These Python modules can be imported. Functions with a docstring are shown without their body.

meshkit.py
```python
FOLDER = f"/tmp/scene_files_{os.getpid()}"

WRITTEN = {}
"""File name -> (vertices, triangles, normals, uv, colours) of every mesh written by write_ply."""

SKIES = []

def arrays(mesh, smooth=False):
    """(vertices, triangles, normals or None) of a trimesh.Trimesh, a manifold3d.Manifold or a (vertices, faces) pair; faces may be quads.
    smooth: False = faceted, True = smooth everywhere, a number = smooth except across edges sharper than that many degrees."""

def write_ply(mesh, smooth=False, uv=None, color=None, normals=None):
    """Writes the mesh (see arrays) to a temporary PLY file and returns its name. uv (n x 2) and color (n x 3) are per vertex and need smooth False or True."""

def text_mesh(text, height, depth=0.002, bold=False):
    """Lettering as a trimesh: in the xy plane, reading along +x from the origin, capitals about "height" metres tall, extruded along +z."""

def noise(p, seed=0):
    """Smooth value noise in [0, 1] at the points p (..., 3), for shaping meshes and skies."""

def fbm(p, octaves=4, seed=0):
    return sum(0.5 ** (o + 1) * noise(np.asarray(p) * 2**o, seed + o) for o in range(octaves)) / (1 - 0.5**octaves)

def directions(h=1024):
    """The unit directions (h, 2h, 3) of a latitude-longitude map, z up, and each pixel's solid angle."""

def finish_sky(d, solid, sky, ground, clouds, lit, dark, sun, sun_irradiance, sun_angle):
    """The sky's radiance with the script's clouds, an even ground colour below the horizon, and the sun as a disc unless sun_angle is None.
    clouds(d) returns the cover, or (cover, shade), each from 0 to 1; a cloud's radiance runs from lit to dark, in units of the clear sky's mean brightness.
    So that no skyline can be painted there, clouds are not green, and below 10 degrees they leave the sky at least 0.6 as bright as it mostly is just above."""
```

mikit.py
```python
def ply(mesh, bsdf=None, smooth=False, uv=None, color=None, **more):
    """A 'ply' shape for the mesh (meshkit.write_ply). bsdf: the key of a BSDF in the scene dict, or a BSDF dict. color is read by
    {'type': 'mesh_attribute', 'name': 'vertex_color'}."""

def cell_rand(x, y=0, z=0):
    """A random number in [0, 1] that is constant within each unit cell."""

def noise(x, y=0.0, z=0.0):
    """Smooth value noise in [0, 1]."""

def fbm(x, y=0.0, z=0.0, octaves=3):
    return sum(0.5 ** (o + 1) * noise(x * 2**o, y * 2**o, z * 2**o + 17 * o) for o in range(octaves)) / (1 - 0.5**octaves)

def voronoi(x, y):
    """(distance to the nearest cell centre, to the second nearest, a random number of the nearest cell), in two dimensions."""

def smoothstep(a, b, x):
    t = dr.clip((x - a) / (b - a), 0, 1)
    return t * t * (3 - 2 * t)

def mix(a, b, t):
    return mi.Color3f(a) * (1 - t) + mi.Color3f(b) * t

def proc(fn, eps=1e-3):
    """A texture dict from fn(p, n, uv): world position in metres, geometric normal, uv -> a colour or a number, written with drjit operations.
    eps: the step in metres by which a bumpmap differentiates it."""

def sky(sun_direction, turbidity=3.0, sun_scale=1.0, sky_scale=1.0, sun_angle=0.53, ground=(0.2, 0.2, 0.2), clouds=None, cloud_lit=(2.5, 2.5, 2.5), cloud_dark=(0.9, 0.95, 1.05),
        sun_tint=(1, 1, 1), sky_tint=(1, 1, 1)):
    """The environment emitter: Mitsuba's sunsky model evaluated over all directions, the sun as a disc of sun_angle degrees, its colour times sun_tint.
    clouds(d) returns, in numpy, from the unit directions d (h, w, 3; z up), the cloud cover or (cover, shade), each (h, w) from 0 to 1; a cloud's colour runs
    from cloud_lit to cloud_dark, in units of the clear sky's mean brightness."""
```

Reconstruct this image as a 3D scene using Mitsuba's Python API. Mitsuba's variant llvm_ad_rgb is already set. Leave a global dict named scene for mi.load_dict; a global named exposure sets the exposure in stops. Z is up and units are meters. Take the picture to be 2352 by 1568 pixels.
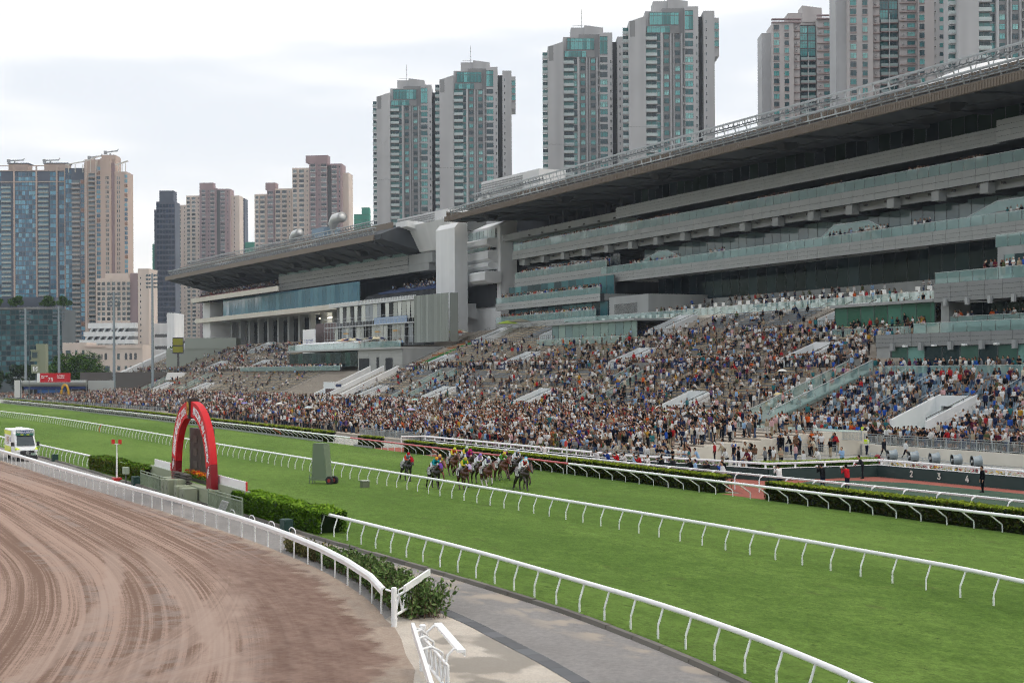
# Race meeting on a turf course below tall grandstands and apartment towers.  x runs down the home straight (direction of racing),
# y away from the camera tower towards the stands, z up, metres.
import math, numpy as np, trimesh, mitsuba as mi, mikit, meshkit, manifold3d
import drjit as dr
from shapely.geometry import Polygon
from mikit import noise, fbm, voronoi, cell_rand, smoothstep, mix
rng = np.random.default_rng(11)
T4 = mi.ScalarTransform4f
scene = {'type': 'scene'}
labels = {}

# ---------------------------------------------------------------- camera, sky, exposure
EYE = np.array([0.0, 0.0, 8.0])
_th = math.atan(1582 / 3500)
FW = np.array([-math.cos(_th), math.sin(_th), 0]); RT = np.array([math.sin(_th), math.cos(_th), 0])
_ro = math.radians(0.3)
scene['main_camera'] = {'type': 'perspective', 'fov': 2 * math.degrees(math.atan(1176 / 3500)), 'fov_axis': 'x', 'near_clip': 0.5, 'far_clip': 9000.0,
    'principal_point_offset_y': -68.7 / 1568,
    'medium': {'type': 'ref', 'id': 'humid_air'},
    'to_world': T4().look_at(origin=EYE.tolist(), target=(EYE + FW).tolist(), up=(math.sin(_ro) * RT + math.cos(_ro) * np.array([0, 0, 1])).tolist())}
exposure = 1.78
def clouds(d):
    p = d * np.array([1.0, 1.0, 2.6])
    n = meshkit.fbm(p * 3.1 + 5.0, 4, 3)
    m = meshkit.fbm(p * np.array([7.0, 7.0, 15.0]) + 1.0, 4, 9)
    t = np.clip((0.5 * n + 0.5 * m - 0.41) / 0.20, 0, 1)
    t = t * t * (3 - 2 * t)
    return 0.92 + 0.08 * t, 0.55 * (1 - t) * np.clip((d[..., 2] - 0.03) / 0.12, 0, 1)
scene['daylight'] = mikit.sky([0.35, 0.45, 0.82], turbidity=4, sun_scale=0.22, sun_angle=22, clouds=clouds, ground=(0.16, 0.17, 0.13),
    cloud_lit=(3.3, 3.32, 3.34), cloud_dark=(2.05, 2.28, 2.6))

# ---------------------------------------------------------------- helpers
def hx(s):
    c = np.array([int(s[i:i + 2], 16) for i in (0, 2, 4)]) / 255.0
    return tuple(np.where(c < 0.04045, c / 12.92, ((c + 0.055) / 1.055) ** 2.4))
def shade(c, k): return tuple(np.clip(np.array(c) * k, 0, 0.95))
def pr(c, r=0.55, spec=0.4, two=True, **k):
    col = c if isinstance(c, dict) else {'type': 'rgb', 'value': list(map(float, c))}
    b = {'type': 'principled', 'base_color': col, 'roughness': float(r), 'specular': float(spec), **k}
    return {'type': 'twosided', 'b': b} if two else b
def f_own(p, n, uv):      # each piece's own colour, carried in its uv
    k = dr.floor(uv.x); r = dr.floor(k / 256.0); g = k - r * 256.0
    return mi.Color3f(dr.square((r + 0.5) / 256.0), dr.square((g + 0.5) / 256.0), dr.square(uv.y))
VCOL = mikit.proc(f_own)
scene['paint'] = pr(VCOL, 0.55, 0.3)            # matt coloured things
scene['gloss'] = pr(VCOL, 0.28, 0.5)            # enamel, plastic, coat
scene['cloth'] = {'type': 'twosided', 'b': {'type': 'diffuse', 'reflectance': VCOL}}
scene['window_glass'] = pr(VCOL, 0.06, 0.55)
scene['metal'] = pr(VCOL, 0.4, 0.5, metallic=0.35)
scene['leaf'] = {'type': 'twosided', 'b': {'type': 'diffuse', 'reflectance': VCOL}}
scene['clear_pane'] = {'type': 'blendbsdf', 'weight': 0.38, 'a': {'type': 'null'}, 'b': pr((0.42, 0.66, 0.64), 0.10, 0.7)}
VC = {'paint', 'gloss', 'cloth', 'window_glass', 'metal', 'leaf'}
def M(name, fn, r=0.8, spec=0.2, bump=None, bs=1.0, eps=0.02):
    b = pr(mikit.proc(fn), r, spec, two=False)
    if bump is not None: b = {'type': 'bumpmap', 'arbitrary': mikit.proc(bump, eps), 'scale': bs, 'b': b}
    scene[name] = {'type': 'twosided', 'b': b}
used = set()
def K(name, parent=None):
    k = name if parent is None else parent + '__' + name
    if k not in used:
        used.add(k); return k
    i = 1
    while f'{k}_{i:03d}' in used: i += 1
    used.add(f'{k}_{i:03d}'); return f'{k}_{i:03d}'
def lab(k, label=None, cat=None, group=None, kind=None):
    d = labels.setdefault(k, {})
    for a, b in (('label', label), ('category', cat), ('group', group), ('kind', kind)):
        if b: d[a] = b
    return k
def thing(name, label, cat, group=None): return lab(K(name), label, cat, group)
NEAR = (0.0, 0.0, 0.0); FAR = (-300.0, 0.0, math.radians(4.4))
def fmap(fr, p):
    p = np.asarray(p, float)
    if fr is None: return p
    ca, sa = math.cos(fr[2]), math.sin(fr[2]); q = p.copy()
    q[..., 0] = fr[0] + ca * p[..., 0] - sa * p[..., 1]; q[..., 1] = fr[1] + sa * p[..., 0] + ca * p[..., 1]
    return q
BOXF = np.array([[0, 2, 1], [1, 2, 3], [4, 5, 6], [5, 7, 6], [0, 1, 4], [1, 5, 4], [2, 6, 3], [3, 6, 7], [0, 4, 2], [2, 4, 6], [1, 3, 5], [3, 7, 5]])
class MB:
    def __init__(s, fr=None, col=(0.5, 0.5, 0.5)): s.v, s.f, s.c, s.n, s.fr, s.col = [], [], [], 0, fr, col
    def add(s, V, F, col=None):
        V = np.asarray(V, float); F = np.asarray(F, int)
        if F.shape[1] == 4: F = np.vstack([F[:, [0, 1, 2]], F[:, [0, 2, 3]]])
        c = np.asarray(s.col if col is None else col, float)
        s.v.append(V); s.f.append(F + s.n); s.c.append(np.broadcast_to(c, V.shape).copy()); s.n += len(V); return s
    def box(s, x0, x1, y0, y1, z0, z1, col=None):
        V = [(x, y, z) for z in (z0, z1) for y in (y0, y1) for x in (x0, x1)]
        return s.add(V, BOXF, col)
    def hexa(s, a, col=None):      # 8 corners in box order (x fastest, then y, then z)
        return s.add(a, BOXF, col)
    def tube(s, pts, r, n=6, col=None, cap=True):
        p = np.asarray(pts, float); t = np.gradient(p, axis=0); t /= np.linalg.norm(t, axis=1, keepdims=True) + 1e-12
        up = np.array([0, 0, 1.0]); a = np.cross(t, up); bad = np.linalg.norm(a, axis=1) < 0.2
        a[bad] = np.cross(t[bad], [1.0, 0, 0]); a /= np.linalg.norm(a, axis=1, keepdims=True); b = np.cross(t, a)
        ang = np.arange(n) * 2 * np.pi / n + np.pi / n; r = np.broadcast_to(r, (len(p),))
        V = p[:, None] + r[:, None, None] * (np.cos(ang)[None, :, None] * a[:, None] - np.sin(ang)[None, :, None] * b[:, None])
        i, j = np.meshgrid(np.arange(len(p) - 1), np.arange(n), indexing='ij')
        Q = np.stack([i * n + j, i * n + (j + 1) % n, (i + 1) * n + (j + 1) % n, (i + 1) * n + j], -1).reshape(-1, 4)
        V = V.reshape(-1, 3); F = np.vstack([Q[:, [0, 1, 2]], Q[:, [0, 2, 3]]])
        if cap:
            m = len(V); V = np.vstack([V, p[0], p[-1]]); k = np.arange(n); e = (len(p) - 1) * n
            F = np.vstack([F, np.stack([(k + 1) % n, k, k * 0 + m], 1), np.stack([e + k, e + (k + 1) % n, k * 0 + m + 1], 1)])
        return s.add(V, F, col)
    def bar(s, a, b, w, h, col=None):   # rectangular bar from a to b, w wide, h high, centred
        a, b = np.asarray(a, float), np.asarray(b, float); t = (b - a) / np.linalg.norm(b - a)
        u = np.cross(t, [0, 0, 1.0]); u = np.array([1.0, 0, 0]) if np.linalg.norm(u) < 1e-3 else u / np.linalg.norm(u)
        v = np.cross(u, t)
        return s.hexa([p + i * u * w / 2 + j * v * h / 2 for p in (a, b) for j in (-1, 1) for i in (-1, 1)], col)
    def prism(s, poly, l0, l1, col=None, mit=False):   # (t,z) outline extruded along l
        P = Polygon(poly); P = P if P.exterior.is_ccw else Polygon(list(P.exterior.coords)[::-1])
        v2, f2 = trimesh.creation.triangulate_polygon(P, engine='earcut'); n = len(v2)
        lo = np.full(n, float(l0)); hi = np.full(n, float(l1))
        if mit:   # mitre at the bend of the two stands: near end (l0) or far end (l1)
            if mit == 'near': lo = -300 - 0.0384 * v2[:, 0]
            else: hi = 0.0384 * v2[:, 0]
        V = np.vstack([np.c_[lo, v2], np.c_[hi, v2]]); F = np.vstack([f2[:, ::-1], f2 + n])
        ring = np.array(P.exterior.coords)[:-1]; m = len(ring)
        rl = np.full(m, float(l0)) if mit != 'near' else -300 - 0.0384 * ring[:, 0]
        rh = np.full(m, float(l1)) if mit != 'far' else 0.0384 * ring[:, 0]
        R = np.vstack([np.c_[rl, ring], np.c_[rh, ring]]); k = np.arange(m); kk = (k + 1) % m
        Q = np.stack([k, kk, kk + m, k + m], 1)
        if f2.size and np.cross(v2[f2[0, 1]] - v2[f2[0, 0]], v2[f2[0, 2]] - v2[f2[0, 0]]) < 0: F = F[:, ::-1]
        s.add(V, F, col); return s.add(R, Q, col)
    def poly(s, outline, z, col=None):   # flat sheet facing up
        P = Polygon(outline).buffer(0); P = max(getattr(P, 'geoms', [P]), key=lambda g: g.area)
        v2, f2 = trimesh.creation.triangulate_polygon(P, engine='earcut')
        if np.cross(v2[f2[0, 1]] - v2[f2[0, 0]], v2[f2[0, 2]] - v2[f2[0, 0]]) < 0: f2 = f2[:, ::-1]
        return s.add(np.c_[v2, np.full(len(v2), z)], f2, col)
    def mesh(s, m, col=None, mat=None):
        V = np.array(m.vertices)
        if mat is not None: V = V @ np.asarray(mat)[:3, :3].T + np.asarray(mat)[:3, 3]
        return s.add(V, m.faces, col)
    def out(s):
        return fmap(s.fr, np.vstack(s.v)), np.vstack(s.f), np.vstack(s.c)
def ply_(V, F, C, mat, smooth):
    V, F, C = np.asarray(V, float), np.asarray(F, int), np.asarray(C, float)
    if mat not in VC: return mikit.ply((V, F), mat, smooth=smooth)
    if smooth not in (True, False):
        from scipy.spatial import cKDTree
        v2, f2, _ = meshkit.arrays((V, F), smooth); C = C[cKDTree(V).query(v2)[1]]; V, F, smooth = v2, f2, True
    q = np.clip(np.sqrt(np.clip(C, 0, 1)) * 256, 0, 255).astype(int); code = (q[:, 0] * 256 + q[:, 1]) * 256 + q[:, 2]
    fc = code[F]
    if (fc != fc[:, :1]).any():      # give every face one colour
        face = np.where(fc[:, 1] == fc[:, 2], fc[:, 1], fc[:, 0]); pair, ix = np.unique(np.stack([F.ravel(), np.repeat(face, 3)], 1), axis=0, return_inverse=True)
        V, F, code = V[pair[:, 0]], ix.reshape(-1, 3), pair[:, 1]
    uv = np.stack([code // 256 + 0.5, (code % 256 + 0.5) / 256], 1)
    return mikit.ply((V, F), mat, smooth=smooth, uv=uv)
def put(name, mb, mat='paint', parent=None, smooth=False, label=None, cat=None, group=None, kind=None):
    k = K(name, parent); V, F, C = mb.out() if isinstance(mb, MB) else mb
    scene[k] = ply_(V, F, C, mat, smooth)
    if label or cat or group or kind: lab(k, label, cat, group, kind)
    return k
def proto(mb, mat='paint', smooth=False):
    V, F, C = mb.out() if isinstance(mb, MB) else mb
    d = ply_(V, F, C, mat, smooth); d['_m'] = (V, F, C, mat, smooth); return d
def inst(name, pro, m, parent=None, **kw):
    k = K(name, parent); scene[k] = {**{a: b for a, b in pro.items() if a != '_m'}, 'to_world': T4(np.asarray(m, float))}
    if kw: lab(k, **kw)
    return k
def mat4(loc=(0, 0, 0), ang=0.0, sc=(1, 1, 1)):
    m = np.eye(4); c, s = math.cos(ang), math.sin(ang); sc = np.broadcast_to(sc, (3,))
    m[:3, :3] = np.array([[c, -s, 0], [s, c, 0], [0, 0, 1]]) * sc; m[:3, 3] = loc; return m
def fmat(fr, loc, ang=0.0, sc=(1, 1, 1)):
    return mat4(fmap(fr, np.array(loc, float)), ang + (fr[2] if fr else 0), sc)
def merged(V, F, C, ms):
    ms = np.asarray(ms); n = len(ms)
    W = (np.einsum('kij,nj->kni', ms[:, :3, :3], V) + ms[:, None, :3, 3]).reshape(-1, 3)
    return W, (F[None] + (np.arange(n) * len(V))[:, None, None]).reshape(-1, 3), np.tile(C, (n, 1))
def many(name, pros, items, parent, rest=None, limit=300):
    """items: (proto index, matrix).  The largest-looking are parts, the rest one part of kind stuff."""
    if isinstance(pros, dict): pros = [pros]
    items = sorted(((pros[i] if pros else i, m) for i, m in items), key=lambda q: np.linalg.norm(q[1][:3, 3] - EYE))
    for p, m in items[:limit]: inst(name, p, m, parent)
    if len(items) > limit:
        mb = MB(); far = {}
        for p, m in items[limit:]: far.setdefault(p['filename'], (p, []))[1].append(m)
        for p, ms in far.values(): mb.add(*merged(*p['_m'][:3], ms))
        put(rest or name + '_run', mb, p['_m'][3], parent, kind='stuff')
def polyline(P, step=None, at=None):
    P = np.asarray(P, float); L = np.r_[0, np.cumsum(np.linalg.norm(np.diff(P, axis=0), axis=1))]
    d = np.arange(0, L[-1], step) if at is None else np.asarray(at)
    return np.stack([np.interp(d, L, P[:, k]) for k in range(P.shape[1])], 1), L[-1]
def smooth_line(P, n=200):
    from scipy.interpolate import PchipInterpolator
    P = np.asarray(P, float); s = P[:, 0]; o = np.argsort(s); x = np.linspace(s[o][0], s[o][-1], n)
    return np.c_[x, PchipInterpolator(s[o], P[o, 1])(x)]
def text(mb, s, h, loc, ux, uz, col, depth=0.02, bold=True, centre=True):
    """lettering: baseline direction ux, up direction uz, standing off along ux x uz"""
    m = meshkit.text_mesh(s, h, depth, bold); V = np.array(m.vertices); ux, uz = np.asarray(ux, float), np.asarray(uz, float)
    if centre: V[:, 0] -= V[:, 0].max() / 2
    W = np.asarray(loc) + V[:, :1] * ux + V[:, 1:2] * uz + V[:, 2:] * np.cross(ux, uz)
    mb.add(W, m.faces, col)
WHITE = (0.80, 0.81, 0.82)
# humid air that pales the far towers
scene['humid_air'] = {'type': 'homogeneous', 'albedo': {'type': 'rgb', 'value': [0.94, 0.95, 0.965]}, 'sigma_t': {'type': 'rgb', 'value': [0.00007, 0.00008, 0.000095]}}
scene['haze'] = {'type': 'cube', 'to_world': T4(np.array([[4300.0, 0, 0, -500], [0, 4300.0, 0, 750], [0, 0, 160.0, 158.0], [0, 0, 0, 1.0]])), 'bsdf': {'type': 'null'}, 'interior': {'type': 'ref', 'id': 'humid_air'}}
lab('haze', 'thin humid haze between the camera and the far towers', None, None, 'stuff'); used.add('haze')
# ---------------------------------------------------------------- setting: ground, turf, dirt, road
def f_grass(p, n, uv):
    a = fbm(p.x * 0.05, p.y * 0.16, 3, 3); b = fbm(p.x * 0.9, p.y * 2.4, 5, 3); c = noise(p.x * 5, p.y * 12, 9.0); e = noise(p.x * 16, p.y * 34, 2.0)
    k = 0.76 + 0.14 * (a - 0.5) + 0.18 * (b - 0.5) + 0.30 * (c - 0.5) + 0.36 * (e - 0.5)
    col = mix((0.066, 0.122, 0.020), (0.092, 0.152, 0.030), smoothstep(0.25, 0.75, a * 0.6 + b * 0.4))
    scuff = smoothstep(0.74, 0.86, fbm(p.x * 0.55 + 7, p.y * 1.3, 8, 3)) * 0.35
    col = mix(col, (0.075, 0.075, 0.030), scuff)
    col = col * (1 - 0.45 * smoothstep(0.80, 0.90, noise(p.x * 3.1, p.y * 7.5, 6.0)) * smoothstep(0.5, 0.7, b))
    return col * (k * 1.28)
M('turf_grass', f_grass, 0.9, 0.1)
CX, CY = -70.0, -95.0
def rut(p):      # lane coordinate: follows the inside rail (about 113.7 at its foot), and along-lane angle
    dx, dy = p.x - CX, p.y - CY; r = dr.sqrt(dx * dx + dy * dy)
    w = dr.select(dx < 0, dy + 0.00062 * dx * dx, r); th = dr.select(dx < 0, dx * 0.009, dr.atan2(dx, dy))
    return w, th
def rut_noise(w, th):
    q = w + 0.30 * noise(th * 3, 1.0) + 0.07 * noise(th * 17, w * 0.3)
    return noise(q * 0.55 + 4, th * 1.5), noise(q * 1.7, th * 2.4 + 3), noise(q * 5.2, th * 4.5), noise(q * 14, th * 8), noise(q * 34, th * 16), q
TRACKS = [(-73.3, -42.9, 59.4, 0.7, 0.55), (-85.3, -91.5, 109.9, 0.55, 0.6), (-112.4, -507.6, 522.6, 0.42, 1.0), (-95.0, -30.0, 66.5, 0.4, 0.6), (-77.7, -81.7, 93.6, 0.35, 1.0)]
def f_dirt(p, n, uv):
    w, th = rut(p); a, b, c, d, e, q = rut_noise(w, th); g = fbm(p.x * 6, p.y * 6, 1.0, 3); g2 = noise(p.x * 24, p.y * 24, 4.0); br = noise(q * 3.0, th * 40)
    v = 0.5 + 0.26 * (a - 0.5) + 0.44 * (b - 0.5) + 0.56 * (c - 0.5) + 0.50 * (d - 0.5) + 0.36 * (e - 0.5) + 0.22 * (g - 0.5) + 0.26 * (g2 - 0.5) + 0.08 * (br - 0.5)
    col = mix((0.150, 0.100, 0.078), (0.285, 0.208, 0.172), smoothstep(0.14, 0.84, v))
    grey = smoothstep(0.58, 0.74, noise(q * 0.8 + 9, th * 4)) * smoothstep(0.35, 0.7, fbm(p.x * 2, p.y * 2, 7.0, 2))
    col = mix(col, (0.225, 0.192, 0.178), grey * 0.5)
    for cx, cy, R, hw, k in TRACKS:
        s = dr.sqrt(dr.square(p.x - cx) + dr.square(p.y - cy)) - R
        m = smoothstep(hw + 0.12, hw - 0.12, dr.abs(s) + 0.25 * (noise(p.x * 1.5, p.y * 1.5) - 0.5)) * 0.55 * smoothstep(-71.0, -64.0, p.x + 3 * (hw < 0.5)) * smoothstep(112.2, 110.5, w)
        comb = noise(s * 13, 2.0)
        col = mix(col, mix((0.16, 0.105, 0.085), (0.305, 0.235, 0.200), k + (1 - k) * comb), m)
    # damp, raked strip along the inside rail and dry sand at its foot
    edge = smoothstep(108.9, 110.6, w + 1.6 * (fbm(p.x * 0.6, p.y * 0.6, 2.0, 3) - 0.5)) * smoothstep(-74.0, -58.0, p.x)
    col = mix(col, mix((0.100, 0.062, 0.050), (0.215, 0.152, 0.126), 0.25 + 0.5 * g + 0.5 * (noise(p.x * 1.1, p.y * 4) - 0.4)), edge * 0.9)
    foot = smoothstep(112.7, 113.4, w + 1.6 * (fbm(p.x * 1.3, p.y * 1.3, 5.0, 4) - 0.5))
    return mix(col, mix((0.25, 0.195, 0.155), (0.37, 0.315, 0.265), 0.5 * g + 0.5 * g2), foot * 0.78)
def b_dirt(p, n, uv):
    w, th = rut(p); a, b, c, d, e, q = rut_noise(w, th)
    return 0.05 * b + 0.035 * c + 0.018 * d + 0.008 * e + 0.03 * fbm(p.x * 6, p.y * 6, 1.0, 2)
M('raked_dirt', f_dirt, 0.95, 0.05, b_dirt, 1.0, 0.03)
def f_asphalt(p, n, uv):
    a = fbm(p.x * 0.35, p.y * 0.8, 1, 4); b = noise(p.x * 9, p.y * 9, 2.0); c = noise(p.x * 30, p.y * 30)
    col = mix((0.165, 0.158, 0.154), (0.235, 0.226, 0.222), a) * (0.84 + 0.2 * b + 0.12 * c)
    return mix(col, (0.33, 0.285, 0.235), 0.8 * smoothstep(0.45, 0.7, fbm(p.x * 0.8, p.y * 1.6, 3.0, 3)) * smoothstep(20.4, 21.7, p.y + 0.5 * fbm(p.x, p.y, 0.0, 2)))
M('pale_asphalt', f_asphalt, 0.85, 0.15)
def f_conc(p, n, uv):
    a = fbm(p.x * 0.4, p.y * 0.4, 1, 4); b = fbm(p.x * 2.2, p.y * 2.2, 4, 3); c = noise(p.x * 25, p.y * 25)
    col = mix((0.36, 0.315, 0.265), (0.50, 0.465, 0.415), a * 0.6 + b * 0.4) * (0.88 + 0.2 * c)
    return mix(col, (0.19, 0.175, 0.155), 0.75 * smoothstep(0.52, 0.66, fbm(p.x * 0.5 + 3, p.y * 0.9, 9, 3)))
M('worn_concrete', f_conc, 0.85, 0.15)
def f_pave(p, n, uv):
    return mix((0.22, 0.22, 0.205), (0.30, 0.30, 0.28), fbm(p.x * 0.2, p.y * 0.2, 1, 4))
M('city_ground', f_pave, 0.9, 0.1)
M('red_rubber', lambda p, n, uv: mix((0.185, 0.062, 0.048), (0.27, 0.098, 0.078), fbm(p.x * 1.5, p.y * 1.5, 1, 4) * 0.7 + 0.3 * noise(p.x * 18, p.y * 18)), 0.9, 0.1)
M('green_rubber', lambda p, n, uv: mix((0.034, 0.060, 0.042), (0.058, 0.088, 0.064), fbm(p.x * 1.2, p.y * 1.2, 1, 4)), 0.9, 0.1)
M('teal_paving', lambda p, n, uv: mix((0.20, 0.285, 0.265), (0.28, 0.36, 0.335), fbm(p.x * 0.7, p.y * 0.7, 1, 4)) * (0.9 + 0.15 * noise(p.x * 6, p.y * 6)), 0.8, 0.2)
DIRTRAIL = smooth_line([(-330, 1), (-260, 7.0), (-200, 11.6), (-148.5, 14.92), (-134.5, 15.6), (-120.6, 16.15), (-108.7, 16.8), (-97.8, 17.4), (-87, 18.0), (-75.2, 18.45), (-70, 18.58), (-64.4, 18.5), (-59.2, 18.3), (-53.8, 17.8), (-50.2, 17.3), (-46.7, 16.55)], 240)
EDGE = [(-46.7, 16.55), (-45.1, 16.3), (-43, 15.75), (-40.6, 15.0), (-38.4, 14.45), (-36.8, 13.8), (-30, 11.0), (-20, 5.5), (-8, -4)]
KERB = smooth_line([(-330, 7), (-260, 12.5), (-200, 16.3), (-157, 18.7), (-137.3, 19.6), (-113.4, 20.2), (-81.5, 21.4), (-70.8, 21.6), (-61.2, 21.95), (-52.6, 22.3), (-46, 22.35), (-42.5, 22.2), (-33.3, 21.3), (-22, 18.4), (-10, 12.5), (0, 5)], 240)
RAIL3 = [(-480, 41.0), (-437, 44.0), (-348, 48.2), (-277, 50.3), (-217, 51.0), (-190, 51.5), (-20, 51.6)]
M('hill_forest', lambda p, n, uv: mix((0.030, 0.052, 0.026), (0.065, 0.095, 0.045), fbm(p.x * 0.02, p.y * 0.02, p.z * 0.03, 4)), 0.95, 0.05)
gx, gy = np.meshgrid(np.linspace(-3600, 2600, 90), np.linspace(-3000, -700, 40), indexing='ij'); gz = 285 * np.clip((-700 - gy) / 700, 0, 1) ** 0.8 * (0.30 + 0.95 * meshkit.fbm(np.stack([gx, gy, gx * 0], -1) * 0.0016, 5, 4)) - 2
i_, j_ = np.meshgrid(np.arange(89), np.arange(39), indexing='ij'); g = MB(); g.add(np.stack([gx, gy, gz], -1).reshape(-1, 3), np.stack([i_ * 40 + j_, (i_ + 1) * 40 + j_, (i_ + 1) * 40 + j_ + 1, i_ * 40 + j_ + 1], -1).reshape(-1, 4))
put('hills', g, 'hill_forest', kind='structure', label='wooded hills across the valley, mirrored in the grandstand glass', smooth=True)
g = MB(); g.poly([(-4000, -3000), (3000, -3000), (3000, 4500), (-4000, 4500)], -0.02); put('ground', g, 'city_ground', kind='structure', label='grey paved ground spreading behind the grandstands and under the towers')
def kerb_y(x): return np.interp(x, KERB[:, 0], KERB[:, 1])
out = KERB.tolist() + [(60, -30), (90, 20), (60, 54.2), (-84.3, 54.2)] + [(x, y + 1.35) for x, y in [(-100, 51.6), (-217, 51.2), (-277, 50.3), (-348, 48.4), (-437, 44.2), (-520, 38.5)]] + [(-700, 25), (-700, -60), (-330, 7)]
g = MB(); g.poly(out, 0.0); put('turf_track', g, 'turf_grass', kind='structure', label='mown green turf racetrack curving past the stands')
out = DIRTRAIL.tolist() + EDGE[1:] + [(20, -40), (20, -260), (-500, -260), (-500, -12)]
g = MB(); g.poly(out, 0.004)
put('dirt_track', g, 'raked_dirt', kind='structure', label='brown raked dirt track with curved wheel ruts')
out = KERB[KERB[:, 0] < -1].tolist() + [(-8, -4)] + EDGE[::-1][1:] + DIRTRAIL[::-1].tolist()
g = MB(); g.poly(out, -0.006); put('service_road', g, 'pale_asphalt', kind='structure', label='pale grey asphalt service road between the dirt and the turf')
DRAIN = [(-47.93, 18.91), (-44.5, 18.75), (-41.0, 18.4), (-37.8, 18.1), (-34.87, 17.7), (-26, 14.2), (-14, 6.5)]
out = DRAIN + [(-8, -4)] + EDGE[::-1][1:] + [(-47.5, 17.1)]
g = MB(); g.poly(out, -0.002); put('concrete_apron', g, 'worn_concrete', kind='structure', label='stained pale concrete apron behind the open white gate')
# drain channel with separate cover slabs
dk = thing('drain_channel', 'dark strip of drain covers between the concrete apron and the asphalt road', 'drain')
P, L = polyline(DRAIN, 1.0)
for i in range(len(P) - 1):
    t = P[i + 1] - P[i]; n = np.array([-t[1], t[0]]) / np.linalg.norm(t); a, b = P[i] + t * 0.012, P[i + 1] - t * 0.012
    m = MB(col=shade((0.085, 0.088, 0.095), rng.uniform(0.8, 1.25)))
    m.hexa([(*(p + n * w), z) for z in (0.0, 0.012) for w in (-0.24, 0.24) for p in (a, b)]); put('cover', m, 'paint', dk)
# kerb stones
kk = thing('stone_kerb', 'weathered dark grey kerb stones between service road and turf', 'kerb')
P, L = polyline(KERB[(KERB[:, 0] > -160)], 1.95); stones = []
for i in range(len(P) - 1):
    t = P[i + 1] - P[i]; n = np.array([-t[1], t[0]]) / np.linalg.norm(t); a, b = P[i] + t * 0.012, P[i + 1] - t * 0.012
    h = 0.13 + rng.uniform(-0.015, 0.015); w = 0.13; c = shade((0.115, 0.105, 0.090), rng.uniform(0.7, 1.3))
    m = MB(col=c); m.hexa([(*(p + n * k), z) for z, ks in ((-0.02, (-w, w)), (h, (-w + 0.05, w - 0.02))) for k in ks for p in (a, b)]); put('stone', m, 'paint', kk)
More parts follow.
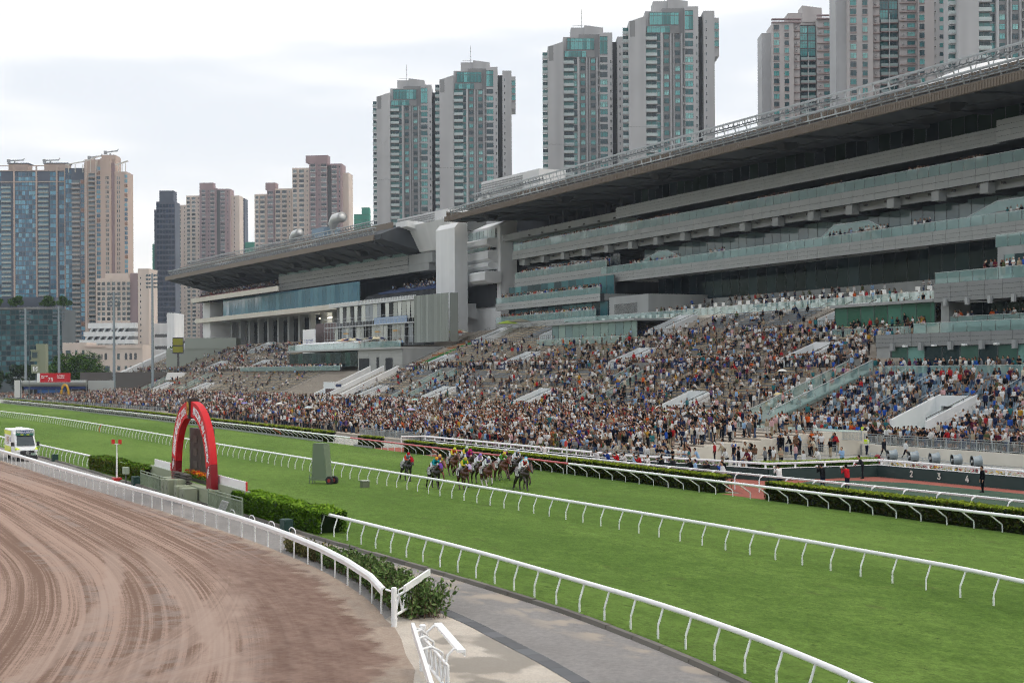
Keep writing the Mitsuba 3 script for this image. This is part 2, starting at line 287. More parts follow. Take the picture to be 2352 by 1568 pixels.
# parade ring surfaces (red surround, dark green middle) and the horse walkway beside the outer hedge
g = MB(); g.poly([(-84.3, 52.9), (-84.3, 54.6), (-134.5, 54.6), (-134.5, 52.6), (-137.0, 52.6), (-137.0, 54.6), (-143.5, 54.6), (-143.5, 52.6), (-152, 52.6), (-152, 54.6), (-153, 62), (-92.6, 62.0), (-92.4, 71.7), (-20, 71.7), (-20, 54.2), (-79.6, 54.2), (-79.6, 52.9)], 0.008)
put('parade_ring_surround', g, 'red_rubber', kind='structure', label='red rubber path of the parade ring and horse walkway')
g = MB(); g.poly([(-70, 56.5), (-82, 57.4), (-88, 60), (-90.6, 64), (-90.2, 67.6), (-86.5, 69.6), (-78, 69.8), (-20, 69.9), (-20, 56.5)], 0.012)
put('parade_ring_lawn', g, 'green_rubber', kind='structure', label='dark green rubber centre of the parade ring')
# ---------------------------------------------------------------- running rails: a tube on bent posts, each post a part
def bent_post(lean, h=0.97, r=0.035):
    m = MB(col=WHITE); m.tube([(0, 0, -0.02), (0, 0, 0.28 * h), (0, 0.04 * lean, 0.42 * h), (0, 0.35 * lean, 0.60 * h), (0, lean, h)], r, 8); return m
def running_rail(key, label, P, lean, step, h=0.97, lim=300, phase=0.0, skip=None, tints=None, red=None):
    k = thing(key, label, 'running rail'); Q, L = polyline(P, 1.5)
    seg, cur = [], []
    m = MB(col=WHITE); nrm = np.gradient(Q, axis=0); nrm = np.c_[-nrm[:, 1], nrm[:, 0]] / np.linalg.norm(nrm, axis=1, keepdims=True)
    top = np.c_[Q + nrm * lean, np.full(len(Q), h)]
    ok = np.ones(len(Q), bool) if skip is None else ~((Q[:, 0] > skip[0]) & (Q[:, 0] < skip[1]))
    for part in np.split(np.arange(len(Q)), np.nonzero(np.diff(ok.astype(int)))[0] + 1):
        if ok[part[0]] and len(part) > 1:
            if red is None: m.tube(top[part], 0.085, 10)
            else:
                w = top[part]; ired = (w[:, 0] >= red[0]) & (w[:, 0] <= red[1])
                for sub in np.split(np.arange(len(w)), np.nonzero(np.diff(ired.astype(int)))[0] + 1):
                    s2 = np.r_[sub, sub[-1] + 1] if sub[-1] + 1 < len(w) else sub
                    if len(s2) > 1: (MRED if ired[sub[0]] else m).tube(w[s2], 0.085 if not ired[sub[0]] else 0.083, 10)
    put('tube', m, 'gloss', k, smooth=True)
    if red is not None: put('tube', MRED, 'gloss', k, smooth=True, label='red painted stretch of the rail')
    pro = proto(bent_post(lean, h), 'gloss', True); items = []
    B, _ = polyline(P, None, np.arange(phase, L, step)); D, _ = polyline(P, None, np.arange(phase, L, step) + 0.1)
    for b, d in zip(B, D):
        if skip is not None and skip[0] - 0.5 < b[0] < skip[1] + 0.5: continue
        items.append((0, mat4((b[0], b[1], 0), math.atan2(d[1] - b[1], d[0] - b[0]) + rng.normal(0, 0.02), (1, 1, 1 + rng.normal(0, 0.004)))))
    many('post', pro, items, k, 'far_posts', lim); return k
MRED = MB(col=hx('b8404a'))
R1 = smooth_line([(-300, 8.0), (-200, 16.6), (-157, 19.3), (-146, 19.9), (-131, 20.7), (-118, 21.2), (-88, 22.0), (-75, 22.45), (-65.7, 22.8), (-54.9, 23.05), (-47, 22.9), (-41, 22.75), (-35, 22.25), (-30, 21.5), (-22, 19.5), (-12, 15)], 200)
R2 = smooth_line([(-340, 27.0), (-302, 30.4), (-243, 33.9), (-193, 34.9), (-150, 35.3), (-107, 36.0), (-87, 36.25), (-60, 36.6), (-44, 36.4), (-38, 35.7), (-28, 33.8), (-15, 29.5)], 240)
running_rail('inner_running_rail', 'white running rail nearest the service road at the kerb edge of the turf', R1, 0.2, 1.85, skip=(-113, -91))
running_rail('middle_running_rail', 'white running rail crossing the middle of the turf in front of the galloping horses', R2, 0.25, 1.97, phase=0.6)
R3 = [(x, y + 0.95) for x, y in RAIL3]
running_rail('outer_running_rail', 'white and red running rail along the dark hedge below the crowd', R3, -0.9, 2.02, red=(-157, -105))
# lone orange posts marking distances
om = MB(col=hx('c8502e')); om.v, om.f, om.c, om.n = [], [], [], 0
for (x, y, ln), w in (((-214.0, 34.6, 0.25), 'middle rail'), ((-186.0, 52.3, -0.9), 'outer rail')):
    m = MB(col=hx('cc5a32')); m.tube([(x, y - 0.1, 0), (x, y - 0.1, 0.4), (x, y - 0.1 + ln, 1.0)], 0.06, 8)
    put('marker_post', m, 'gloss', smooth=True, label=f'orange distance post standing against the white {w}', cat='marker post')
# dirt track rail: white boards on straight posts
dk = thing('dirt_track_rail', 'white board rail on straight posts curving along the dirt track', 'rail')
P, L = polyline(DIRTRAIL, 4.6); P = np.vstack([P, DIRTRAIL[-1]])
for i in range(len(P) - 1):
    if P[i + 1][0] < -230: continue
    m = MB(col=shade(WHITE, rng.uniform(0.96, 1.03))); t = P[i + 1] - P[i]; t /= np.linalg.norm(t); n = np.array([t[1], -t[0]])
    Q = [P[i] + t * 0.01, (P[i] + P[i + 1]) / 2, P[i + 1] - t * 0.01]
    for a, b in zip(Q[:-1], Q[1:]): m.hexa([(*(p + n * (0.10 + o)), z) for z, os in ((0.78, (0.02, -0.03)), (0.95, (0.05, -0.03)), (0.95, (0.05, -0.03)), (1.03, (0.0, -0.12))) for o in os for p in (a, b)][:8]); m.hexa([(*(p + n * (0.10 + o)), z) for z, os in ((0.9501, (0.05, -0.03)), (1.03, (0.0, -0.12))) for o in os for p in (a, b)])
    put('board', m, 'gloss', dk)
pm = MB(col=WHITE); pm.tube([(0, 0, -0.02), (0, 0, 0.8)], 0.035, 8); pm.tube([(0, 0, 0.8), (0, 0.0, 0.95), (0.0, 0.10, 0.95)], 0.03, 6); pp = proto(pm, 'gloss', True)
B, L = polyline(DIRTRAIL, 2.3)
many('post', pp, [(0, mat4((b[0], b[1], 0), 2.9 + math.pi * 0.1)) for b in B if b[0] > -230], dk)
# open gates
def gate(key, label, post, hinge_dir, length):
    k = thing(key, label, 'gate'); x, y = post; d = np.array([*hinge_dir, 0.0]); d /= np.linalg.norm(d); o = np.array([x, y, 0.0])
    m = MB(col=WHITE); m.tube([o, o + (0, 0, 1.22)], 0.095, 14); m.tube([o + (0, 0, 1.22), o + (0, 0, 1.25)], [0.095, 0.05], 14)
    for z in (0.22, 0.78): m.tube([o + (0, 0, z), o + (0, 0, z + 0.05)], 0.108, 14)
    put('post', m, 'gloss', k, smooth=30)
    f = MB(col=WHITE); P_ = lambda s, z: o + d * s + (0, 0, z)
    for z in (0.34, 0.92): f.tube([P_(0.1, z), P_(length, z)], 0.045, 8)
    f.tube([P_(length, 0.34), P_(length, 0.92)], 0.045, 8); f.tube([P_(0.18, 0.34), P_(0.18, 0.92)], 0.03, 8)
    put('frame', f, 'gloss', k, smooth=True)
    n = int(length / 0.42)
    for i in range(n):
        b = MB(col=WHITE); s0 = 0.2 + i * (length - 0.3) / n; s1 = s0 + (length - 0.3) / n
        b.tube([P_(s0, 0.34 if i % 2 == 0 else 0.92), P_(s1 - 0.04, 0.92 if i % 2 == 0 else 0.34)], 0.03, 8); put('brace', b, 'gloss', k, smooth=True)
    return k, o, d, P_
k, o, d, P_ = gate('gate', 'open white gate by the shrubs at the end of the dirt track rail', (-45.2, 16.32), (-2.6, 1.85), 3.1)
b = MB(col=WHITE); b.bar((-45.0, 16.6, 1.2), (-48.4, 18.75, 1.2), 0.08, 0.2); put('rail_board', b, 'gloss', k)
for s in (0.5, 2.4):
    h = MB(col=WHITE); h.tube([P_(s, 0.92), P_(s, 1.08), P_(s, 1.15) + (0.05, 0.12, 0), P_(s, 1.18) + (0.06, 0.2, 0)], 0.03, 8); put('bracket', h, 'gloss', k, smooth=True)
h = MB(col=WHITE); h.tube([o + (0, 0, 1.08), (-46.6, 16.55, 0.98)], 0.035, 8); put('hinge_arm', h, 'gloss', k, smooth=True)
k, o, d, P_ = gate('gate', 'white gate swung towards the camera at the bottom of the concrete apron', (-38.2, 14.6), (0.975, -0.22), 4.2)
a0, e = np.array([-38.1, 14.28, 1.22]), np.array([0.953, -0.303, 0.0])
b = MB(col=WHITE); b.bar(a0, a0 + e * 8.5, 0.09, 0.22); put('rail_board', b, 'gloss', k, label='long white rail board on the near side of the gate')
for s in (0.9, 1.9, 3.4):
    h = MB(col=WHITE); q = a0 + e * s; gq = P_(s, 0.92); h.tube([gq, gq + (0, 0, 0.18), (gq + q) / 2 + (0, 0, 0.2), q], 0.035, 8); put('bracket', h, 'gloss', k, smooth=True)
h = MB(col=WHITE); h.tube([o + (0, 0, 1.12), a0 + e * 0.3], 0.035, 8); put('hinge_arm', h, 'gloss', k, smooth=True)
a1, e1 = np.array([-38.1, 15.0, 1.24]), np.array([0.972, -0.233, 0.0])
b = MB(col=WHITE); b.bar(a1, a1 + e1 * 4.1, 0.20, 0.07); b.bar(a1 + (0, 0.09, -0.07), a1 + e1 * 4.1 + (0, 0.09, -0.07), 0.03, 0.12); put('rail_board', b, 'gloss', k)
for s in (0.5, 3.9):
    h = MB(col=WHITE); q = a1 + e1 * s; gq = P_(s, 0.92); h.tube([gq, gq + (0, 0.05, 0.2), (gq + q) / 2 + (0, 0.03, 0.2), q], 0.035, 8); put('bracket', h, 'gloss', k, smooth=True)
# hoop rail of the horse walkway (tops curl over like walking sticks) and the high outer rail of the ring
k = thing('walkway_rail', 'white rail on hooped posts between the hedge and the horse walkway', 'rail')
W = [(-142, 53.9), (-130, 54.2), (-122, 54.6), (-101, 54.9), (-87, 55.7), (-68, 56.6), (-30, 57.5)]
Q, L = polyline(W, 2.0); m = MB(col=WHITE)
for dz, dy in ((1.1, 0.55), (1.03, 0.62), (1.1, 0.69)): m.tube(np.c_[Q[:, 0], Q[:, 1] - 0.2 + dy, np.full(len(Q), dz)], 0.035, 6)
put('tube', m, 'gloss', k, smooth=True)
hp = MB(col=WHITE); hp.tube([(0, 0, 0), (0, 0, 0.8), (0.03, 0.06, 0.96), (0.05, 0.2, 1.06), (0.05, 0.42, 1.08)], 0.05, 8); hp = proto(hp, 'gloss', True)
B, _ = polyline(W, 2.75); many('post', hp, [(0, mat4((b[0], b[1], 0), 0.05)) for b in B], k)
k = thing('ring_outer_rail', 'thick white rail above the dark green wall round the parade ring', 'rail')
W = [(-150.0, 56.4), (-141.5, 62.0), (-128.5, 58.3), (-107.6, 58.6), (-92.6, 62.0), (-92.4, 71.75), (-60, 72.0), (-25, 72.3)]
W = [(-150.2, 55.0), (-149.8, 57.5), (-128.5, 58.0), (-107.6, 58.4), (-92.6, 62.1), (-92.5, 71.75), (-60, 72.0), (-25, 72.3)]
m = MB(col=WHITE); m.tube([(x, y + 0.12, 1.24) for x, y in W], 0.085, 10); put('tube', m, 'gloss', k, smooth=35)
op = MB(col=WHITE); op.box(-0.05, 0.05, 0.07, 0.17, 0.0, 1.2); op = proto(op, 'gloss')
B, L = polyline(W, 2.6); many('post', op, [(0, mat4((b[0], b[1], 0), 0)) for b in B], k)
k = thing('ring_wall', 'low dark green wall with painted numbers round the parade ring', 'wall')
DG = (0.026, 0.052, 0.050)
m = MB(col=DG)
for i in range(1, len(W) - 1):
    a, b = np.array(W[i]), np.array(W[i + 1]); t = (b - a) / np.linalg.norm(b - a); n = np.array([-t[1], t[0]]) * 0.1
    m.hexa([(*(p + q), z) for z in (0, 0.88) for q in (-n, n) for p in (a, b)])
put('panel', m, 'paint', k)
m = MB(col=WHITE)
for i in range(1, len(W) - 1):
    a, b = np.array(W[i]), np.array(W[i + 1]); t = (b - a) / np.linalg.norm(b - a); n = np.array([-t[1], t[0]]) * 0.12
    m.hexa([(*(p + q), z) for z in (0.881, 0.915) for q in (-n, n) for p in (a, b)])
put('coping', m, 'paint', k)
for s, x in (('2', -88.5), ('3', -85.5), ('4', -82.6)):
    m = MB(); text(m, s, 0.44, (x, 71.62, 0.24), (1, 0, 0), (0, 0, 1), (0.75, 0.75, 0.7), 0.02); put('number', m, 'paint', k)
# ---------------------------------------------------------------- terraces (stepped concrete, bench rows, gangways, vomitories)
def f_terr(p, n, uv):
    a = fbm(p.x * 0.3, p.y * 0.8, p.z, 3); b = noise(p.x * 3, p.y * 9, p.z * 9)
    return mix((0.285, 0.250, 0.212), (0.41, 0.37, 0.32), a * 0.6 + b * 0.4)
M('terrace_concrete', f_terr, 0.9, 0.1)
def streak(c1, c2, k=0.35):
    return lambda p, n, uv: mix(c1, c2, 0.55 * noise((p.x + p.y) * 0.9, p.z * 0.07, 3.0) + 0.3 * fbm((p.x + p.y) * 0.25, p.z * 0.25, 1.0, 3) + 0.15 * noise((p.x - p.y) * 3, p.z * 0.5))
M('white_wall', streak((0.60, 0.62, 0.63), (0.74, 0.755, 0.765)), 0.7, 0.2)
M('cream_wall', streak((0.56, 0.53, 0.46), (0.68, 0.66, 0.59)), 0.8, 0.2)
M('grey_render', streak((0.27, 0.285, 0.285), (0.355, 0.37, 0.37)), 0.7, 0.25)
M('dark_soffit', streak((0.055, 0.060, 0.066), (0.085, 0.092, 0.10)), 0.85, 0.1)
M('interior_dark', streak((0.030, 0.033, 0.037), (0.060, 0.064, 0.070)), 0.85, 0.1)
Y0N, Y0F, RK_, TR = 94.0, 97.0, 0.42, 0.85
def levels(y0):   # (t, z) points where each step tread begins; flat walkways under the sign fences
    pts, t, z = [], y0, 2.2
    while t < y0 + 36:
        pts.append((t, z))
        if abs(t - (y0 + 13.6)) < 0.43: t += 2.2; z += 0.30
        elif abs(t - (y0 + 27.2)) < 0.43: t += 1.9; z += 0.30
        else: t += TR; z += RK_ * TR * 1.06
    return pts
LV = {}
def step_z(y0, t):
    L = LV.setdefault(y0, levels(y0)); i = np.searchsorted([q[0] for q in L], t, side='right') - 1
    return L[max(i, 0)][1]
VOIDS = {False: [], True: []}
PORTALS_N = [(-116.6, 0), (-163.5, 0), (-207.5, 0), (-247.5, 0), (-282, 0), (-158.5, 1), (-204.5, 1), (-246, 1), (-285, 1), (-168.5, 2), (-214.5, 2), (-256, 2), (-287, 2)]
PORTALS_F = [(-172, 0), (-137, 0), (-100, 0), (-178, 1), (-135, 1), (-97, 1), (-181, 2), (-131, 2)]
def portal_box(y0, lc, lev, w, d):
    t0 = y0 + {0: 0.6, 1: 16.0, 2: 29.2}[lev]; z0 = 2.2 if lev == 0 else step_z(y0, t0 - 0.3); return lc - w / 2, lc + w / 2, t0, t0 + d, z0
def terrace(key, label, fr, y0, l0, l1, mit, portals, w, d):
    L = LV.setdefault(y0, levels(y0)); k = thing(key, label, 'terrace'); n = 13; holes = [portal_box(y0, *q, w, d) for q in portals]
    low = [(y0 - 34, 0.0)]
    for i in range(n): t = y0 - 34 + i * 26.0 / n; low += [(t, 0.30 + i * 1.9 / (n - 1)), (t + 26.0 / n, 0.30 + i * 1.9 / (n - 1))]
    m = MB(fr); lo, hi = l0, l1 if fr is NEAR else l1
    m.prism(low + [(y0 - 4.0, 2.2), (y0 - 4.0, 0.0)], l0, -117.5 if fr is NEAR else l1, mit=mit); put('lower_steps', m, 'terrace_concrete', k)
    cuts = sorted({l0, l1} | {x for h in holes for x in h[:2] if l0 < x < l1}); m = MB(fr)
    for i, (a, b) in enumerate(zip(cuts[:-1], cuts[1:])):
        c = (a + b) / 2; hs = [h for h in holes if h[0] < c < h[1]]
        T_ = sorted({q[0] for q in L} | {y0 - 4} | {x for h in hs for x in (h[2] - 0.6, h[3])}); prof = [(y0 - 4, 0.0)]
        for t, t2 in zip(T_, T_[1:] + [L[-1][0] + 14]):
            z = 2.2 if t < y0 else step_z(y0, t + 1e-6)
            for h in hs:
                if h[2] - 0.61 < t < h[3] - 0.01: z = h[4]
            if abs(prof[-1][1] - z) < 1e-9 and len(prof) > 1: prof[-1] = (t2, z)
            else: prof += [(t, z), (t2, z)]
        prof += [(L[-1][0] + 14, 0.0)]; m.prism(prof, a, b, mit=mit if (mit == 'near' and i == 0) or (mit == 'far' and i == len(cuts) - 2) else False)
    put('steps', m, 'terrace_concrete', k)
    if fr is NEAR: m = MB(fr); m.prism(low + [(y0 - 4.2, 2.2), (y0 - 4.2, 0.0)], -117.49, -117.3); put('end_wall', m, 'cream_wall', k)
    m = MB(fr); lo = l0 if mit != 'near' else -303.4; hi = l1 if mit != 'far' else 3.2
    m.hexa([(l, t, z) for z in (2.203, 2.207) for t in (y0 - 8.0, y0 - 0.05) for l in (lo, hi)])
    if fr is NEAR: m.hexa([(l, t, z) for z in (2.203, 2.207) for t in (y0 - 8.0, 89.9) for l in (l1, -117.6)])
    put('promenade', m, 'teal_paving', k); return k
TN = terrace('near_terrace', 'tall concrete terrace of bench rows crowded with racegoers below the nearer grandstand', NEAR, Y0N, -300, -139.3, 'near', PORTALS_N[1:], 5.2, 5.2)
TF = terrace('far_terrace', 'sparsely filled concrete terrace below the farther grandstand', FAR, Y0F, -214, 0, 'far', PORTALS_F, 6.4, 5.2)
WOOD = [shade(hx('c8b28c'), k) for k in (0.85, 1.0, 1.15)]; BLUE = [shade(hx('6f8ba3'), k) for k in (0.75, 0.9, 1.1)]
bp = []
for c in WOOD + BLUE:
    b = MB(col=c); b.box(-0.5, 0.5, 0.0, 0.30, 0.36, 0.42); b.box(-0.5, 0.5, 0.08, 0.22, 0.0, 0.36, shade((0.25, 0.24, 0.22), 0.9)); bp.append(proto(b))
AISLES_N = np.arange(-297, -99, 9.2); AISLES_F = np.arange(-211, -1, 9.2)
def benches(fr, y0, l0, l1, aisles, holder, blue):
    it = []; L = LV[y0]
    for i, (t, z) in enumerate(L[1:-1], 1):
        nxt = L[i + 1][0] - t
        if nxt > 1.2 or t > y0 + 35: continue
        for a, b in zip(aisles[:-1], aisles[1:]):
            if a < l0 or b > l1: continue
            c = (a + b) / 2; w = 7.6
            if any(v0 - 4.4 < c < v1 + 4.4 and tt0 - 0.8 < t < tt1 for v0, v1, tt0, tt1 in VOIDS[fr is FAR]): continue
            ty = 3 + int(rng.integers(3)) if blue(c, t) else int(rng.integers(3))
            it.append((ty, fmat(fr, (c, t + 0.42, z), 0, (w, 1, 1))))
    many('bench', bp, it, holder, 'bench_rows')
# vomitories: white side walls stepping up with the rake, lintel, dark portal
def vomitory(fr, y0, lc, lev, w=5.2, label=None, d=5.2, holder=None, sign=None):
    t0 = y0 + {0: 0.6, 1: 16.0, 2: 29.2}[lev] ; z0 = {0: 2.2, 1: step_z(y0, t0 - 0.3), 2: step_z(y0, t0 - 0.3)}[lev]
    l0, l1 = lc - w / 2, lc + w / 2; t1 = t0 + d; VOIDS[fr is FAR].append((l0, l1, t0 - 1, t1 + 0.6))
    k = thing('stair_portal', label, 'stair portal', 'white stair portals in the terraces')
    rk = z0 + RK_ * d
    for l in (l0, l1):
        m = MB(fr); m.prism([(t0 - 0.6, z0 - 0.1), (t0 - 0.6, z0 + 0.95), (t1 + 0.25, rk + 1.15), (t1 + 0.25, z0 - 0.1)], l - 0.14, l + 0.14); put('side_wall', m, 'white_wall', k)
        h = MB(fr, (0.06, 0.055, 0.05)); h.tube([(l, t0 - 0.6, z0 + 1.2), (l, t1 + 0.25, rk + 1.4)], 0.04, 6)
        for q in np.linspace(0, 1, 5): tt = t0 - 0.5 + q * (d + 0.6); zz = z0 + 0.95 + q * (rk + 0.2 - z0); h.tube([(l, tt, zz), (l, tt, zz + 0.27)], 0.025, 5)
        put('handrail', h, 'metal', k)
    m = MB(fr); m.box(l0 + 0.14, l1 - 0.14, t1 - 0.4, t1 - 0.07, z0 + 2.2, rk + 1.05); m.box(l0 + 0.14, l0 + 0.9, t1 - 0.4, t1 - 0.07, z0, z0 + 2.2); put('lintel', m, 'white_wall', k)
    m = MB(fr); m.box(l0 + 0.9, l1 - 0.14, t1 - 0.06, t1 - 0.02, z0, z0 + 2.2); put('opening', m, 'interior_dark', k)  # near-black sheet painted as the shade of the passage behind
    m = MB(fr); m.box(l0 + 0.14, l1 - 0.14, t0 - 0.6, t1 - 0.2, z0 + 0.012, z0 + 0.03); put('floor', m, 'teal_paving', k)
    if sign:
        m = MB(fr, hx('1f3a78')); m.box(l1 - 0.9 - 0.25, l1 - 0.35, t1 - 0.46, t1 - 0.41, rk - 0.35, rk + 0.45); text(m, sign, 0.34, (l1 - 0.75, t1 - 0.465, rk - 0.1), (1, 0, 0), (0, 0, 1), WHITE, 0.012); put('number_sign', m, 'paint', k)
    return k
vl = 'white walled stair portal on the nearer terrace, '
for lc, lev, tx, sg in ((-116.6, 0, 'marked 1-10 by the blue seats', '1-10'), (-163.5, 0, 'marked C above the lower crowd', '9'), (-207.5, 0, 'marked C left of the covered stairway', 'C'), (-247.5, 0, 'marked D over the lower crowd', 'D'), (-282, 0, 'leftmost one beside the wide double stair', 'D'),
                    (-158.5, 1, 'middle level right among the packed rows', None), (-204.5, 1, 'middle level amid packed rows', None), (-246, 1, 'middle level in the half empty rows', None), (-285, 1, 'middle level beside the green slide stair', None),
                    (-168.5, 2, 'top level under the white desks', None), (-214.5, 2, 'top level next to the glazed box', None), (-256, 2, 'top level beside blue seats', None), (-287, 2, 'top level near the parasols', None)):
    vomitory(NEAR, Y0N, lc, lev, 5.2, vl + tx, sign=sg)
vl = 'white stair portal on the farther terrace, '
for lc, lev, tx in ((-172, 0, 'lowest level far end'), (-137, 0, 'lowest level middle'), (-100, 0, 'lowest level with pink poster'), (-178, 1, 'middle level far end'), (-135, 1, 'middle level middle'), (-97, 1, 'middle level beside the glazed box'), (-181, 2, 'top level far end'), (-131, 2, 'top level middle')):
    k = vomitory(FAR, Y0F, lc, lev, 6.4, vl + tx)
benches(NEAR, Y0N, -298, -146, AISLES_N, TN, lambda c, t: (t > 123 and (-214 < c < -180 or -272 < c < -250)) or (rng.random() < 0.35 and t < 108))
benches(FAR, Y0F, -212, -34, AISLES_F, TF, lambda c, t: False)
# gangway handrails
def handrails(fr, y0, aisles, holder, lo, hi):
    for a in aisles:
        if not lo < a < hi: continue
        m = MB(fr, (0.075, 0.068, 0.06)); L = LV[y0]
        for s0, s1 in ((1.0, 13.0), (16.4, 26.8), (29.5, 35)):
            if any(v0 - 0.7 < a < v1 + 0.7 and t0 < y0 + s1 and t1 > y0 + s0 for v0, v1, t0, t1 in VOIDS[fr is FAR]): continue
            q = [(a, y0 + s, step_z(y0, y0 + s) + 0.95) for s in np.linspace(s0, s1, 7)]
            m.tube([q[0], q[-1]], 0.03, 5)
            for p in q: m.tube([(p[0], p[1], p[2] - 0.95), p], 0.022, 4)
        if m.v: put('handrail', m, 'metal', holder)
        st = MB(fr, (0.40, 0.37, 0.33))
        for (t, z), (t2, z2) in zip(L[:-1], L[1:]):
            if t2 - t < 1.2: st.box(a - 0.55, a + 0.55, t + 0.36, t2 - 0.003, z + 0.004, z + 0.19)
        put('gangway_steps', st, 'paint', holder)
handrails(NEAR, Y0N, AISLES_N, TN, -299, -141); handrails(FAR, Y0F, AISLES_F, TF, -212, -30)
# sign fences on the cross walkways
NAVY = hx('1e2c55')
def sign_fence(fr, y0, dt, l0, l1, key, label, signs, h=1.1):
    k = thing(key, label, 'fence'); t = y0 + dt; z = step_z(y0, t + 0.1)
    m = MB(fr, (0.07, 0.06, 0.055))
    for q in (h, 0.12): m.bar((l0, t, z + q), (l1, t, z + q), 0.06, 0.06)
    for l in np.arange(l0, l1, 0.9): m.bar((l, t, z), (l, t, z + h), 0.035, 0.035)
    put('railing', m, 'metal', k)
    for l, s, w in signs:
        m = MB(fr, NAVY); m.box(l - w / 2, l + w / 2, t - 0.09, t - 0.05, z + 0.1, z + 1.02); text(m, s, 0.42, (l, t - 0.095, z + 0.38), (1, 0, 0), (0, 0, 1), WHITE, 0.01)
        put('zone_sign', m, 'paint', k)
sign_fence(NEAR, Y0N, 14.3, -299, -143.5, 'zone_fence', 'dark fence with navy zone banners across the middle of the crowded nearer terrace',
    [(-153, 'C1 Zone C1', 4.6), (-168.5, 'C2', 2.4), (-183, 'C3 Zone C3', 4.6), (-200, 'C4 Zone C4', 4.6), (-218, 'C5', 2.4), (-226.5, 'D1 Zone D1', 4.2), (-244.5, 'D2 Zone D2', 4.2), (-257, 'D3', 2.4), (-268, 'D4 Zone D4', 4.2), (-290, 'D5 Zone D5', 4.2)])
sign_fence(NEAR, Y0N, 27.9, -299, -160, 'zone_fence', 'dark fence with navy zone banners along the upper walkway of the nearer terrace',
    [(-186, 'C3 Zone C3', 4.6), (-201, 'C4 Zone C4', 4.6), (-216.5, 'C5', 2.2), (-273, 'D4', 2.6), (-288, 'D5 Zone D5', 4.2)])
sign_fence(FAR, Y0F, 14.3, -212, -46, 'zone_fence', 'railing with pale zone boards across the middle of the farther terrace', [(-190, 'E1', 2.4), (-152, 'E2', 2.4), (-120, 'E3', 2.4)])
sign_fence(FAR, Y0F, 27.9, -212, -60, 'zone_fence', 'railing with zone boards along the upper walkway of the farther terrace', [(-196, 'E5', 2.2), (-160, 'E6', 2.2), (-112, 'E7', 2.2)])
# covered glass stairways leading down through the nearer terrace
def glass_stair(fr, y0, l0, l1, t0, t1, label):
    k = thing('covered_stairway', label, 'stairway'); za, zb = 2.4, step_z(y0, t1)
    for l in (l0, l1):
        m = MB(fr); m.add([(l, t0, za), (l, t1, zb), (l, t1, zb + 1.15), (l, t0, za + 1.15)], [[0, 1, 2, 3]]); put('glass_side', m, 'clear_pane', k)
        h = MB(fr, (0.42, 0.45, 0.45)); h.tube([(l, t0, za + 1.2), (l, t1, zb + 1.2)], 0.06, 6)
        for q in np.linspace(0, 1, 8): p = np.array([l, t0 + q * (t1 - t0), za + q * (zb - za)]); h.tube([p, p + (0, 0, 1.15)], 0.03, 5)
        put('handrail', h, 'metal', k)
    m = MB(fr, (0.16, 0.20, 0.185)); m.prism([(t0 - 0.3, za - 0.4), (t0 - 0.3, za + 0.05), (t1, zb + 0.12), (t1, zb - 0.5)], l0 + 0.06, l1 - 0.06); put('flight', m, 'paint', k)
    m = MB(fr, (0.20, 0.20, 0.19)); m.box(l0, l1, t1 - 0.1, t1 + 0.1, zb, zb + 1.25); put('head_wall', m, 'paint', k)
glass_stair(NEAR, Y0N, -193, -187.5, 96.0, 106.8, 'sunken glass sided stairway left of the C portal')
glass_stair(NEAR, Y0N, -143.2, -139.0, 93.5, 107.2, 'glass sided staircase beside the blue seats')
glass_stair(NEAR, Y0N, -266, -259.5, 95.5, 106.0, 'glass sided stairway in the half empty rows')
for q, t in ((-188, 'far end of the farther terrace'), (-151, 'between two poster portals on the farther terrace'), (-116, 'right of the poster portal on the farther terrace')): glass_stair(FAR, Y0F, q - 2, q + 3, Y0F + 1.5, Y0F + 11, 'glass sided stairway at the ' + t)
# end stair of the far terrace with white parapets
k = thing('end_stair', 'white parapet stair climbing the far end of the farther terrace', 'stair')
for a, b in ((0.5, 9.0), (9.6, 18.5), (19.1, 34.5)):
    m = MB(FAR); z0, z1 = 2.2 + RK_ * a * 1.05, 2.2 + RK_ * b * 1.05
    m.prism([(Y0F + a, 0), (Y0F + a, z0 + 1.3), (Y0F + b, z1 + 1.3), (Y0F + b, 0)], -216.5, -214.1); put('parapet', m, 'white_wall', k)
# ---------------------------------------------------------------- nearer grandstand
GS = thing('near_grandstand', 'long grey grandstand with stacked glass balconies under a dark cantilevered roof', 'grandstand')
XR = -40.0
def slab(name, l0, l1, prof, mat, fr=NEAR, parent=GS, **kw):
    m = MB(fr); m.prism(prof, l0, l1); return put(name, m, mat, parent, **kw)
PANEL = (0.325, 0.340, 0.336)
def band(name, fr, l0, l1, t, z0, z1, rows, w, holder, col=PANEL, thick=0.9, backmat='dark_soffit'):
    b = MB(fr); b.box(l0, l1, t + 0.06, t + thick, z0, z1); bk = put(name, b, backmat, holder)
    pp = [proto((lambda m: m.box(0.010, 0.990, 0, 0.055, 0.035, 0.965))(MB(col=shade(col, q)))) for q in (0.97, 1.0, 1.0, 1.03)]
    h = (z1 - z0) / rows; it = []
    for r in range(rows):
        for l in np.arange(l0, l1 - 0.1, w):
            it.append((int(rng.integers(4)), fmat(fr, (l, t, z0 + r * h), 0, (min(w, l1 - l), 1, h))))
    many('panel', pp, it, bk, 'panel_run'); return bk
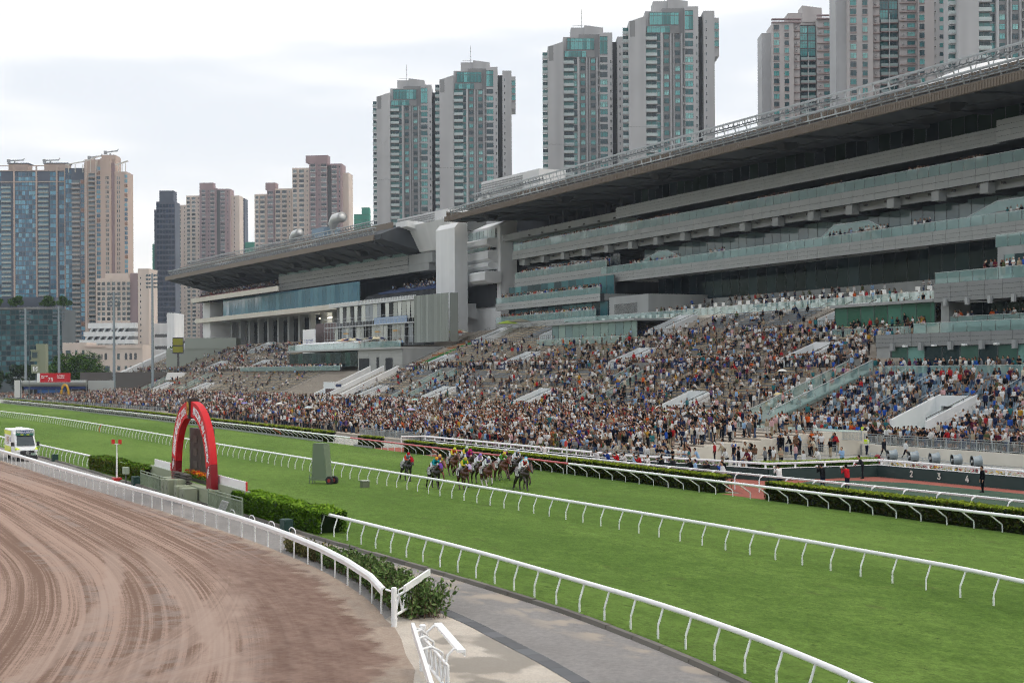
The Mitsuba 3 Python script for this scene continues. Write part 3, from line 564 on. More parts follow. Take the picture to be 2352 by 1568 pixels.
def balustrade(name, fr, l0, l1, t, z0, z1, w, holder, cap=True):
    m = MB(fr, (0.50, 0.54, 0.55)); m.bar((l0, t, z1 + 0.02), (l1, t, z1 + 0.02), 0.05, 0.05)
    for l in np.arange(l0, l1 + 0.01, w): m.bar((l, t + 0.03, z0), (l, t + 0.03, z1), 0.07, 0.04, (0.10, 0.11, 0.11))
    bk = put(name, m, 'metal', holder)
    pm = MB(); pm.add([(0.02, 0, 0), (0.98, 0, 0), (0.98, 0, 1), (0.02, 0, 1)], [[0, 1, 2, 3]]); pp = proto(pm, 'clear_pane')
    many('pane', pp, [(0, fmat(fr, (l, t, z0), 0, (min(w, l1 - l), 1, z1 - z0))) for l in np.arange(l0, l1 - 0.05, w)], bk, 'pane_run'); return bk
def glazing(name, fr, l0, l1, t, z0, z1, w, holder, cols, frame=(0.10, 0.11, 0.115), bar=0.08):
    m = MB(fr, frame); m.box(l0, l1, t + 0.1, t + 0.2, z0, z1)
    for l in np.arange(l0, l1 + 0.01, w): m.box(l - bar / 2, l + bar / 2, t - 0.04, t + 0.1, z0, z1)
    bk = put(name, m, 'paint', holder); pp = [proto((lambda q: q.box(0.02, 0.98, 0, 0.06, 0.0, 1.0))(MB(col=c)), 'window_glass') for c in cols]
    many('pane', pp, [(int(rng.integers(len(pp))), fmat(fr, (l, t, z0), rng.normal(0, 0.004), (min(w, l1 - l), 1, z1 - z0))) for l in np.arange(l0, l1 - 0.05, w)], bk, 'pane_run'); return bk
YB = 136.0
DARKG = [hx('16222a'), hx('1a2a33'), hx('101a20'), hx('20343c')]; PALEG = [hx('6f8388'), hx('7a8e92'), hx('64787e'), hx('829699')]; TEALG = [hx('3c6a72'), hx('477a80'), hx('2f5660'), hx('54898c')]
# B3 / B2 / B1 bands
band('lower_band', NEAR, -259.5, XR, YB, 24.7, 26.5, 3, 2.6, GS, thick=0.5)
band('middle_band', NEAR, -300.5, XR, YB, 32.0, 33.9, 2, 2.6, GS, thick=0.5)
band('upper_band', NEAR, -252.0, -149.5, YB - 0.6, 36.4, 38.5, 4, 2.6, GS, thick=0.8)
band('upper_band', NEAR, -149.5, XR, YB - 1.4, 36.4, 39.2, 4, 2.6, GS, thick=0.8)
slab('floor_slab', -259.5, XR, [(YB + 0.5, 25.3), (150, 25.3), (150, 26.4), (YB + 0.5, 26.4)], 'grey_render')
slab('floor_slab', -300.5, XR, [(YB + 0.5, 32.6), (150, 32.6), (150, 33.6), (YB + 0.5, 33.6)], 'grey_render')
slab('floor_slab', -252, XR, [(YB + 0.2, 36.9), (150, 36.9), (150, 38.0), (YB + 0.2, 38.0)], 'dark_soffit')
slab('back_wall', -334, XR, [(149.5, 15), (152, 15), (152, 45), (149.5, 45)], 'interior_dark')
balustrade('balustrade', NEAR, -259.5, XR, YB + 0.1, 26.5, 27.75, 2.3, GS)
balustrade('balustrade', NEAR, -300.0, XR, YB + 0.1, 33.9, 35.3, 2.3, GS)
# beams, piers under the middle band
for l in [-305.0 + 9.45 * i for i in range(1, 28)]:
    m = MB(NEAR); m.box(l - 0.75, l + 0.75, YB + 0.35, YB + 1.6, 30.6, 31.99); put('pier', m, 'grey_render', GS)
    m = MB(NEAR); m.box(l - 0.5, l + 0.5, YB + 1.6, 149, 30.5, 32.5); put('beam', m, 'dark_soffit', GS)
slab('edge_beam', -300.5, XR, [(YB + 1.7, 31.0), (YB + 2.3, 31.0), (YB + 2.3, 32.2), (YB + 1.7, 32.2)], 'grey_render')
for i, l in enumerate(np.arange(-292, XR, 4.7)):
    m = MB(NEAR, (0.05, 0.05, 0.05)); m.box(l - 0.25, l + 0.25, YB + 0.9, YB + 1.3, 31.55, 31.85); put('spotlight', m, 'paint', GS)
# glazed back walls
glazing('promenade_glazing', NEAR, -252, XR, 141.5, 26.4, 30.9, 2.5, GS, PALEG, bar=0.04)
glazing('balcony_glazing', NEAR, -308.8, -252, 140.0, 33.7, 36.9, 2.6, GS, [hx('9db0b2'), hx('8fa6aa'), hx('a9b9ba')], bar=0.03)
glazing('balcony_glazing', NEAR, -252, XR, 143.0, 33.7, 37, 3.0, GS, DARKG + PALEG[:2])
glazing('suite_glazing', NEAR, -252, XR, 139.5, 38.4, 42.3, 2.6, GS, [hx('1d2a2c'), hx('27383a'), hx('16201f'), hx('1c3320'), hx('2a4030')], bar=0.12)
slab('balcony_fascia', -308.8, -252, [(137.6, 36.8), (140.2, 36.8), (140.2, 38.2), (137.6, 38.2)], 'grey_render')
for l in np.arange(-296, -254, 6.4):
    m = MB(NEAR); m.box(l - 0.5, l + 0.5, 143, 144, 38.2, 42.5); put('roof_column', m, 'dark_soffit', GS)
    m = MB(NEAR, (0.03, 0.03, 0.03)); m.box(l + 1, l + 1.5, 137.3, 137.6, 36.9, 37.2); put('spotlight', m, 'paint', GS)
# stair landings behind the promenade balustrade
for a, b, c, d in ((-245.5, -238.6, -235.5, -231), (-189.5, -186.5, -178.3, -174.5), (-157.5, -152, -146, -141)):
    m = MB(NEAR, (0.25, 0.265, 0.265)); m.hexa([(a, 136.9, 26.4), (d, 136.9, 26.4), (a, 139, 26.4), (d, 139, 26.4), (b, 136.9, 28.1), (c, 136.9, 28.1), (b, 139, 28.1), (c, 139, 28.1)]); put('stair_landing', m, 'paint', GS)
    m = MB(NEAR); m.add([(a, 136.85, 27.4), (b, 136.85, 28.1), (b, 136.85, 29.4), (a, 136.85, 27.9)], [[0, 1, 2, 3]]); m.add([(b, 136.85, 28.1), (c, 136.85, 28.1), (c, 136.85, 29.4), (b, 136.85, 29.4)], [[0, 1, 2, 3]]); m.add([(c, 136.85, 28.1), (d, 136.85, 27.4), (d, 136.85, 27.9), (c, 136.85, 29.4)], [[0, 1, 2, 3]])
    put('landing_glass', m, 'clear_pane', GS)
    m = MB(NEAR, (0.5, 0.53, 0.54)); m.tube([(a, 136.85, 27.9), (b, 136.85, 29.42), (c, 136.85, 29.42), (d, 136.85, 27.9)], 0.05, 5); put('landing_rail', m, 'metal', GS)
# level of white desks behind the terrace top: dark glass wall, soffit fans
glazing('club_glazing', NEAR, -252, -172, 144.5, 20.6, 25.3, 2.8, GS, DARKG + [hx('2c4048')])
glazing('club_glazing', NEAR, -172, -128, 142.5, 20.6, 25.3, 2.8, GS, DARKG)
slab('club_wall', -252, -110, [(142.2, 15.5), (145, 15.5), (145, 20.6), (142.2, 20.6)], 'grey_render')
slab('club_deck', -262, -128, [(129.2, 14), (133.4, 14), (133.4, 16.9), (129.2, 16.9)], 'cream_wall')
slab('club_deck', -262, -128, [(133.4, 14), (137.0, 14), (137.0, 17.8), (133.4, 17.8)], 'cream_wall')
slab('club_deck', -262, -128, [(137.0, 14), (143.0, 14), (143.0, 18.7), (137.0, 18.7)], 'cream_wall')
balustrade('club_balustrade', NEAR, -262, -128, 129.4, 16.9, 18.0, 2.0, GS)
fp = MB(col=(0.12, 0.125, 0.125)); fp.box(-0.25, 0.25, -0.25, 0.25, -0.45, 0); fp = proto(fp); fq = MB(col=(0.22, 0.23, 0.23)); fq.box(-0.9, 0.9, -0.4, 0.4, -0.35, 0); fq = proto(fq)
many('soffit_unit', [fp, fq], [(i % 3 == 0, fmat(NEAR, (l, YB + 1.8 + (i % 2) * 1.6, 25.29))) for i, l in enumerate(np.arange(-250, -110, 3.3))], GS)
# white desk tables in rows
tp = MB(col=(0.82, 0.82, 0.80)); tp.box(-0.55, 0.55, -0.42, 0.42, 0.70, 0.74); tp.box(-0.55, 0.55, -0.45, -0.42, 0.02, 0.74); tp = proto(tp)
cp = MB(col=hx('8a8474')); cp.box(-0.22, 0.22, -0.2, 0.2, 0.4, 0.46); cp.box(-0.22, 0.22, 0.18, 0.22, 0.46, 0.95, hx('4a463c')); cp.box(-0.2, 0.2, -0.18, 0.18, 0.02, 0.4, hx('55503f')); cp = proto(cp)
for row, (t, z) in enumerate(((131.0, 16.9), (135.0, 17.8), (138.6, 18.7))):
    for l in np.arange(-248 + row * 0.7, -132, 2.5):
        if -176 < l < -170 or rng.random() < 0.07: continue
        inst('white_desk', tp, fmat(NEAR, (l, t, z), rng.normal(0, 0.05)), label=('front', 'middle', 'back')[row] + ' row white betting desk above the nearer terrace', cat='desk', group='white desks under the grandstand balcony')
        inst('desk_chair', cp, fmat(NEAR, (l + 1.0, t + 0.5, z), rng.normal(0, 0.3)), label='brown chair beside a white desk of the ' + ('front', 'middle', 'back')[row] + ' row above the terrace', cat='chair', group='chairs among the white desks')
# left wing balconies
for (l0, l1, t, zb0, zb1, zg) in ((-300, -257.5, 136.3, 26.0, 27.9, 29.2), (-300.5, -252, 132, 21.0, 22.5, 23.7), (-296, -250, 130, 16.9, 18.1, 19.4)):
    band('wing_band', NEAR, l0, l1, t, zb0, zb1, 2, 2.6, GS, col=shade(PANEL, 1.08)); balustrade('wing_balustrade', NEAR, l0, l1, t + 0.1, zb1, zg, 1.8, GS)
    slab('wing_floor', l0, l1, [(t + 0.9, zb0 + 0.2), (143, zb0 + 0.2), (143, zb1 - 0.1), (t + 0.9, zb1 - 0.1)], 'grey_render')
glazing('wing_glazing', NEAR, -300, -258, 139.5, 27.9, 30.6, 2.4, GS, DARKG + TEALG[2:3])
glazing('wing_glazing', NEAR, -300, -252, 135.0, 22.4, 26.0, 3.2, GS, TEALG + [hx('22363e')])
glazing('wing_glazing', NEAR, -296, -250, 133.2, 18.0, 21.0, 3.2, GS, TEALG[:2] + [hx('22363e'), hx('2a4650')])
slab('service_block', -246.5, -232, [(131, 14.2), (143, 14.2), (143, 21.4), (131, 21.4)], 'grey_render')
m = MB(NEAR, (0.08, 0.085, 0.085)); [m.box(-244.5, -236, 130.94, 131.0, z, z + 0.10) for z in np.arange(18.3, 20.0, 0.2)]; put('louver', m, 'paint', GS)
slab('wing_base', -300, -250, [(130.6, 13.6), (133, 13.6), (133, 17), (130.6, 17)], 'grey_render')
# glazed boxes let into the terrace
for l0, l1, z0, z1, t, lb in ((-249, -217.5, 13.2, 16.2, 120.6, 'pale'), (-164, -144.5, 12.6, 16.0, 120.5, 'green')):
    glazing('box_glazing', NEAR, l0, l1, t, z0, z1, 2.7, GS, [hx('7d948f'), hx('8aa09a'), hx('72898a')] if lb == 'pale' else [hx('3f6b5c'), hx('4a7a69'), hx('35604f')], bar=0.05)
    slab('box_roof', l0 - 0.4, l1 + 0.4, [(t - 0.6, z1), (129.2, z1), (129.2, z1 + 0.35), (t - 0.6, z1 + 0.35)], 'grey_render')
    slab('box_base', l0, l1, [(t, 7), (t + 0.5, 7), (t + 0.5, z0), (t, z0)], 'terrace_concrete')
    balustrade('box_balustrade', NEAR, l0 - 2, l1 + 1, t - 2.2, z0 - 0.6, z0 + 0.5, 1.5, GS)
# ---- roof
FT, FZ = 126.0, 41.2
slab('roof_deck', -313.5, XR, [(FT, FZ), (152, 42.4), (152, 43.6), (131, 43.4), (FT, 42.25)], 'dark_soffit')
slab('roof_top', -313.5, XR, [(131, 43.41), (152, 43.61), (152, 46.2), (131.2, 44.6)], 'grey_render')
BRZ = hx('6f655b')
m = MB(NEAR, BRZ); m.box(-313.7, XR, FT - 0.5, FT - 0.02, FZ - 0.05, FZ + 1.05); m.box(-313.7, -313.5, FT, 131, FZ, 43.4); put('fascia', m, 'paint', GS)
m = MB(NEAR, BRZ)
for l in np.arange(-313.5, -95, 0.5): m.box(l, l + 0.2, FT - 0.58, FT - 0.5, FZ - 0.05, FZ + 0.95)
put('fascia_ribs', m, 'paint', GS, kind='stuff')
m = MB(NEAR, BRZ); m.box(-313.7, XR, 130.7, 131.0, 43.95, 44.9); put('rear_fascia', m, 'paint', GS)
m = MB(NEAR, BRZ)
for l in np.arange(-313.5, -95, 0.55): m.box(l, l + 0.2, 130.62, 130.7, 43.97, 44.85)
put('rear_fascia_ribs', m, 'paint', GS, kind='stuff')
for l in np.arange(-306, XR, 12.5):
    m = MB(NEAR, (0.10, 0.105, 0.11)); m.prism([(FT + 0.4, FZ - 0.02), (FT + 0.4, FZ - 0.22), (148, 41.5), (148, 42.2)], l - 0.55, l + 0.55); put('roof_beam', m, 'dark_soffit', GS)
slab('soffit_beam', -313, XR, [(133, 41.25), (134, 41.25), (134, 41.55), (133, 41.5)], 'dark_soffit')
for l in (-297, -262, -225, -188, -152, -120):
    m = MB(NEAR, (0.02, 0.02, 0.022)); m.hexa([(l + x, 129.5 + y, z) for z, w in ((40.3, 0.7), (41.3, 1.5)) for y in (-w, w) for x in (-w, w)]); put('loudspeaker', m, 'paint', GS)
def light_rig(fr, l0, l1, t, z, holder, every=1.35, gaps=True):
    m = MB(fr, (0.40, 0.43, 0.44))
    for dz, dt in ((0.0, 0), (0.95, 0.0), (0.95, -0.5)): m.bar((l0, t + dt, z + dz), (l1, t + dt, z + dz), 0.16, 0.16)
    for l in np.arange(l0, l1, 3.2): m.bar((l, t + 0.5, z - 0.9), (l, t - 0.1, z + 0.95), 0.14, 0.14); m.bar((l, t, z), (l, t, z + 0.95), 0.1, 0.1); m.bar((l, t + 0.9, z - 0.9), (l + 1.6, t, z + 0.9), 0.08, 0.08)
    rk = put('light_rig', m, 'metal', holder)
    f = MB(col=(0.13, 0.145, 0.155)); f.hexa([(-0.32, -0.45, 0.2), (0.32, -0.45, 0.2), (-0.25, 0.3, 0.55), (0.25, 0.3, 0.55), (-0.32, -0.5, 0.34), (0.32, -0.5, 0.34), (-0.25, 0.32, 0.72), (0.25, 0.32, 0.72)]); f.bar((0, 0, 0.6), (0, 0.1, 0.95), 0.08, 0.08); fp = proto(f)
    its = [(0, fmat(fr, (l, t - 0.35, z - 0.25), rng.normal(0, 0.12))) for i, l in enumerate(np.arange(l0 + 0.6, l1, every)) if (i // 9) % 4 != 3]
    many('floodlight', fp, its, rk, 'floodlight_run')
light_rig(NEAR, -313, -95, FT + 0.7, 43.0, GS); light_rig(NEAR, -311, -95, 131.6, 46.2, GS)
# white tensile canopies on the roof
for lc, w, h in ((-158, 17, 4.0), (-121, 19, 4.6), (-182, 10, 1.9)):
    u, v = np.meshgrid(np.linspace(-1, 1, 25), np.linspace(0, 1, 13), indexing='ij')
    z = 44.6 + h * (1 - u ** 2) ** 0.8 * (1 - (2 * v - 1) ** 2 * 0.75); V = np.stack([lc + u * w, 134 + v * 16, z], -1).reshape(-1, 3)
    i, j = np.meshgrid(np.arange(24), np.arange(12), indexing='ij'); q = np.stack([i * 13 + j, (i + 1) * 13 + j, (i + 1) * 13 + j + 1, i * 13 + j + 1], -1).reshape(-1, 4)
    m = MB(NEAR, (0.78, 0.79, 0.80)); m.add(V, q); put('fabric_canopy', m, 'cloth', GS, smooth=True)
# ---- white link building between the two stands
LK = thing('link_building', 'white stepped link block with ribbon windows between the two grandstands', 'building')
m = MB(NEAR); m.prism([(137, 0), (165, 0), (165, 42.2), (139.5, 42.2), (137, 40.9)], -346, -334); m.prism([(137, 14), (141, 14), (141, 41.9), (140, 41.9), (137, 40.5)], -334, -309); put('wall', m, 'white_wall', LK)
for z0, z1, t, c in ((36.3, 37.7, 134.4, 0), (33.1, 35.0, 134.6, 0), (31.4, 32.4, 134.6, 0), (28.2, 30.2, 133.0, 1)):
    m = MB(NEAR)
    m.prism([(137, z0 - 0.6), (t + 1, z0 - 0.6), (t, z0), (t, z1 - 0.35), (t + 0.5, z1), (137, z1)], -333.5, -310.5 + 2 * c); put('spandrel', m, 'white_wall', LK)
for z0, z1, cols in ((37.7, 39.9, [hx('9aabaa'), hx('b0bfbc')]), (35.0, 36.0, DARKG), (30.2, 31.4, [hx('3a4d55'), hx('52656b'), hx('20303a')])):
    glazing('ribbon_window', NEAR, -333, -311, 136.7, z0, z1, 2.2, LK, cols)
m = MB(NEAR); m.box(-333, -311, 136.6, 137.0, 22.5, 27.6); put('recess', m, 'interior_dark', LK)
slab('spandrel', -334, -322, [(133.5, 20.6), (137, 20.0), (137, 23.6), (134.2, 23.6), (133.5, 23.0)], 'white_wall', parent=LK)
balustrade('balustrade', NEAR, -332, -311, 134.7, 34.95, 35.7, 1.9, LK)
# ---------------------------------------------------------------- farther grandstand (turned 4.4 degrees)
GF = thing('far_grandstand', 'farther grandstand with a wide grey band, blue glass box and overhanging roof', 'grandstand')
def fslab(name, l0, l1, prof, mat, **kw):
    m = MB(FAR); m.prism(prof, l0, l1); return put(name, m, mat, GF, **kw)
fslab('roof_deck', -222, -38, [(126, 40.1), (150, 34.2), (150, 42.0), (131, 43.3), (126, 41.3)], 'dark_soffit')
m = MB(FAR, BRZ); m.box(-222.3, -42, 125.6, 125.98, 40.05, 41.35); m.box(-222, -42, 130.8, 131.0, 43.2, 44.7); put('fascia', m, 'paint', GF)
light_rig(FAR, -221, -43, 126.8, 42.3, GF, 1.9); light_rig(FAR, -215, -55, 131.8, 45.2, GF, 1.9)
for l in np.arange(-216, -42, 9.5):
    m = MB(FAR); m.prism([(126.4, 40.08), (126.4, 39.8), (148, 33.6), (148, 34.7)], l - 0.45, l + 0.45); put('roof_beam', m, 'dark_soffit', GF)
for l in np.arange(-205, -42, 24):
    m = MB(FAR, (0.02, 0.02, 0.022)); m.hexa([(l + x, 131 + y, z) for z, w in ((37.6, 0.8), (38.9, 1.6)) for y in (-w, w) for x in (-w, w)]); put('loudspeaker', m, 'paint', GF)
m = MB(FAR); m.prism([(131, 43.0), (133, 42.5), (150, 36.6), (150, 43.2), (131, 44.4)], -40.5, -34); m.prism([(136.2, 37.2), (150, 33.5), (150, 43), (133, 43.4)], -38, -16); put('end_gable', m, 'white_wall', GF)
m = MB(FAR); m.prism([(130, 14), (133.2, 14), (133.2, 41.5), (131, 41.5), (130, 40.3)], -16.2, -6.5); put('end_block', m, 'white_wall', GF)
band('wide_band', FAR, -137, -44.6, 136, 34.6, 36.85, 2, 3.4, GF, col=(0.30, 0.31, 0.305)); band('wide_band', FAR, -137, -44.6, 136.25, 32.5, 34.58, 2, 3.4, GF, col=(0.30, 0.31, 0.305))
m = MB(FAR); m.prism([(136.2, 34.4), (147, 34.4), (147, 36.85), (136.2, 36.85)], -44.5, -31); m.prism([(136.3, 32.6), (141, 32.6), (147, 34.38), (136.3, 34.38)], -44.5, -33); m.box(-40, -30.5, 139, 139.3, 36.85, 40.2); put('band_return', m, 'grey_render', GF)
balustrade('balustrade', FAR, -137, -44.6, 136.1, 36.85, 37.8, 1.6, GF)
glazing('corner_glazing', FAR, -43.5, -38, 137.4, 36.85, 40, 2.7, GF, DARKG)
fslab('band_floor', -137, -40, [(137, 33.6), (150, 33.6), (150, 36.5), (137, 36.5)], 'dark_soffit')
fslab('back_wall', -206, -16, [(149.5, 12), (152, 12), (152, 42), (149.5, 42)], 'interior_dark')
# upper seating tier at the left end, cream edge
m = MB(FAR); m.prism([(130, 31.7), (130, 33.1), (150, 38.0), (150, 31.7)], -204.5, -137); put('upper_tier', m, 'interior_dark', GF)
fslab('tier_edge', -205, -120, [(129.6, 31.65), (130.0, 31.65), (130.0, 33.1), (129.6, 33.1)], 'cream_wall')
sp = MB(col=hx('6a3838')); sp.box(-0.5, 0.5, 0, 0.4, 0.0, 0.42); sp = proto(sp)
many('seat_row', sp, [(0, fmat(FAR, (-171, 131 + 0.9 * i, 33.2 + 0.22 * i), 0, (60, 1, 1))) for i in range(14)], GF)
# blue glass box with white seats behind
GLB = [hx('4b7388'), hx('527c90'), hx('466d82'), hx('5a8495')]
glazing('glass_box', FAR, -181, -68, 133, 26.4, 31.65, 3.1, GF, GLB, frame=(0.16, 0.24, 0.28), bar=0.02)
fslab('tier_edge', -210, -68, [(132.4, 25.0), (133.2, 25.0), (133.2, 26.4), (132.4, 26.4)], 'cream_wall')
fslab('lower_tier', -208, -16, [(133.2, 25.0), (150, 25.0), (150, 27.5), (133.2, 26.3)], 'grey_render')
m = MB(FAR); m.prism([(133.5, 26.2), (134, 27.6), (149, 31.5), (149, 26.2)], -66, -17); put('seat_tier', m, 'interior_dark', GF)
sp = MB(col=hx('1d3560')); sp.box(-0.5, 0.5, 0, 0.45, 0.0, 0.5); sp = proto(sp)
many('blue_seat_row', sp, [(0, fmat(FAR, (-38 + (i % 2) * 0.6, 134 + 1.1 * i, 27.7 + 0.3 * i), 0, (40 - 1.3 * i, 1, 1))) for i in range(11)], GF)
m = MB(FAR); m.prism([(131, 20.0), (134, 26.5), (150, 33), (150, 20)], -17.6, -16.3); put('side_wall', m, 'white_wall', GF)
for l in np.arange(-200, -84, 9):
    m = MB(FAR); m.box(l - 0.8, l + 0.8, 139, 140.5, 15, 25); put('column', m, 'grey_render', GF)
m = MB(FAR); m.box(-206, -198, 134, 147, 14, 33); put('end_column', m, 'white_wall', GF)
fslab('concourse_wall', -120, -84, [(143, 15), (143.4, 15), (143.4, 25), (143, 25)], 'white_wall')
lm = MB(FAR, (1, 1, 1)); lm.box(-117, -104, 141, 141.3, 23.6, 23.75); k = put('strip_lamp', lm, 'paint', GF); scene[k]['emitter'] = {'type': 'area', 'radiance': {'type': 'rgb', 'value': [2.2, 2.0, 1.6]}}
# building works clad in foil
WK = thing('building_works', 'half built pavilion clad in silver foil and plastic sheeting below the farther grandstand', 'building works')
Y1 = 120.0
foil = [hx('b9bdb6'), hx('a8aca6'), hx('c8ccc6'), hx('8d949a')]
m = MB(FAR, (0.10, 0.105, 0.11)); m.box(-55.5, -5, Y1 + 1.5, Y1 + 4, 14, 24.2); put('core', m, 'paint', WK)
for z0, z1 in ((14.6, 18.8), (20.0, 23.9)):
    for l in np.arange(-55.5 if z0 < 16 else -50, -5, 2.3):
        if rng.random() < 0.24: continue
        m = MB(FAR, foil[int(rng.integers(4))]); d = rng.uniform(-0.15, 0.15); m.hexa([(l, Y1 + d, z0), (l + 2.1, Y1 - d, z0), (l, Y1 + d + 0.05, z0), (l + 2.1, Y1 - d + 0.05, z0), (l, Y1, z1), (l + 2.1, Y1, z1), (l, Y1 + 0.05, z1), (l + 2.1, Y1 + 0.05, z1)]); put('foil_sheet', m, 'metal', WK)
m = MB(FAR, hx('8fa4bd')); m.box(-28, -10, Y1 - 0.4, Y1 - 0.2, 18.9, 20.6); put('blue_sheet', m, 'paint', WK)
m = MB(FAR, (0.62, 0.64, 0.65)); m.box(-55.5, -5, Y1 - 0.5, Y1 + 3, 24.0, 24.2); m.box(-57.5, -5, Y1 - 0.8, Y1 + 3, 18.9, 19.1); [m.box(l, l + 0.5, Y1 - 0.55, Y1 - 0.5, 24.2, 25.0) for l in np.arange(-55.5, -5, 0.85)]; put('steel_frame', m, 'metal', WK)
m = MB(FAR, (0.5, 0.53, 0.55))
for l in np.arange(-57.5, -5, 2.0): m.bar((l, Y1 - 1, 14), (l, Y1 - 1, 20.3), 0.07, 0.07)
for z in (16, 18, 20.2, 21.0): m.bar((-57.5, Y1 - 1, z), (-5, Y1 - 1, z), 0.06, 0.06)
put('scaffold', m, 'metal', WK)
for l in (-45, -26, -16):
    m = MB(FAR, hx('c8923c')); m.box(l, l + 2.2, Y1 - 1.1, Y1 - 0.6, 17.2, 17.45); put('work_platform', m, 'paint', WK)
m = MB(FAR, hx('8f9590')); q_ = np.linspace(-4.6, 12.5, 20); z_ = Y1 - 1 + 0.22 * np.sin(np.arange(20) * 2.3)
for i in range(19): m.hexa([(l, t + d, z) for z in (14.4, 24.6) for d in (0, 0.04) for l, t in ((q_[i], z_[i]), (q_[i + 1], z_[i + 1]))], shade(hx('8f9590'), 0.86 + 0.28 * ((i * 7) % 5) / 4))
m.box(12.3, 12.5, Y1 - 0.6, Y1 + 1.2, 14.4, 24.6); put('debris_net', m, 'cloth', WK, label='grey debris netting over scaffolding')
m = MB(FAR, (0.09, 0.06, 0.06)); m.prism([(Y1 + 1, 13), (Y1 + 1, 14), (Y1 + 2, 20.5), (Y1 + 2, 13)], -71, -55.5); put('site_screen', m, 'paint', WK)
m = MB(FAR, WHITE); m.box(-72, -63.6, Y1 - 1.2, Y1 - 0.9, 12.8, 19.0); text(m, 'TO OUR LEGENDS', 0.55, (-67.8, Y1 - 1.21, 15.9), (1, 0, 0), (0, 0, 1), hx('4a5a90'), 0.01); text(m, 'AND HEROES', 0.55, (-67.4, Y1 - 1.21, 15.1), (1, 0, 0), (0, 0, 1), hx('4a5a90'), 0.01); put('poster_board', m, 'paint', None, label='tall white billboard with small blue lettering beside the building works', cat='billboard')
# dining box below the works
DB = thing('dining_pavilion', 'low pavilion with dark glass front and grey panelled wall between the terraces', 'pavilion')
T2 = 110.5
glazing('glass_front', FAR, -59.5, -16.5, T2, 9.3, 12.6, 3.0, DB, DARKG + [hx('27423f')], bar=0.06)
band('panel_wall', FAR, -16.5, 7.2, T2 + 0.1, 8.2, 12.9, 6, 6, DB, col=(0.33, 0.345, 0.335), backmat='grey_render')
m = MB(FAR, (0.36, 0.37, 0.36)); m.box(-60, 7.6, T2 - 0.6, T2 + 12, 12.91, 13.3); put('roof', m, 'paint', DB)
balustrade('balustrade', FAR, -60, 7.4, T2 - 0.2, 13.3, 14.6, 2.0, DB)
m = MB(FAR); m.prism([(T2 + 2.5, 13.3), (T2 + 2.5, 14.9), (T2 + 8, 15.5), (T2 + 8, 13.3)], -62, -22); put('white_parapet', m, 'white_wall', DB)
m = MB(FAR); m.box(-15.5, -10, T2 - 0.05, T2, 8.4, 11.0); m.box(-1, 2.5, T2 - 0.05, T2, 8.4, 11); m.box(-5.8, -4.8, T2 - 0.05, T2, 8.4, 11.2); put('doorway', m, 'interior_dark', DB)
m = MB(FAR); m.box(7.21, 7.5, T2 + 0.2, T2 + 11.8, 7.0, 12.9); put('return_wall', m, 'grey_render', DB)
balustrade('front_balustrade', FAR, -92, -22, T2 - 1.9, 8.4, 9.5, 2.2, DB)
# parasols on the pavilion terrace
def parasol(fr, l, t, z, r, cols, label):
    k = thing('parasol', label, 'parasol', None); m = MB(fr, (0.5, 0.5, 0.48)); m.tube([(l, t, z), (l, t, z + 2.6)], 0.04, 6); put('pole', m, 'metal', k)
    m = MB(fr); n = 8
    for i in range(n):
        a, b = 2 * np.pi * i / n, 2 * np.pi * (i + 1) / n
        for r0, r1, z0, z1, q in ((0, r / 2, 2.75, 2.5, 0), (r / 2, r, 2.5, 2.1, 1)):
            P_ = [(l + rr * math.cos(x), t + rr * math.sin(x), z + zz) for rr, zz, x in ((r0, z0, a), (r1, z1, a), (r1, z1, b), (r0, z0, b))]
            m.add(P_, [[0, 1, 2, 3]], cols[(i + q) % len(cols)])
    put('canopy', m, 'cloth', k)
CRM, NV = hx('d8cfb0'), hx('2a2f55')
for l, t, r, cols, lb in ((-14, 114, 2.6, (CRM, NV), 'checked cream and navy parasol nearest the glass corner of the pavilion terrace'), (-30, 115, 2.6, (CRM, NV), 'checked cream and navy parasol in front of the foil cladding'), (-37, 116, 2.4, (hx('d9a184'), CRM), 'peach and cream parasol left of the checked ones'), (-22, 116, 2.3, (hx('9a9684'),), 'plain grey parasol between the two checked ones')):
    parasol(FAR, l, t, 13.3, r, cols, lb)
for l, t, z, cols, lb in ((-302, 124, 14.2, (hx('c85a3c'), hx('e0d6c4')), 'orange and white parasol on the upper terrace beside the debris netting'), (-305, 125, 14.4, (hx('9db04a'),), 'lime green parasol beside the orange one'), (-283, 127, 15.6, (hx('a3b850'),), 'lime parasol at the head of the green slide stair'), (-277, 127, 15.8, (hx('8d8878'),), 'brown grey parasol right of the lime one')):
    parasol(NEAR, l, t, z, 2.4, cols, lb)
# green banner slide and wooden steps beside it
k = thing('wooden_stair', 'broad stair of orange brown wooden steps between white parapets', 'stair')
for i in range(14):
    t = 109.0 + i * 1.15; m = MB(NEAR, shade(hx('8a5a34'), rng.uniform(0.85, 1.15))); z = step_z(Y0N, t); m.box(-297, -291.5, t, t + 1.1, z, z + 0.42); put('step', m, 'paint', k)
m = MB(NEAR, hx('2f9a55')); m.prism([(109, step_z(Y0N, 109)), (109, step_z(Y0N, 109) + 0.7), (125.2, step_z(Y0N, 125) + 0.75), (125.2, step_z(Y0N, 125))], -291.3, -291.1); put('green_banner', m, 'cloth', None, label='long bright green banner hung down the side of the wooden stair', cat='banner')
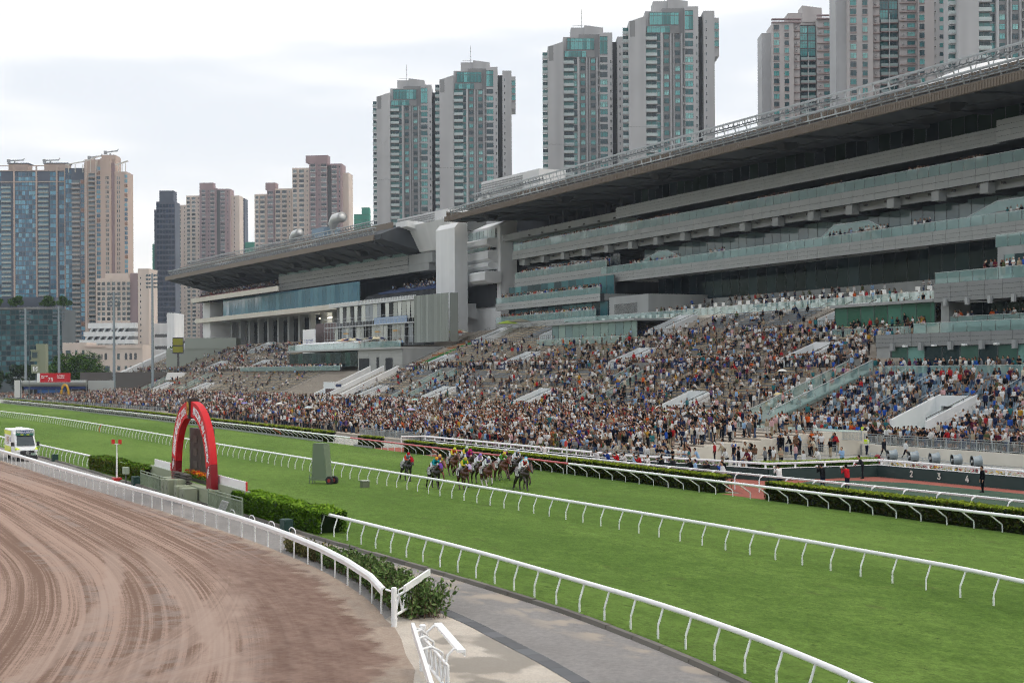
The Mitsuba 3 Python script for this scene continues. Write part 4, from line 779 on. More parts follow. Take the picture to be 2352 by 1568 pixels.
# wide double stair at the bend
k = thing('wide_stair', 'broad white walled double stair with a doorway below, left of the D portal', 'stair')
for l0, l1 in ((-309.5, -308.8), (-301, -300.3), (-292, -291.3)):
    m = MB(NEAR); m.prism([(93.2, 0.5), (93.2, 3.2), (106.5, 9.3), (106.5, 0.5)], l0, l1); put('parapet', m, 'white_wall', k)
m = MB(NEAR); m.box(-308.8, -301, 96, 96.3, 4.6, 6.0); m.box(-308.8, -307.6, 96, 96.3, 2.2, 4.6); put('wall', m, 'white_wall', k)
m = MB(NEAR, hx('4a3030')); m.box(-307.6, -301, 96.05, 96.2, 2.2, 4.6); put('door', m, 'paint', k)
m = MB(NEAR, (0.45, 0.42, 0.37)); [m.box(-300.3, -292, 94 + i * 0.6, 94.6 + i * 0.6, 1.5, 2.4 + i * 0.3) for i in range(20)]; put('flight', m, 'paint', k)
m = MB(NEAR, NAVY); m.box(-300.2, -296.5, 95.9, 95.95, 5.0, 5.6); put('sign', m, 'paint', k)
# roof plant behind the far stand
k = thing('roof_plant', 'white louvred cooling units and fat ducts on the roof between the stands', 'cooling plant')
for l0, l1, t, z0, z1 in ((-66, -36, 143, 43.4, 48.0), (-26, 2, 147, 46.5, 53.5)):
    m = MB(FAR, (0.60, 0.61, 0.61)); m.box(l0, l1, t, t + 7, z0, z1); put('unit', m, 'paint', k)
    n = int((l1 - l0) / 2.2)
    for i in range(n):
        m = MB(FAR, (0.28, 0.29, 0.29)); a = l0 + 0.2 + i * (l1 - l0 - 7.5) / n
        for z in np.arange(z0 + 0.6, z1 - 0.5, 0.55): m.hexa([(a, t - 0.02, z), (a + 1.4, t - 0.02, z), (a, t + 0.01, z), (a + 1.4, t + 0.01, z), (a, t - 0.22, z + 0.12), (a + 1.4, t - 0.22, z + 0.12), (a, t - 0.05, z + 0.36), (a + 1.4, t - 0.05, z + 0.36)])
        put('louver', m, 'paint', k)
m = MB(FAR, (0.42, 0.43, 0.43)); m.tube([(-40, 140, 43.6), (-22, 140, 44.2), (-12, 139, 44.4), (-8, 137, 46.2), (-2, 136, 47)], 0.95, 12); m.tube([(-25, 139, 40.5), (-24, 139, 43.5)], 0.8, 10); put('duct', m, 'metal', k, smooth=True)
m = MB(FAR, (0.16, 0.17, 0.17)); m.box(-34, -14, 136.5, 142, 40.6, 43.0); put('plant_deck', m, 'paint', k)
m = MB(FAR, (0.45, 0.46, 0.46))
for l in np.arange(-40, -14, 1.6): m.bar((l, 135.6, 41.8), (l, 135.6, 44.6), 0.08, 0.08)
for z in (42.2, 43.2, 44.4): m.bar((-40, 135.6, z), (-14, 135.6, z), 0.07, 0.07)
put('plant_railing', m, 'metal', k)
k = thing('roof_fan_unit', 'blue grey fan unit with white elbow ducts on the farther stand roof', 'fan unit')
m = MB(FAR, hx('7d93a5')); m.box(-112, -103, 137, 142, 45, 49); put('casing', m, 'paint', k)
m = MB(FAR, (0.62, 0.63, 0.63)); m.tube([(-125, 136, 44), (-125, 136, 47), (-123, 136, 48.4), (-119, 136, 48.6)], 1.3, 10); m.tube([(-101, 139, 45), (-101, 139, 49.5), (-99, 139, 51), (-94, 139, 51)], 1.5, 10); put('elbow_duct', m, 'metal', k, smooth=True)
# ---------------------------------------------------------------- right hand pavilion
PV = thing('right_pavilion', 'grey panelled pavilion with glass balconies over the blue seats at the right', 'pavilion')
XE = -86.0; TP = 112.0
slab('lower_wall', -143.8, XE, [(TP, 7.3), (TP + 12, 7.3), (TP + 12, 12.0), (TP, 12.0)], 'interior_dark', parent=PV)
band('lower_band', NEAR, -144, XE, TP - 0.5, 10.55, 12.0, 3, 3.2, PV, col=(0.225, 0.235, 0.238))
glazing('lower_glazing', NEAR, -141.5, XE, TP - 0.2, 7.4, 10.5, 2.9, PV, [hx('3f5f56'), hx('24343a'), hx('18262c'), hx('6f9a92')])
slab('corner_pier', -144, -141.6, [(TP - 0.35, 7.3), (TP + 1, 7.3), (TP + 1, 10.6), (TP - 0.35, 10.6)], 'grey_render', parent=PV)
for l in np.arange(-141, XE, 4.9):
    m = MB(NEAR, (0.30, 0.315, 0.32)); m.box(l, l + 0.55, TP - 0.85, TP - 0.5, 10.1, 11.0); put('bracket', m, 'paint', PV)
    m = MB(NEAR, (0.75, 0.76, 0.76)); m.box(l + 2.4, l + 2.9, TP - 1.0, TP - 0.6, 10.5, 10.72); put('lamp', m, 'paint', PV)
balustrade('front_balustrade', NEAR, -143.5, XE, 107.9, 7.15, 8.35, 2.6, PV)
balustrade('balcony_balustrade', NEAR, -137.4, XE, TP - 0.4, 12.0, 13.1, 2.2, PV); balustrade('balcony_balustrade', NEAR, -134.4, XE, TP + 1.2, 12.6, 13.75, 2.4, PV)
glazing('middle_glazing', NEAR, -133, XE, TP + 4, 12.0, 15.3, 1.9, PV, DARKG)
slab('corner_pier', -134.4, -133.1, [(TP + 1, 12), (TP + 5, 12), (TP + 5, 15.4), (TP + 1, 15.4)], 'grey_render', parent=PV)
band('middle_band', NEAR, -134.4, XE, TP, 15.35, 17.4, 4, 2.7, PV, col=(0.225, 0.235, 0.238)); slab('middle_floor', -134.4, XE, [(TP + 0.9, 15.6), (143, 15.6), (143, 17.3), (TP + 0.9, 17.3)], 'grey_render', parent=PV)
for l in np.arange(-132.5, XE, 3.5):
    m = MB(NEAR, (0.34, 0.355, 0.36)); m.box(l, l + 0.45, TP - 0.35, TP - 0.05, 14.9, 15.7); put('bracket', m, 'paint', PV)
balustrade('upper_balustrade', NEAR, -134.3, XE, TP + 0.1, 17.4, 18.6, 2.0, PV)
slab('upper_house', -128.2, XE, [(TP + 3.5, 17.3), (TP + 20, 17.3), (TP + 20, 21.1), (TP + 3.5, 21.1)], 'grey_render', parent=PV)
glazing('upper_glazing', NEAR, -127, -122, TP + 3.35, 17.4, 20.2, 1.6, PV, [hx('7f9895'), hx('2a3a40')]); glazing('upper_glazing', NEAR, -121.5, XE, TP + 3.35, 17.4, 20.2, 2.4, PV, DARKG)
balustrade('roof_balustrade', NEAR, -128.4, XE, TP + 3.4, 21.1, 22.4, 1.9, PV)
slab('deck', -144, XE, [(107.6, 0), (125, 0), (125, 7.15), (107.6, 7.15)], 'grey_render', parent=PV)
# raised front stand with blue seats, its cream wall and railings
FS = thing('front_stand', 'cream walled front stand of pale blue seats beside the parade ring', 'seating stand')
slab('front_wall', -116.5, XE, [(88.6, 0), (89.0, 0), (89.0, 1.05), (88.6, 1.05)], 'cream_wall', parent=FS)
for a, b, hole in ((-139, -119.2, 0), (-119.2, -114.0, 1), (-114.0, XE, 0)):
    m = MB(NEAR); prof = [(89.0, 0), (89.0, 1.0), (93.5, 1.0)]
    for i in range(16):
        t = 93.5 + i * 0.88; z = 1.0 if hole and t < 99.6 else 1.0 + (i + 1) * 0.385; prof += [(t, z), (t + 0.88, z)]
    prof += [(107.6, 7.15), (107.6, 0)]; prof = [p for i, p in enumerate(prof) if i == 0 or p != prof[i - 1]]; m.prism(prof, a, b); put('steps', m, 'grey_render', FS)
sp = []
for c in ('6f8594', '5c7284', '33506e', '7f929e'):
    b = MB(col=hx(c)); b.box(-0.23, 0.23, -0.2, 0.22, 0.36, 0.42); b.hexa([(x, t, z) for z, t0 in ((0.42, 0.2), (0.82, 0.30)) for t in (t0, t0 + 0.05) for x in (-0.23, 0.23)]); b.box(-0.04, 0.04, 0.1, 0.2, 0, 0.36, (0.2, 0.2, 0.2)); sp.append(proto(b, 'gloss'))
it = []
for i in range(15):
    for l in np.arange(-137.5, -90, 0.62):
        if int((l + 200) / 0.62) % 9 == 0 or -120.2 < l < -113 and i < 9: continue
        it.append((int(rng.choice(4, p=[0.4, 0.3, 0.15, 0.15])), fmat(NEAR, (l, 93.5 + i * 0.88 + 0.5, 1.0 + (i + 1) * 0.385))))
many('seat', sp, it, FS, 'seat_rows')
for l in (-133, -127.5, -122.5, -113.4, -107, -101, -95):
    m = MB(NEAR, (0.5, 0.52, 0.52)); q = [(l, 93 + s, 1.9 + 0.4375 * s) for s in np.linspace(0, 14, 8)]; m.tube([q[0], q[-1]], 0.03, 5)
    for p in q: m.tube([(p[0], p[1], p[2] - 0.95), p], 0.022, 4)
    put('handrail', m, 'metal', FS)
def bar_fence(fr, pts, h, holder_label, key='railing', gap=0.13, col=(0.42, 0.46, 0.47), z=0.0):
    k = thing(key, holder_label, 'railing')
    for (a, b) in zip(pts[:-1], pts[1:]):
        a, b = np.array([*a, 0.0])[:3] if len(a) == 2 else np.array(a, float), np.array([*b, 0.0])[:3] if len(b) == 2 else np.array(b, float)
        a[2] += z; b[2] += z; L = np.linalg.norm(b - a); m = MB(fr, col)
        for q in (h, h - 0.18, 0.12): m.bar(a + (0, 0, q), b + (0, 0, q), 0.05, 0.05)
        n = max(1, int(L / 1.9))
        for i in range(n + 1): p = a + (b - a) * i / n; m.bar(p, p + (0, 0, h), 0.07, 0.07)
        put('frame', m, 'metal', k)
        bm = MB(fr, col); n = int(L / gap)
        for i in range(n): p = a + (b - a) * (i + 0.5) / n; bm.box(p[0] - 0.012, p[0] + 0.012, p[1] - 0.012, p[1] + 0.012, p[2] + 0.12, p[2] + h - 0.18)
        if n: put('bars', bm, 'metal', k)
    return k
bar_fence(NEAR, [(-116.4, 88.8, 1.05), (XE, 88.8, 1.05)], 0.95, 'long grey bar railing on top of the cream wall of the front stand')
bar_fence(NEAR, [(-103.5, 79.5, 0), (-98.5, 79.3, 0), (XE, 78.6, -0.3)], 1.05, 'slim grey bar railing of the ramp behind the fans')
bar_fence(NEAR, [(-122, 80.6, 0.2), (-116.4, 80.6, 0.2), (-112, 82.4, 0.2)], 1.05, 'grey bar railing beside the small blue notice')
bar_fence(NEAR, [(-140.5, 82, 0.6), (-131.5, 82, 1.6), (-118.5, 84.5, 1.5), (-116.5, 88.5, 1.3)], 1.0, 'grey bar railing round the teal promenade corner')
bar_fence(NEAR, [(-180, 60.6, 0.0), (-160, 61.2, 0), (-146, 62.4, 0), (-128, 62.8, 0), (-108, 63.0, 0)], 1.15, 'low grey bar railing holding back the front row of the crowd')
bar_fence(FAR, [(-180, 62.5, 0.0), (-2, 62.5, 0)], 1.1, 'long low railing in front of the distant crowd', gap=0.6)
m = MB(NEAR, hx('2a4a8a')); m.box(-118.6, -116.8, 80.5, 80.55, 0.5, 0.95); put('notice_board', m, 'paint', None, label='small blue notice fixed to a grey railing', cat='notice')
# ---------------------------------------------------------------- apartment towers behind the stands
POS = dict(TGB=(-485.3, 266.4), TGA=(-535.3, 257.9), TFB=(-614.1, 243.8), TFA=(-663.2, 232.3), TJ=(-364.4, 313.1), TH=(-487.4, 329.9), TI=(-415.6, 311.5), TE2=(-863.8, 249.8), TE1=(-882.7, 232.2), TC=(-1099.4, 228.8), TB=(-1007.2, 199.6), TBR=(-1162.3, 293.5),
    GN1=(-1130.7, 290.4), GN2=(-1058.7, 207.1), GN3=(-953.7, 317.9), TAL=(-1007.3, 63.4), TAR=(-964.7, 135.8), HOT=(-777.7, 124.6), GO=(-675.5, 59.4), BG=(-619.6, 85.9))
def f_tow(c1, c2):
    return lambda p, n, uv: mix(c1, c2, 0.5 * noise((p.x + p.y) * 0.35, p.z * 0.03, 3.0) + 0.35 * fbm((p.x + p.y) * 0.09, p.z * 0.09, 1.0, 3) + 0.15 * noise((p.x - p.y) * 1.1, p.z * 0.16))
M('tower_grey', f_tow((0.33, 0.335, 0.345), (0.47, 0.475, 0.485)), 0.8, 0.2)
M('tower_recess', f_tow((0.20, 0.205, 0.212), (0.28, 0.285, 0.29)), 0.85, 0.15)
M('tower_pinkgrey', f_tow((0.36, 0.335, 0.335), (0.48, 0.46, 0.455)), 0.8, 0.2)
M('tower_cream', f_tow((0.50, 0.43, 0.385), (0.62, 0.545, 0.49)), 0.85, 0.15)
M('tower_mauve', f_tow((0.27, 0.205, 0.215), (0.35, 0.275, 0.285)), 0.85, 0.15)
M('tower_beige', f_tow((0.40, 0.315, 0.27), (0.48, 0.39, 0.34)), 0.85, 0.15)
M('tower_slate', f_tow((0.070, 0.085, 0.115), (0.105, 0.122, 0.158)), 0.6, 0.3)
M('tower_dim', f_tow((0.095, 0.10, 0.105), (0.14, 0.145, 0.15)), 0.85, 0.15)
TEAL = ['5fa0a0', '3f7f80', '2e5f64', '25444c', '7fb5b2', '36474e', '4c8f8e']; BLU = ['4a7d97', '3a6580', '5b90a8', '2e4d63', '6aa0b4', '41728c', '3d6079']; DULL = ['59676e', '454f57', '6d7a80', '333c44', '7d888c', '4c575e']
def window_protos(cols, frame=(0.10, 0.10, 0.105), nx=3, trans=True, sill=None):
    out = []
    for c in cols:
        m = MB(col=hx(c) if isinstance(c, str) else c); m.box(0, 1, -0.06, 0.2, 0, 1, frame)
        xs = np.linspace(0.03, 0.97, nx + 1); rows = [(0.04, 0.70), (0.75, 0.96)] if trans else [(0.04, 0.96)]
        for a, b in zip(xs[:-1], xs[1:]):
            for z0, z1 in rows: m.box(a + 0.02, b - 0.02, -0.10, -0.05, z0, z1, shade(hx(c), rng.uniform(0.7, 1.25)))
        if sill: m.box(-0.06, 1.06, -0.35, 0.0, -0.16, -0.01, sill)
        out.append(proto(m, 'window_glass'))
    return out
WT = window_protos(TEAL); WS = window_protos(TEAL, nx=2); WB = window_protos(BLU, (0.14, 0.15, 0.17), 2, False); WD = window_protos(DULL, (0.16, 0.15, 0.15), 3, True, (0.62, 0.60, 0.58)); WX = window_protos(DULL[:4], (0.2, 0.2, 0.2), 1, False)
WL = window_protos(TEAL, nx=2, sill=(0.30, 0.235, 0.225)); WBS = window_protos(BLU + ['7a5a48'], (0.45, 0.30, 0.24), 2, False)
def balcony_protos(cols, slabc, glassc, door=True):
    out = []
    for c in cols:
        m = MB(col=slabc); m.box(0, 1, -1.5, 0.05, -0.22, 0)
        m.box(0.02, 0.98, -1.48, -1.42, 0.05, 1.0, glassc); m.box(0.0, 0.04, -1.45, 0, 0.05, 1.0, glassc); m.box(0.96, 1.0, -1.45, 0, 0.05, 1.0, glassc)
        if door: m.box(0.03, 0.97, -0.02, 0.04, 0.02, 2.45, shade(hx(c), 0.7)); m.box(0.48, 0.52, -0.05, 0.0, 0.02, 2.45, (0.15, 0.15, 0.15)); m.box(0.0, 1.0, -0.05, 0.0, 2.45, 2.55, (0.12, 0.12, 0.12))
        out.append(proto(m, 'window_glass'))
    return out
BT = balcony_protos(TEAL[:4], (0.50, 0.51, 0.51), (0.40, 0.47, 0.47)); BB = balcony_protos(BLU[:4], (0.55, 0.50, 0.44), (0.20, 0.28, 0.30)); BO = balcony_protos(DULL[:4], (0.50, 0.36, 0.28), (0.22, 0.24, 0.25)); BP = balcony_protos(TEAL[1:4], (0.33, 0.25, 0.24), (0.24, 0.30, 0.30))
lp = MB(col=(0.30, 0.225, 0.215)); lp.box(0, 1, -0.9, 0.05, -0.12, 0.06); lp.box(0.0, 1, -0.12, 0.05, 0.06, 0.75, (0.38, 0.35, 0.345)); LEDGE = [proto(lp)]
ap = MB(col=(0.5, 0.5, 0.5)); ap.box(-0.4, 0.4, -0.6, 0, 0, 0.55); ap.box(-0.3, 0.3, -0.61, -0.6, 0.08, 0.47, (0.12, 0.12, 0.12)); ap.box(-0.5, 0.5, -0.65, 0, -0.1, 0, (0.4, 0.4, 0.4)); AC = [proto(ap)]
class Tower:
    def __init__(s, key, label, ox, oy, ang, cat='apartment tower', group=None): s.k = thing(key, label, cat, group); s.fr = (ox, oy, math.radians(ang)); s.it = {}
    def wall(s, l0, l1, t0, t1, z0, z1, mat='tower_grey', name='wall'):
        m = MB(s.fr); m.box(l0, l1, t0, t1, z0, z1); return put(name, m, mat, s.k)
    def wedge(s, l0, l1, t0, t1, z0, zl, zr, mat='tower_grey', name='wall'):
        m = MB(s.fr); m.hexa([(l0, t0, z0), (l1, t0, z0), (l0, t1, z0), (l1, t1, z0), (l0, t0, zl), (l1, t0, zr), (l0, t1, zl), (l1, t1, zr)]); return put(name, m, mat, s.k)
    def col(s, name, pros, l0, l1, t, ztop, zbot, pitch, h, off=0.0, ang=0.0, skip=0.0):
        z = ztop - pitch + off
        while z > zbot:
            if rng.random() >= skip: s.it.setdefault(name, []).append((pros[int(rng.integers(len(pros)))], fmat(s.fr, (l0, t, z), ang, (l1 - l0, 1, h))))
            z -= pitch
    def done(s):
        for n, it in s.it.items(): many(n, None, it, s.k, n + '_run')
def twin(label, ox, oy, ang, zb, group='twin grey towers'):
    T = Tower('apartment_tower', label, ox, oy, ang, group=None); p = 2.9; D_ = 14
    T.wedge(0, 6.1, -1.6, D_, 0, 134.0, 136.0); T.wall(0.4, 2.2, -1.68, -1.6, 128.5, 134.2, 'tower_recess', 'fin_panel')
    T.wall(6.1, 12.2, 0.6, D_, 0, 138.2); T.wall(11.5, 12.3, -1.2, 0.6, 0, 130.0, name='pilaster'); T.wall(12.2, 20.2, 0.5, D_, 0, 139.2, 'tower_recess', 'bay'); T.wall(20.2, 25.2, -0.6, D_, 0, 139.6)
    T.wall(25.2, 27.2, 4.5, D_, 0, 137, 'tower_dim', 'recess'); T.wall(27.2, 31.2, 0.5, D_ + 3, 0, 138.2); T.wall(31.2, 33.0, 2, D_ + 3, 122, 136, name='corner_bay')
    T.wall(15.0, 15.5, -0.1, 0.5, 0, 130, name='pilaster'); T.wall(16.2, 16.0 + 0.5, -0.1, 0.5, 0, 130, name='pilaster'); T.wall(18.9, 19.5, -0.1, 0.5, 0, 130, name='pilaster')
    T.wall(9.2, 21.5, 3, D_ - 2, 136, 142.4, name='roof_house'); T.wedge(14.5, 21.8, 2.4, D_ - 1, 139, 143.2, 142.2, name='roof_house'); m = MB(T.fr, (0.3, 0.3, 0.3)); m.tube([(13.5, 5, 140), (13.5, 5, 150)], 0.12, 5); m.tube([(10, 3, 143), (13.8, 3, 143.3)], 0.1, 5); put('aerial', m, 'metal', T.k)
    for nm, l0, l1, z0, z1, n in (('top_window', 7.6, 18.2, 133.0, 137.6, 7), ('top_window', 6.6, 15.0, 130.2, 132.6, 5), ('top_window', 20.3, 23.3, 131, 138.2, 2)):
        for i in range(n): w = (l1 - l0) / n; T.it.setdefault(nm, []).append((WS[int(rng.integers(2))], fmat(T.fr, (l0 + i * w, -0.1 if l0 < 20 else -0.65, z0), 0, (w, 1, z1 - z0))))
    T.wall(7.4, 18.4, 0.0, 0.6, 130.0, 137.8, 'tower_recess', 'bay')
    T.col('balcony', BT, 6.2, 10.2, 0.55, 130.6, zb, p, 1); T.col('window', WT, 10.2, 11.5, 0.55, 130.4, zb, p, 2.4)
    T.col('small_window', WS, 12.8, 14.6, 0.4, 130.4, zb, p, 1.7, 0.5); T.col('small_window', WS, 16.8, 18.6, 0.4, 130.4, zb, p, 1.7, 0.5); T.col('wide_window', WT, 20.3, 23.3, -0.6, 130.6, zb, p, 2.05, 0.3)
    T.col('side_balcony', BT, -2.0, 0.1, 2.5, 133.0, zb, p, 1); T.col('slit_window', WX, 24.3, 24.8, -0.6, 130, zb, p, 1.2, 0.6); T.col('slit_window', WX, 28.0, 28.4, 0.5, 136, zb, p, 1.1, 0.6)
    for i in range(3): T.it.setdefault('corner_window', []).append((WL[0], fmat(T.fr, (31.3, 1.95, 125.5 + i * 3.2), 0, (1.6, 1, 2.3))))
    T.col('air_conditioner', AC, 19.9, 20.9, -0.6, 130, zb, p, 1, 0.4, skip=0.3)
    if zb < 100: T.wall(0.02, 27, -1.63, -1.6, 96, 96.15, 'tower_recess', 'joint')
    T.done()
twin('grey concrete twin tower with teal windows, taller right half of its pair', *POS['TGB'], 65.7, 74)
twin('grey concrete twin tower with teal windows, left half of the taller pair', *POS['TGA'], 65.7, 74)
twin('grey twin tower with teal windows, right half of the middle pair', *POS['TFB'], 65.7, 62)
twin('grey twin tower with teal windows, left half of the middle pair', *POS['TFA'], 65.7, 62)
twin('grey balconied tower cut off by the right edge behind the white canopies', *POS['TJ'], 65.7, 95)
def ledged(label, ox, oy, ang, zt, zb, k=1.0):
    T = Tower('apartment_tower', label, ox, oy, ang); p = 2.92; g = 'tower_pinkgrey'
    T.wall(0, 8, 0, 14, 0, zt - 1, g); T.wall(8, 10.6, 1.6, 14, 0, zt - 0.5, g); T.wall(10.6, 17.0, 2.6, 14, 0, zt - 1.5, 'tower_dim', 'bay'); T.wall(17.0, 23, 0.8, 14, 0, zt + 0.6, g); T.wall(23, 28.2, -0.6, 15, 0, zt + 0.8, g); T.wall(6.6, 19.6, 4, 12, zt - 1, zt + 3.6, g, 'roof_house'); T.wedge(12, 19.5, 3.6, 12, zt, zt + 6.4, zt + 5.4, g, 'roof_house')
    T.wall(-3.5, 0, 4, 14, 0, zt - 4, 'tower_grey'); T.wall(28.2, 33.5, 3.5, 14, 0, zt - 2, 'tower_grey'); T.col('air_conditioner', AC, 29.5, 30.5, 3.45, zt - 3, zb, p, 1, 0.5, skip=0.1); T.col('small_window', WS, 31.2, 32.4, 3.45, zt - 3, zb, p, 1.4, 0.6)
    for z in (zt - 1, zt + 0.2): T.wall(-0.3, 10.9, -0.5, 1.6, z, z + 0.4, 'tower_mauve', 'cornice'); T.wall(16.9, 28.5, -0.9, 0.8, z + 1.3, z + 1.7, 'tower_mauve', 'cornice')
    T.col('window', WL, 0.4, 2.5, -0.02, zt - 1.2, zb, p, 1.9, 0.4); T.col('window', WL, 4.5, 6.2, -0.02, zt - 1.2, zb, p, 1.8, 0.4); T.col('ledge', LEDGE, 7.9, 10.6, 1.55, zt - 1, zb, p, 1); T.col('air_conditioner', AC, 9.2, 10.0, 1.5, zt - 1, zb, p, 1, 1.0, skip=0.2)
    T.col('bay_window', WT, 10.8, 13.7, 2.5, zt - 1.5, zt - 14, p, 2.7); T.col('bay_window', WT, 13.9, 16.8, 2.5, zt - 1.5, zt - 14, p, 2.7); T.col('balcony', BP, 11.0, 13.6, 2.5, zt - 12, zb, p, 1); T.col('balcony', BP, 13.9, 16.6, 2.5, zt - 12, zb, p, 1)
    m = MB(T.fr, (0.5, 0.5, 0.5)); m.tube([(13.75, 0.9, zb - 30), (13.75, 0.9, zt - 12)], 0.12, 5); put('downpipe', m, 'paint', T.k)
    T.col('ledge', LEDGE, 17.0, 22.6, 0.75, zt, zb, p, 1); T.col('window', WL, 19.6, 22.2, 0.7, zt - 0.2, zb, p, 1.4, 0.95); T.col('air_conditioner', AC, 18.2, 19.1, 0.7, zt, zb, p, 1, 1.0, skip=0.3); T.col('window', WL, 23.3, 25.0, -0.62, zt - 0.6, zb, p, 1.9, 0.4)
    T.done(); return T
ledged('pink grey tower with rusty ledges and a dark glass bay, left of the canopies', *POS['TH'], 65.7, 141.0, 102)
ledged('nearest pink grey ledged tower reaching above the frame', *POS['TI'], 65.7, 138.5, 95)
def bay_tower(label, ox, oy, ang, blocks, zb, p=2.85):
    T = Tower('apartment_tower', label, ox, oy, ang)
    for l0, l1, t, zt, mat, cols in blocks:
        T.wall(l0, l1, t, t + 12, 0, zt, mat)
        for kind, a, b in cols:
            if kind == 'w': T.wall(a - 0.3, b + 0.3, t - 0.7, t, 0, zt - 0.8, mat, 'bay'); T.col('bay_window', WD, a, b, t - 0.72, zt - 0.6, zb, p, 1.75, 0.55)
            elif kind == 's': T.col('small_window', WX, a, b, t - 0.02, zt - 0.6, zb, p, 1.1, 0.9)
            elif kind == 'd': T.wall(a, b, t - 0.02, t + 0.05, 0, zt - 1, 'tower_dim', 'recess')  # flat dark strip on the face; recess shade put into its colour
            elif kind == 'r': T.wall(a, b, t + 2, t + 9, zt, zt + 4.2, mat, 'roof_house')
    T.done(); return T
CRE, MAU = 'tower_cream', 'tower_mauve'
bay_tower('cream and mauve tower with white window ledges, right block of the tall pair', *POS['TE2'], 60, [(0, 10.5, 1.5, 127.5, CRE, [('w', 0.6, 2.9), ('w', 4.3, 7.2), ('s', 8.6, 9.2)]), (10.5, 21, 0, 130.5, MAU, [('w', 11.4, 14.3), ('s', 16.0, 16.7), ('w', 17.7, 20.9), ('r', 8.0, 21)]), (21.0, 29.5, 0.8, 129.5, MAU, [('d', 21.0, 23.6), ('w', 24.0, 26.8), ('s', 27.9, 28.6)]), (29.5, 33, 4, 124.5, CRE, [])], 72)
bay_tower('cream and mauve tower with a roof dish, lower left block of the tall pair', *POS['TE1'], 60, [(0, 8, 1.5, 113.5, CRE, [('w', 0.8, 2.6), ('w', 3.6, 6.4)]), (8, 12.5, 0, 116, MAU, [('w', 8.6, 11.8), ('r', 6.5, 12.5)]), (12.5, 22.5, 1, 116.5, CRE, [('w', 13.2, 15.8), ('w', 17.0, 19.8), ('s', 21.0, 21.6)])], 72)
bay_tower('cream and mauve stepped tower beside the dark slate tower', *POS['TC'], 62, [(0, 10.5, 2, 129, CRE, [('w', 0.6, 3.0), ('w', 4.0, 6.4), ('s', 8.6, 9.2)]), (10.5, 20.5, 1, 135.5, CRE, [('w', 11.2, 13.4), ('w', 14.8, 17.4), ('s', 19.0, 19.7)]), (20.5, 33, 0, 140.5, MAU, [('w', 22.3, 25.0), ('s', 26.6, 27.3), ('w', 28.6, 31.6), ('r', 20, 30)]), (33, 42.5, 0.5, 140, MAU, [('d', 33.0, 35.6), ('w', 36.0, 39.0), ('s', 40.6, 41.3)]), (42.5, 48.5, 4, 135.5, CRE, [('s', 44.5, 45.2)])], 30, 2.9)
WSL = window_protos(['2a3950', '324561', '223044', '2d4058'], (0.06, 0.07, 0.09), 1, False)
for key, P_, w, zt, mat, lb in (('TB', 'TB', 12.5, 120.5, 'tower_slate', 'dark slate tower standing behind the cream stepped tower'), ('TBR', 'TBR', 5, 143, 'tower_slate', 'thin dark blue tower sliver at the right of the cream stepped tower')):
    T = Tower('office_tower', lb, *POS[P_], 65.7, 'office tower'); T.wall(0, w, 0, 14, 0, zt, mat)
    if key == 'TB': T.wall(1.6, w - 1.5, 2, 12, zt, zt + 7.4, mat, 'roof_house'); T.wall(-1.8, 0, 2, 14, 0, zt - 5, mat); T.wall(w * 0.5, w, -0.4, 0, 0, zt - 1, 'tower_slate', 'face')
    for i in range(6 if key == 'TB' else 3): n = 6 if key == 'TB' else 3; T.col('pane', WSL, 0.3 + i * (w - 0.5) / n, 0.1 + (i + 1) * (w - 0.5) / n, -0.43 if i > 2 else -0.03, zt - 1, 30, 3.4, 2.3, 0.4)
    T.done()
M('green_netting', f_tow((0.05, 0.20, 0.155), (0.09, 0.29, 0.225)), 0.9, 0.1)
for P_, w, zt, lb in (('GN1', 7.2, 106.5, 'green netted tower under construction right of the slate sliver'), ('GN2', 3.0, 97, 'sliver of green netting left of the dark slate tower'), ('GN3', 10, 111.5, 'green netted building top peeping over the far stand roof')):
    T = Tower('netted_tower', lb, *POS[P_], 65.7, 'building under construction'); T.wall(0, w, 0, 10, 0, zt, 'green_netting', 'netting')
    if P_ == 'GN3': T.wall(5, w, 0.5, 9, zt, zt + 4.5, 'green_netting', 'netting')
    for z in np.arange(30, zt, 3): T.wall(-0.1, w + 0.1, -0.12, -0.02, z, z + 0.15, 'tower_dim', 'scaffold_rail')
    T.done()
# blue glass and beige tower at the left edge
T = Tower('apartment_tower', 'wide blue glass tower with cream balconies at the left edge', *POS['TAL'], 65.7); p = 2.9
T.wall(0, 80.9, 0, 16, 0, 134, 'tower_slate')
def zc(x): return (x + 600) * 0.0674
for a, b in ((-600, -420), (-410, -250), (-150, 15), (140, 330), (460, 520), (545, 600)):
    n = max(1, int((zc(b) - zc(a)) / 2.1)); w = (zc(b) - zc(a)) / n
    for i in range(n): T.col('window', WB, zc(a) + i * w, zc(a) + (i + 0.94) * w, -0.03, 133, 14, p, 2.5, 0.2)
for a, b in ((-240, -160), (18, 102), (355, 450)): T.col('balcony', BB, zc(a), zc(b), -0.02, 126, 16, p, 1)
for x in (132, 338, 525, 600, -155, -415): T.wall(zc(x) - 0.45, zc(x) + 0.45, -0.7, 0, 0, 136.5, 'tower_beige', 'pilaster')
for z in (126.5, 133.5, 136.5): T.wall(0, 80.9, -0.5, 0, z, z + 0.5, 'tower_beige', 'cornice')
for a, b in ((60, 240), (390, 600), (-300, -120)): T.wall(zc(a), zc(b), 4, 13, 134, 138.6, 'tower_beige', 'roof_house'); T.wall(zc(a) - 0.7, zc(b) + 0.7, 3.5, 13.5, 138.6, 139.1, 'tower_slate', 'roof_slab')
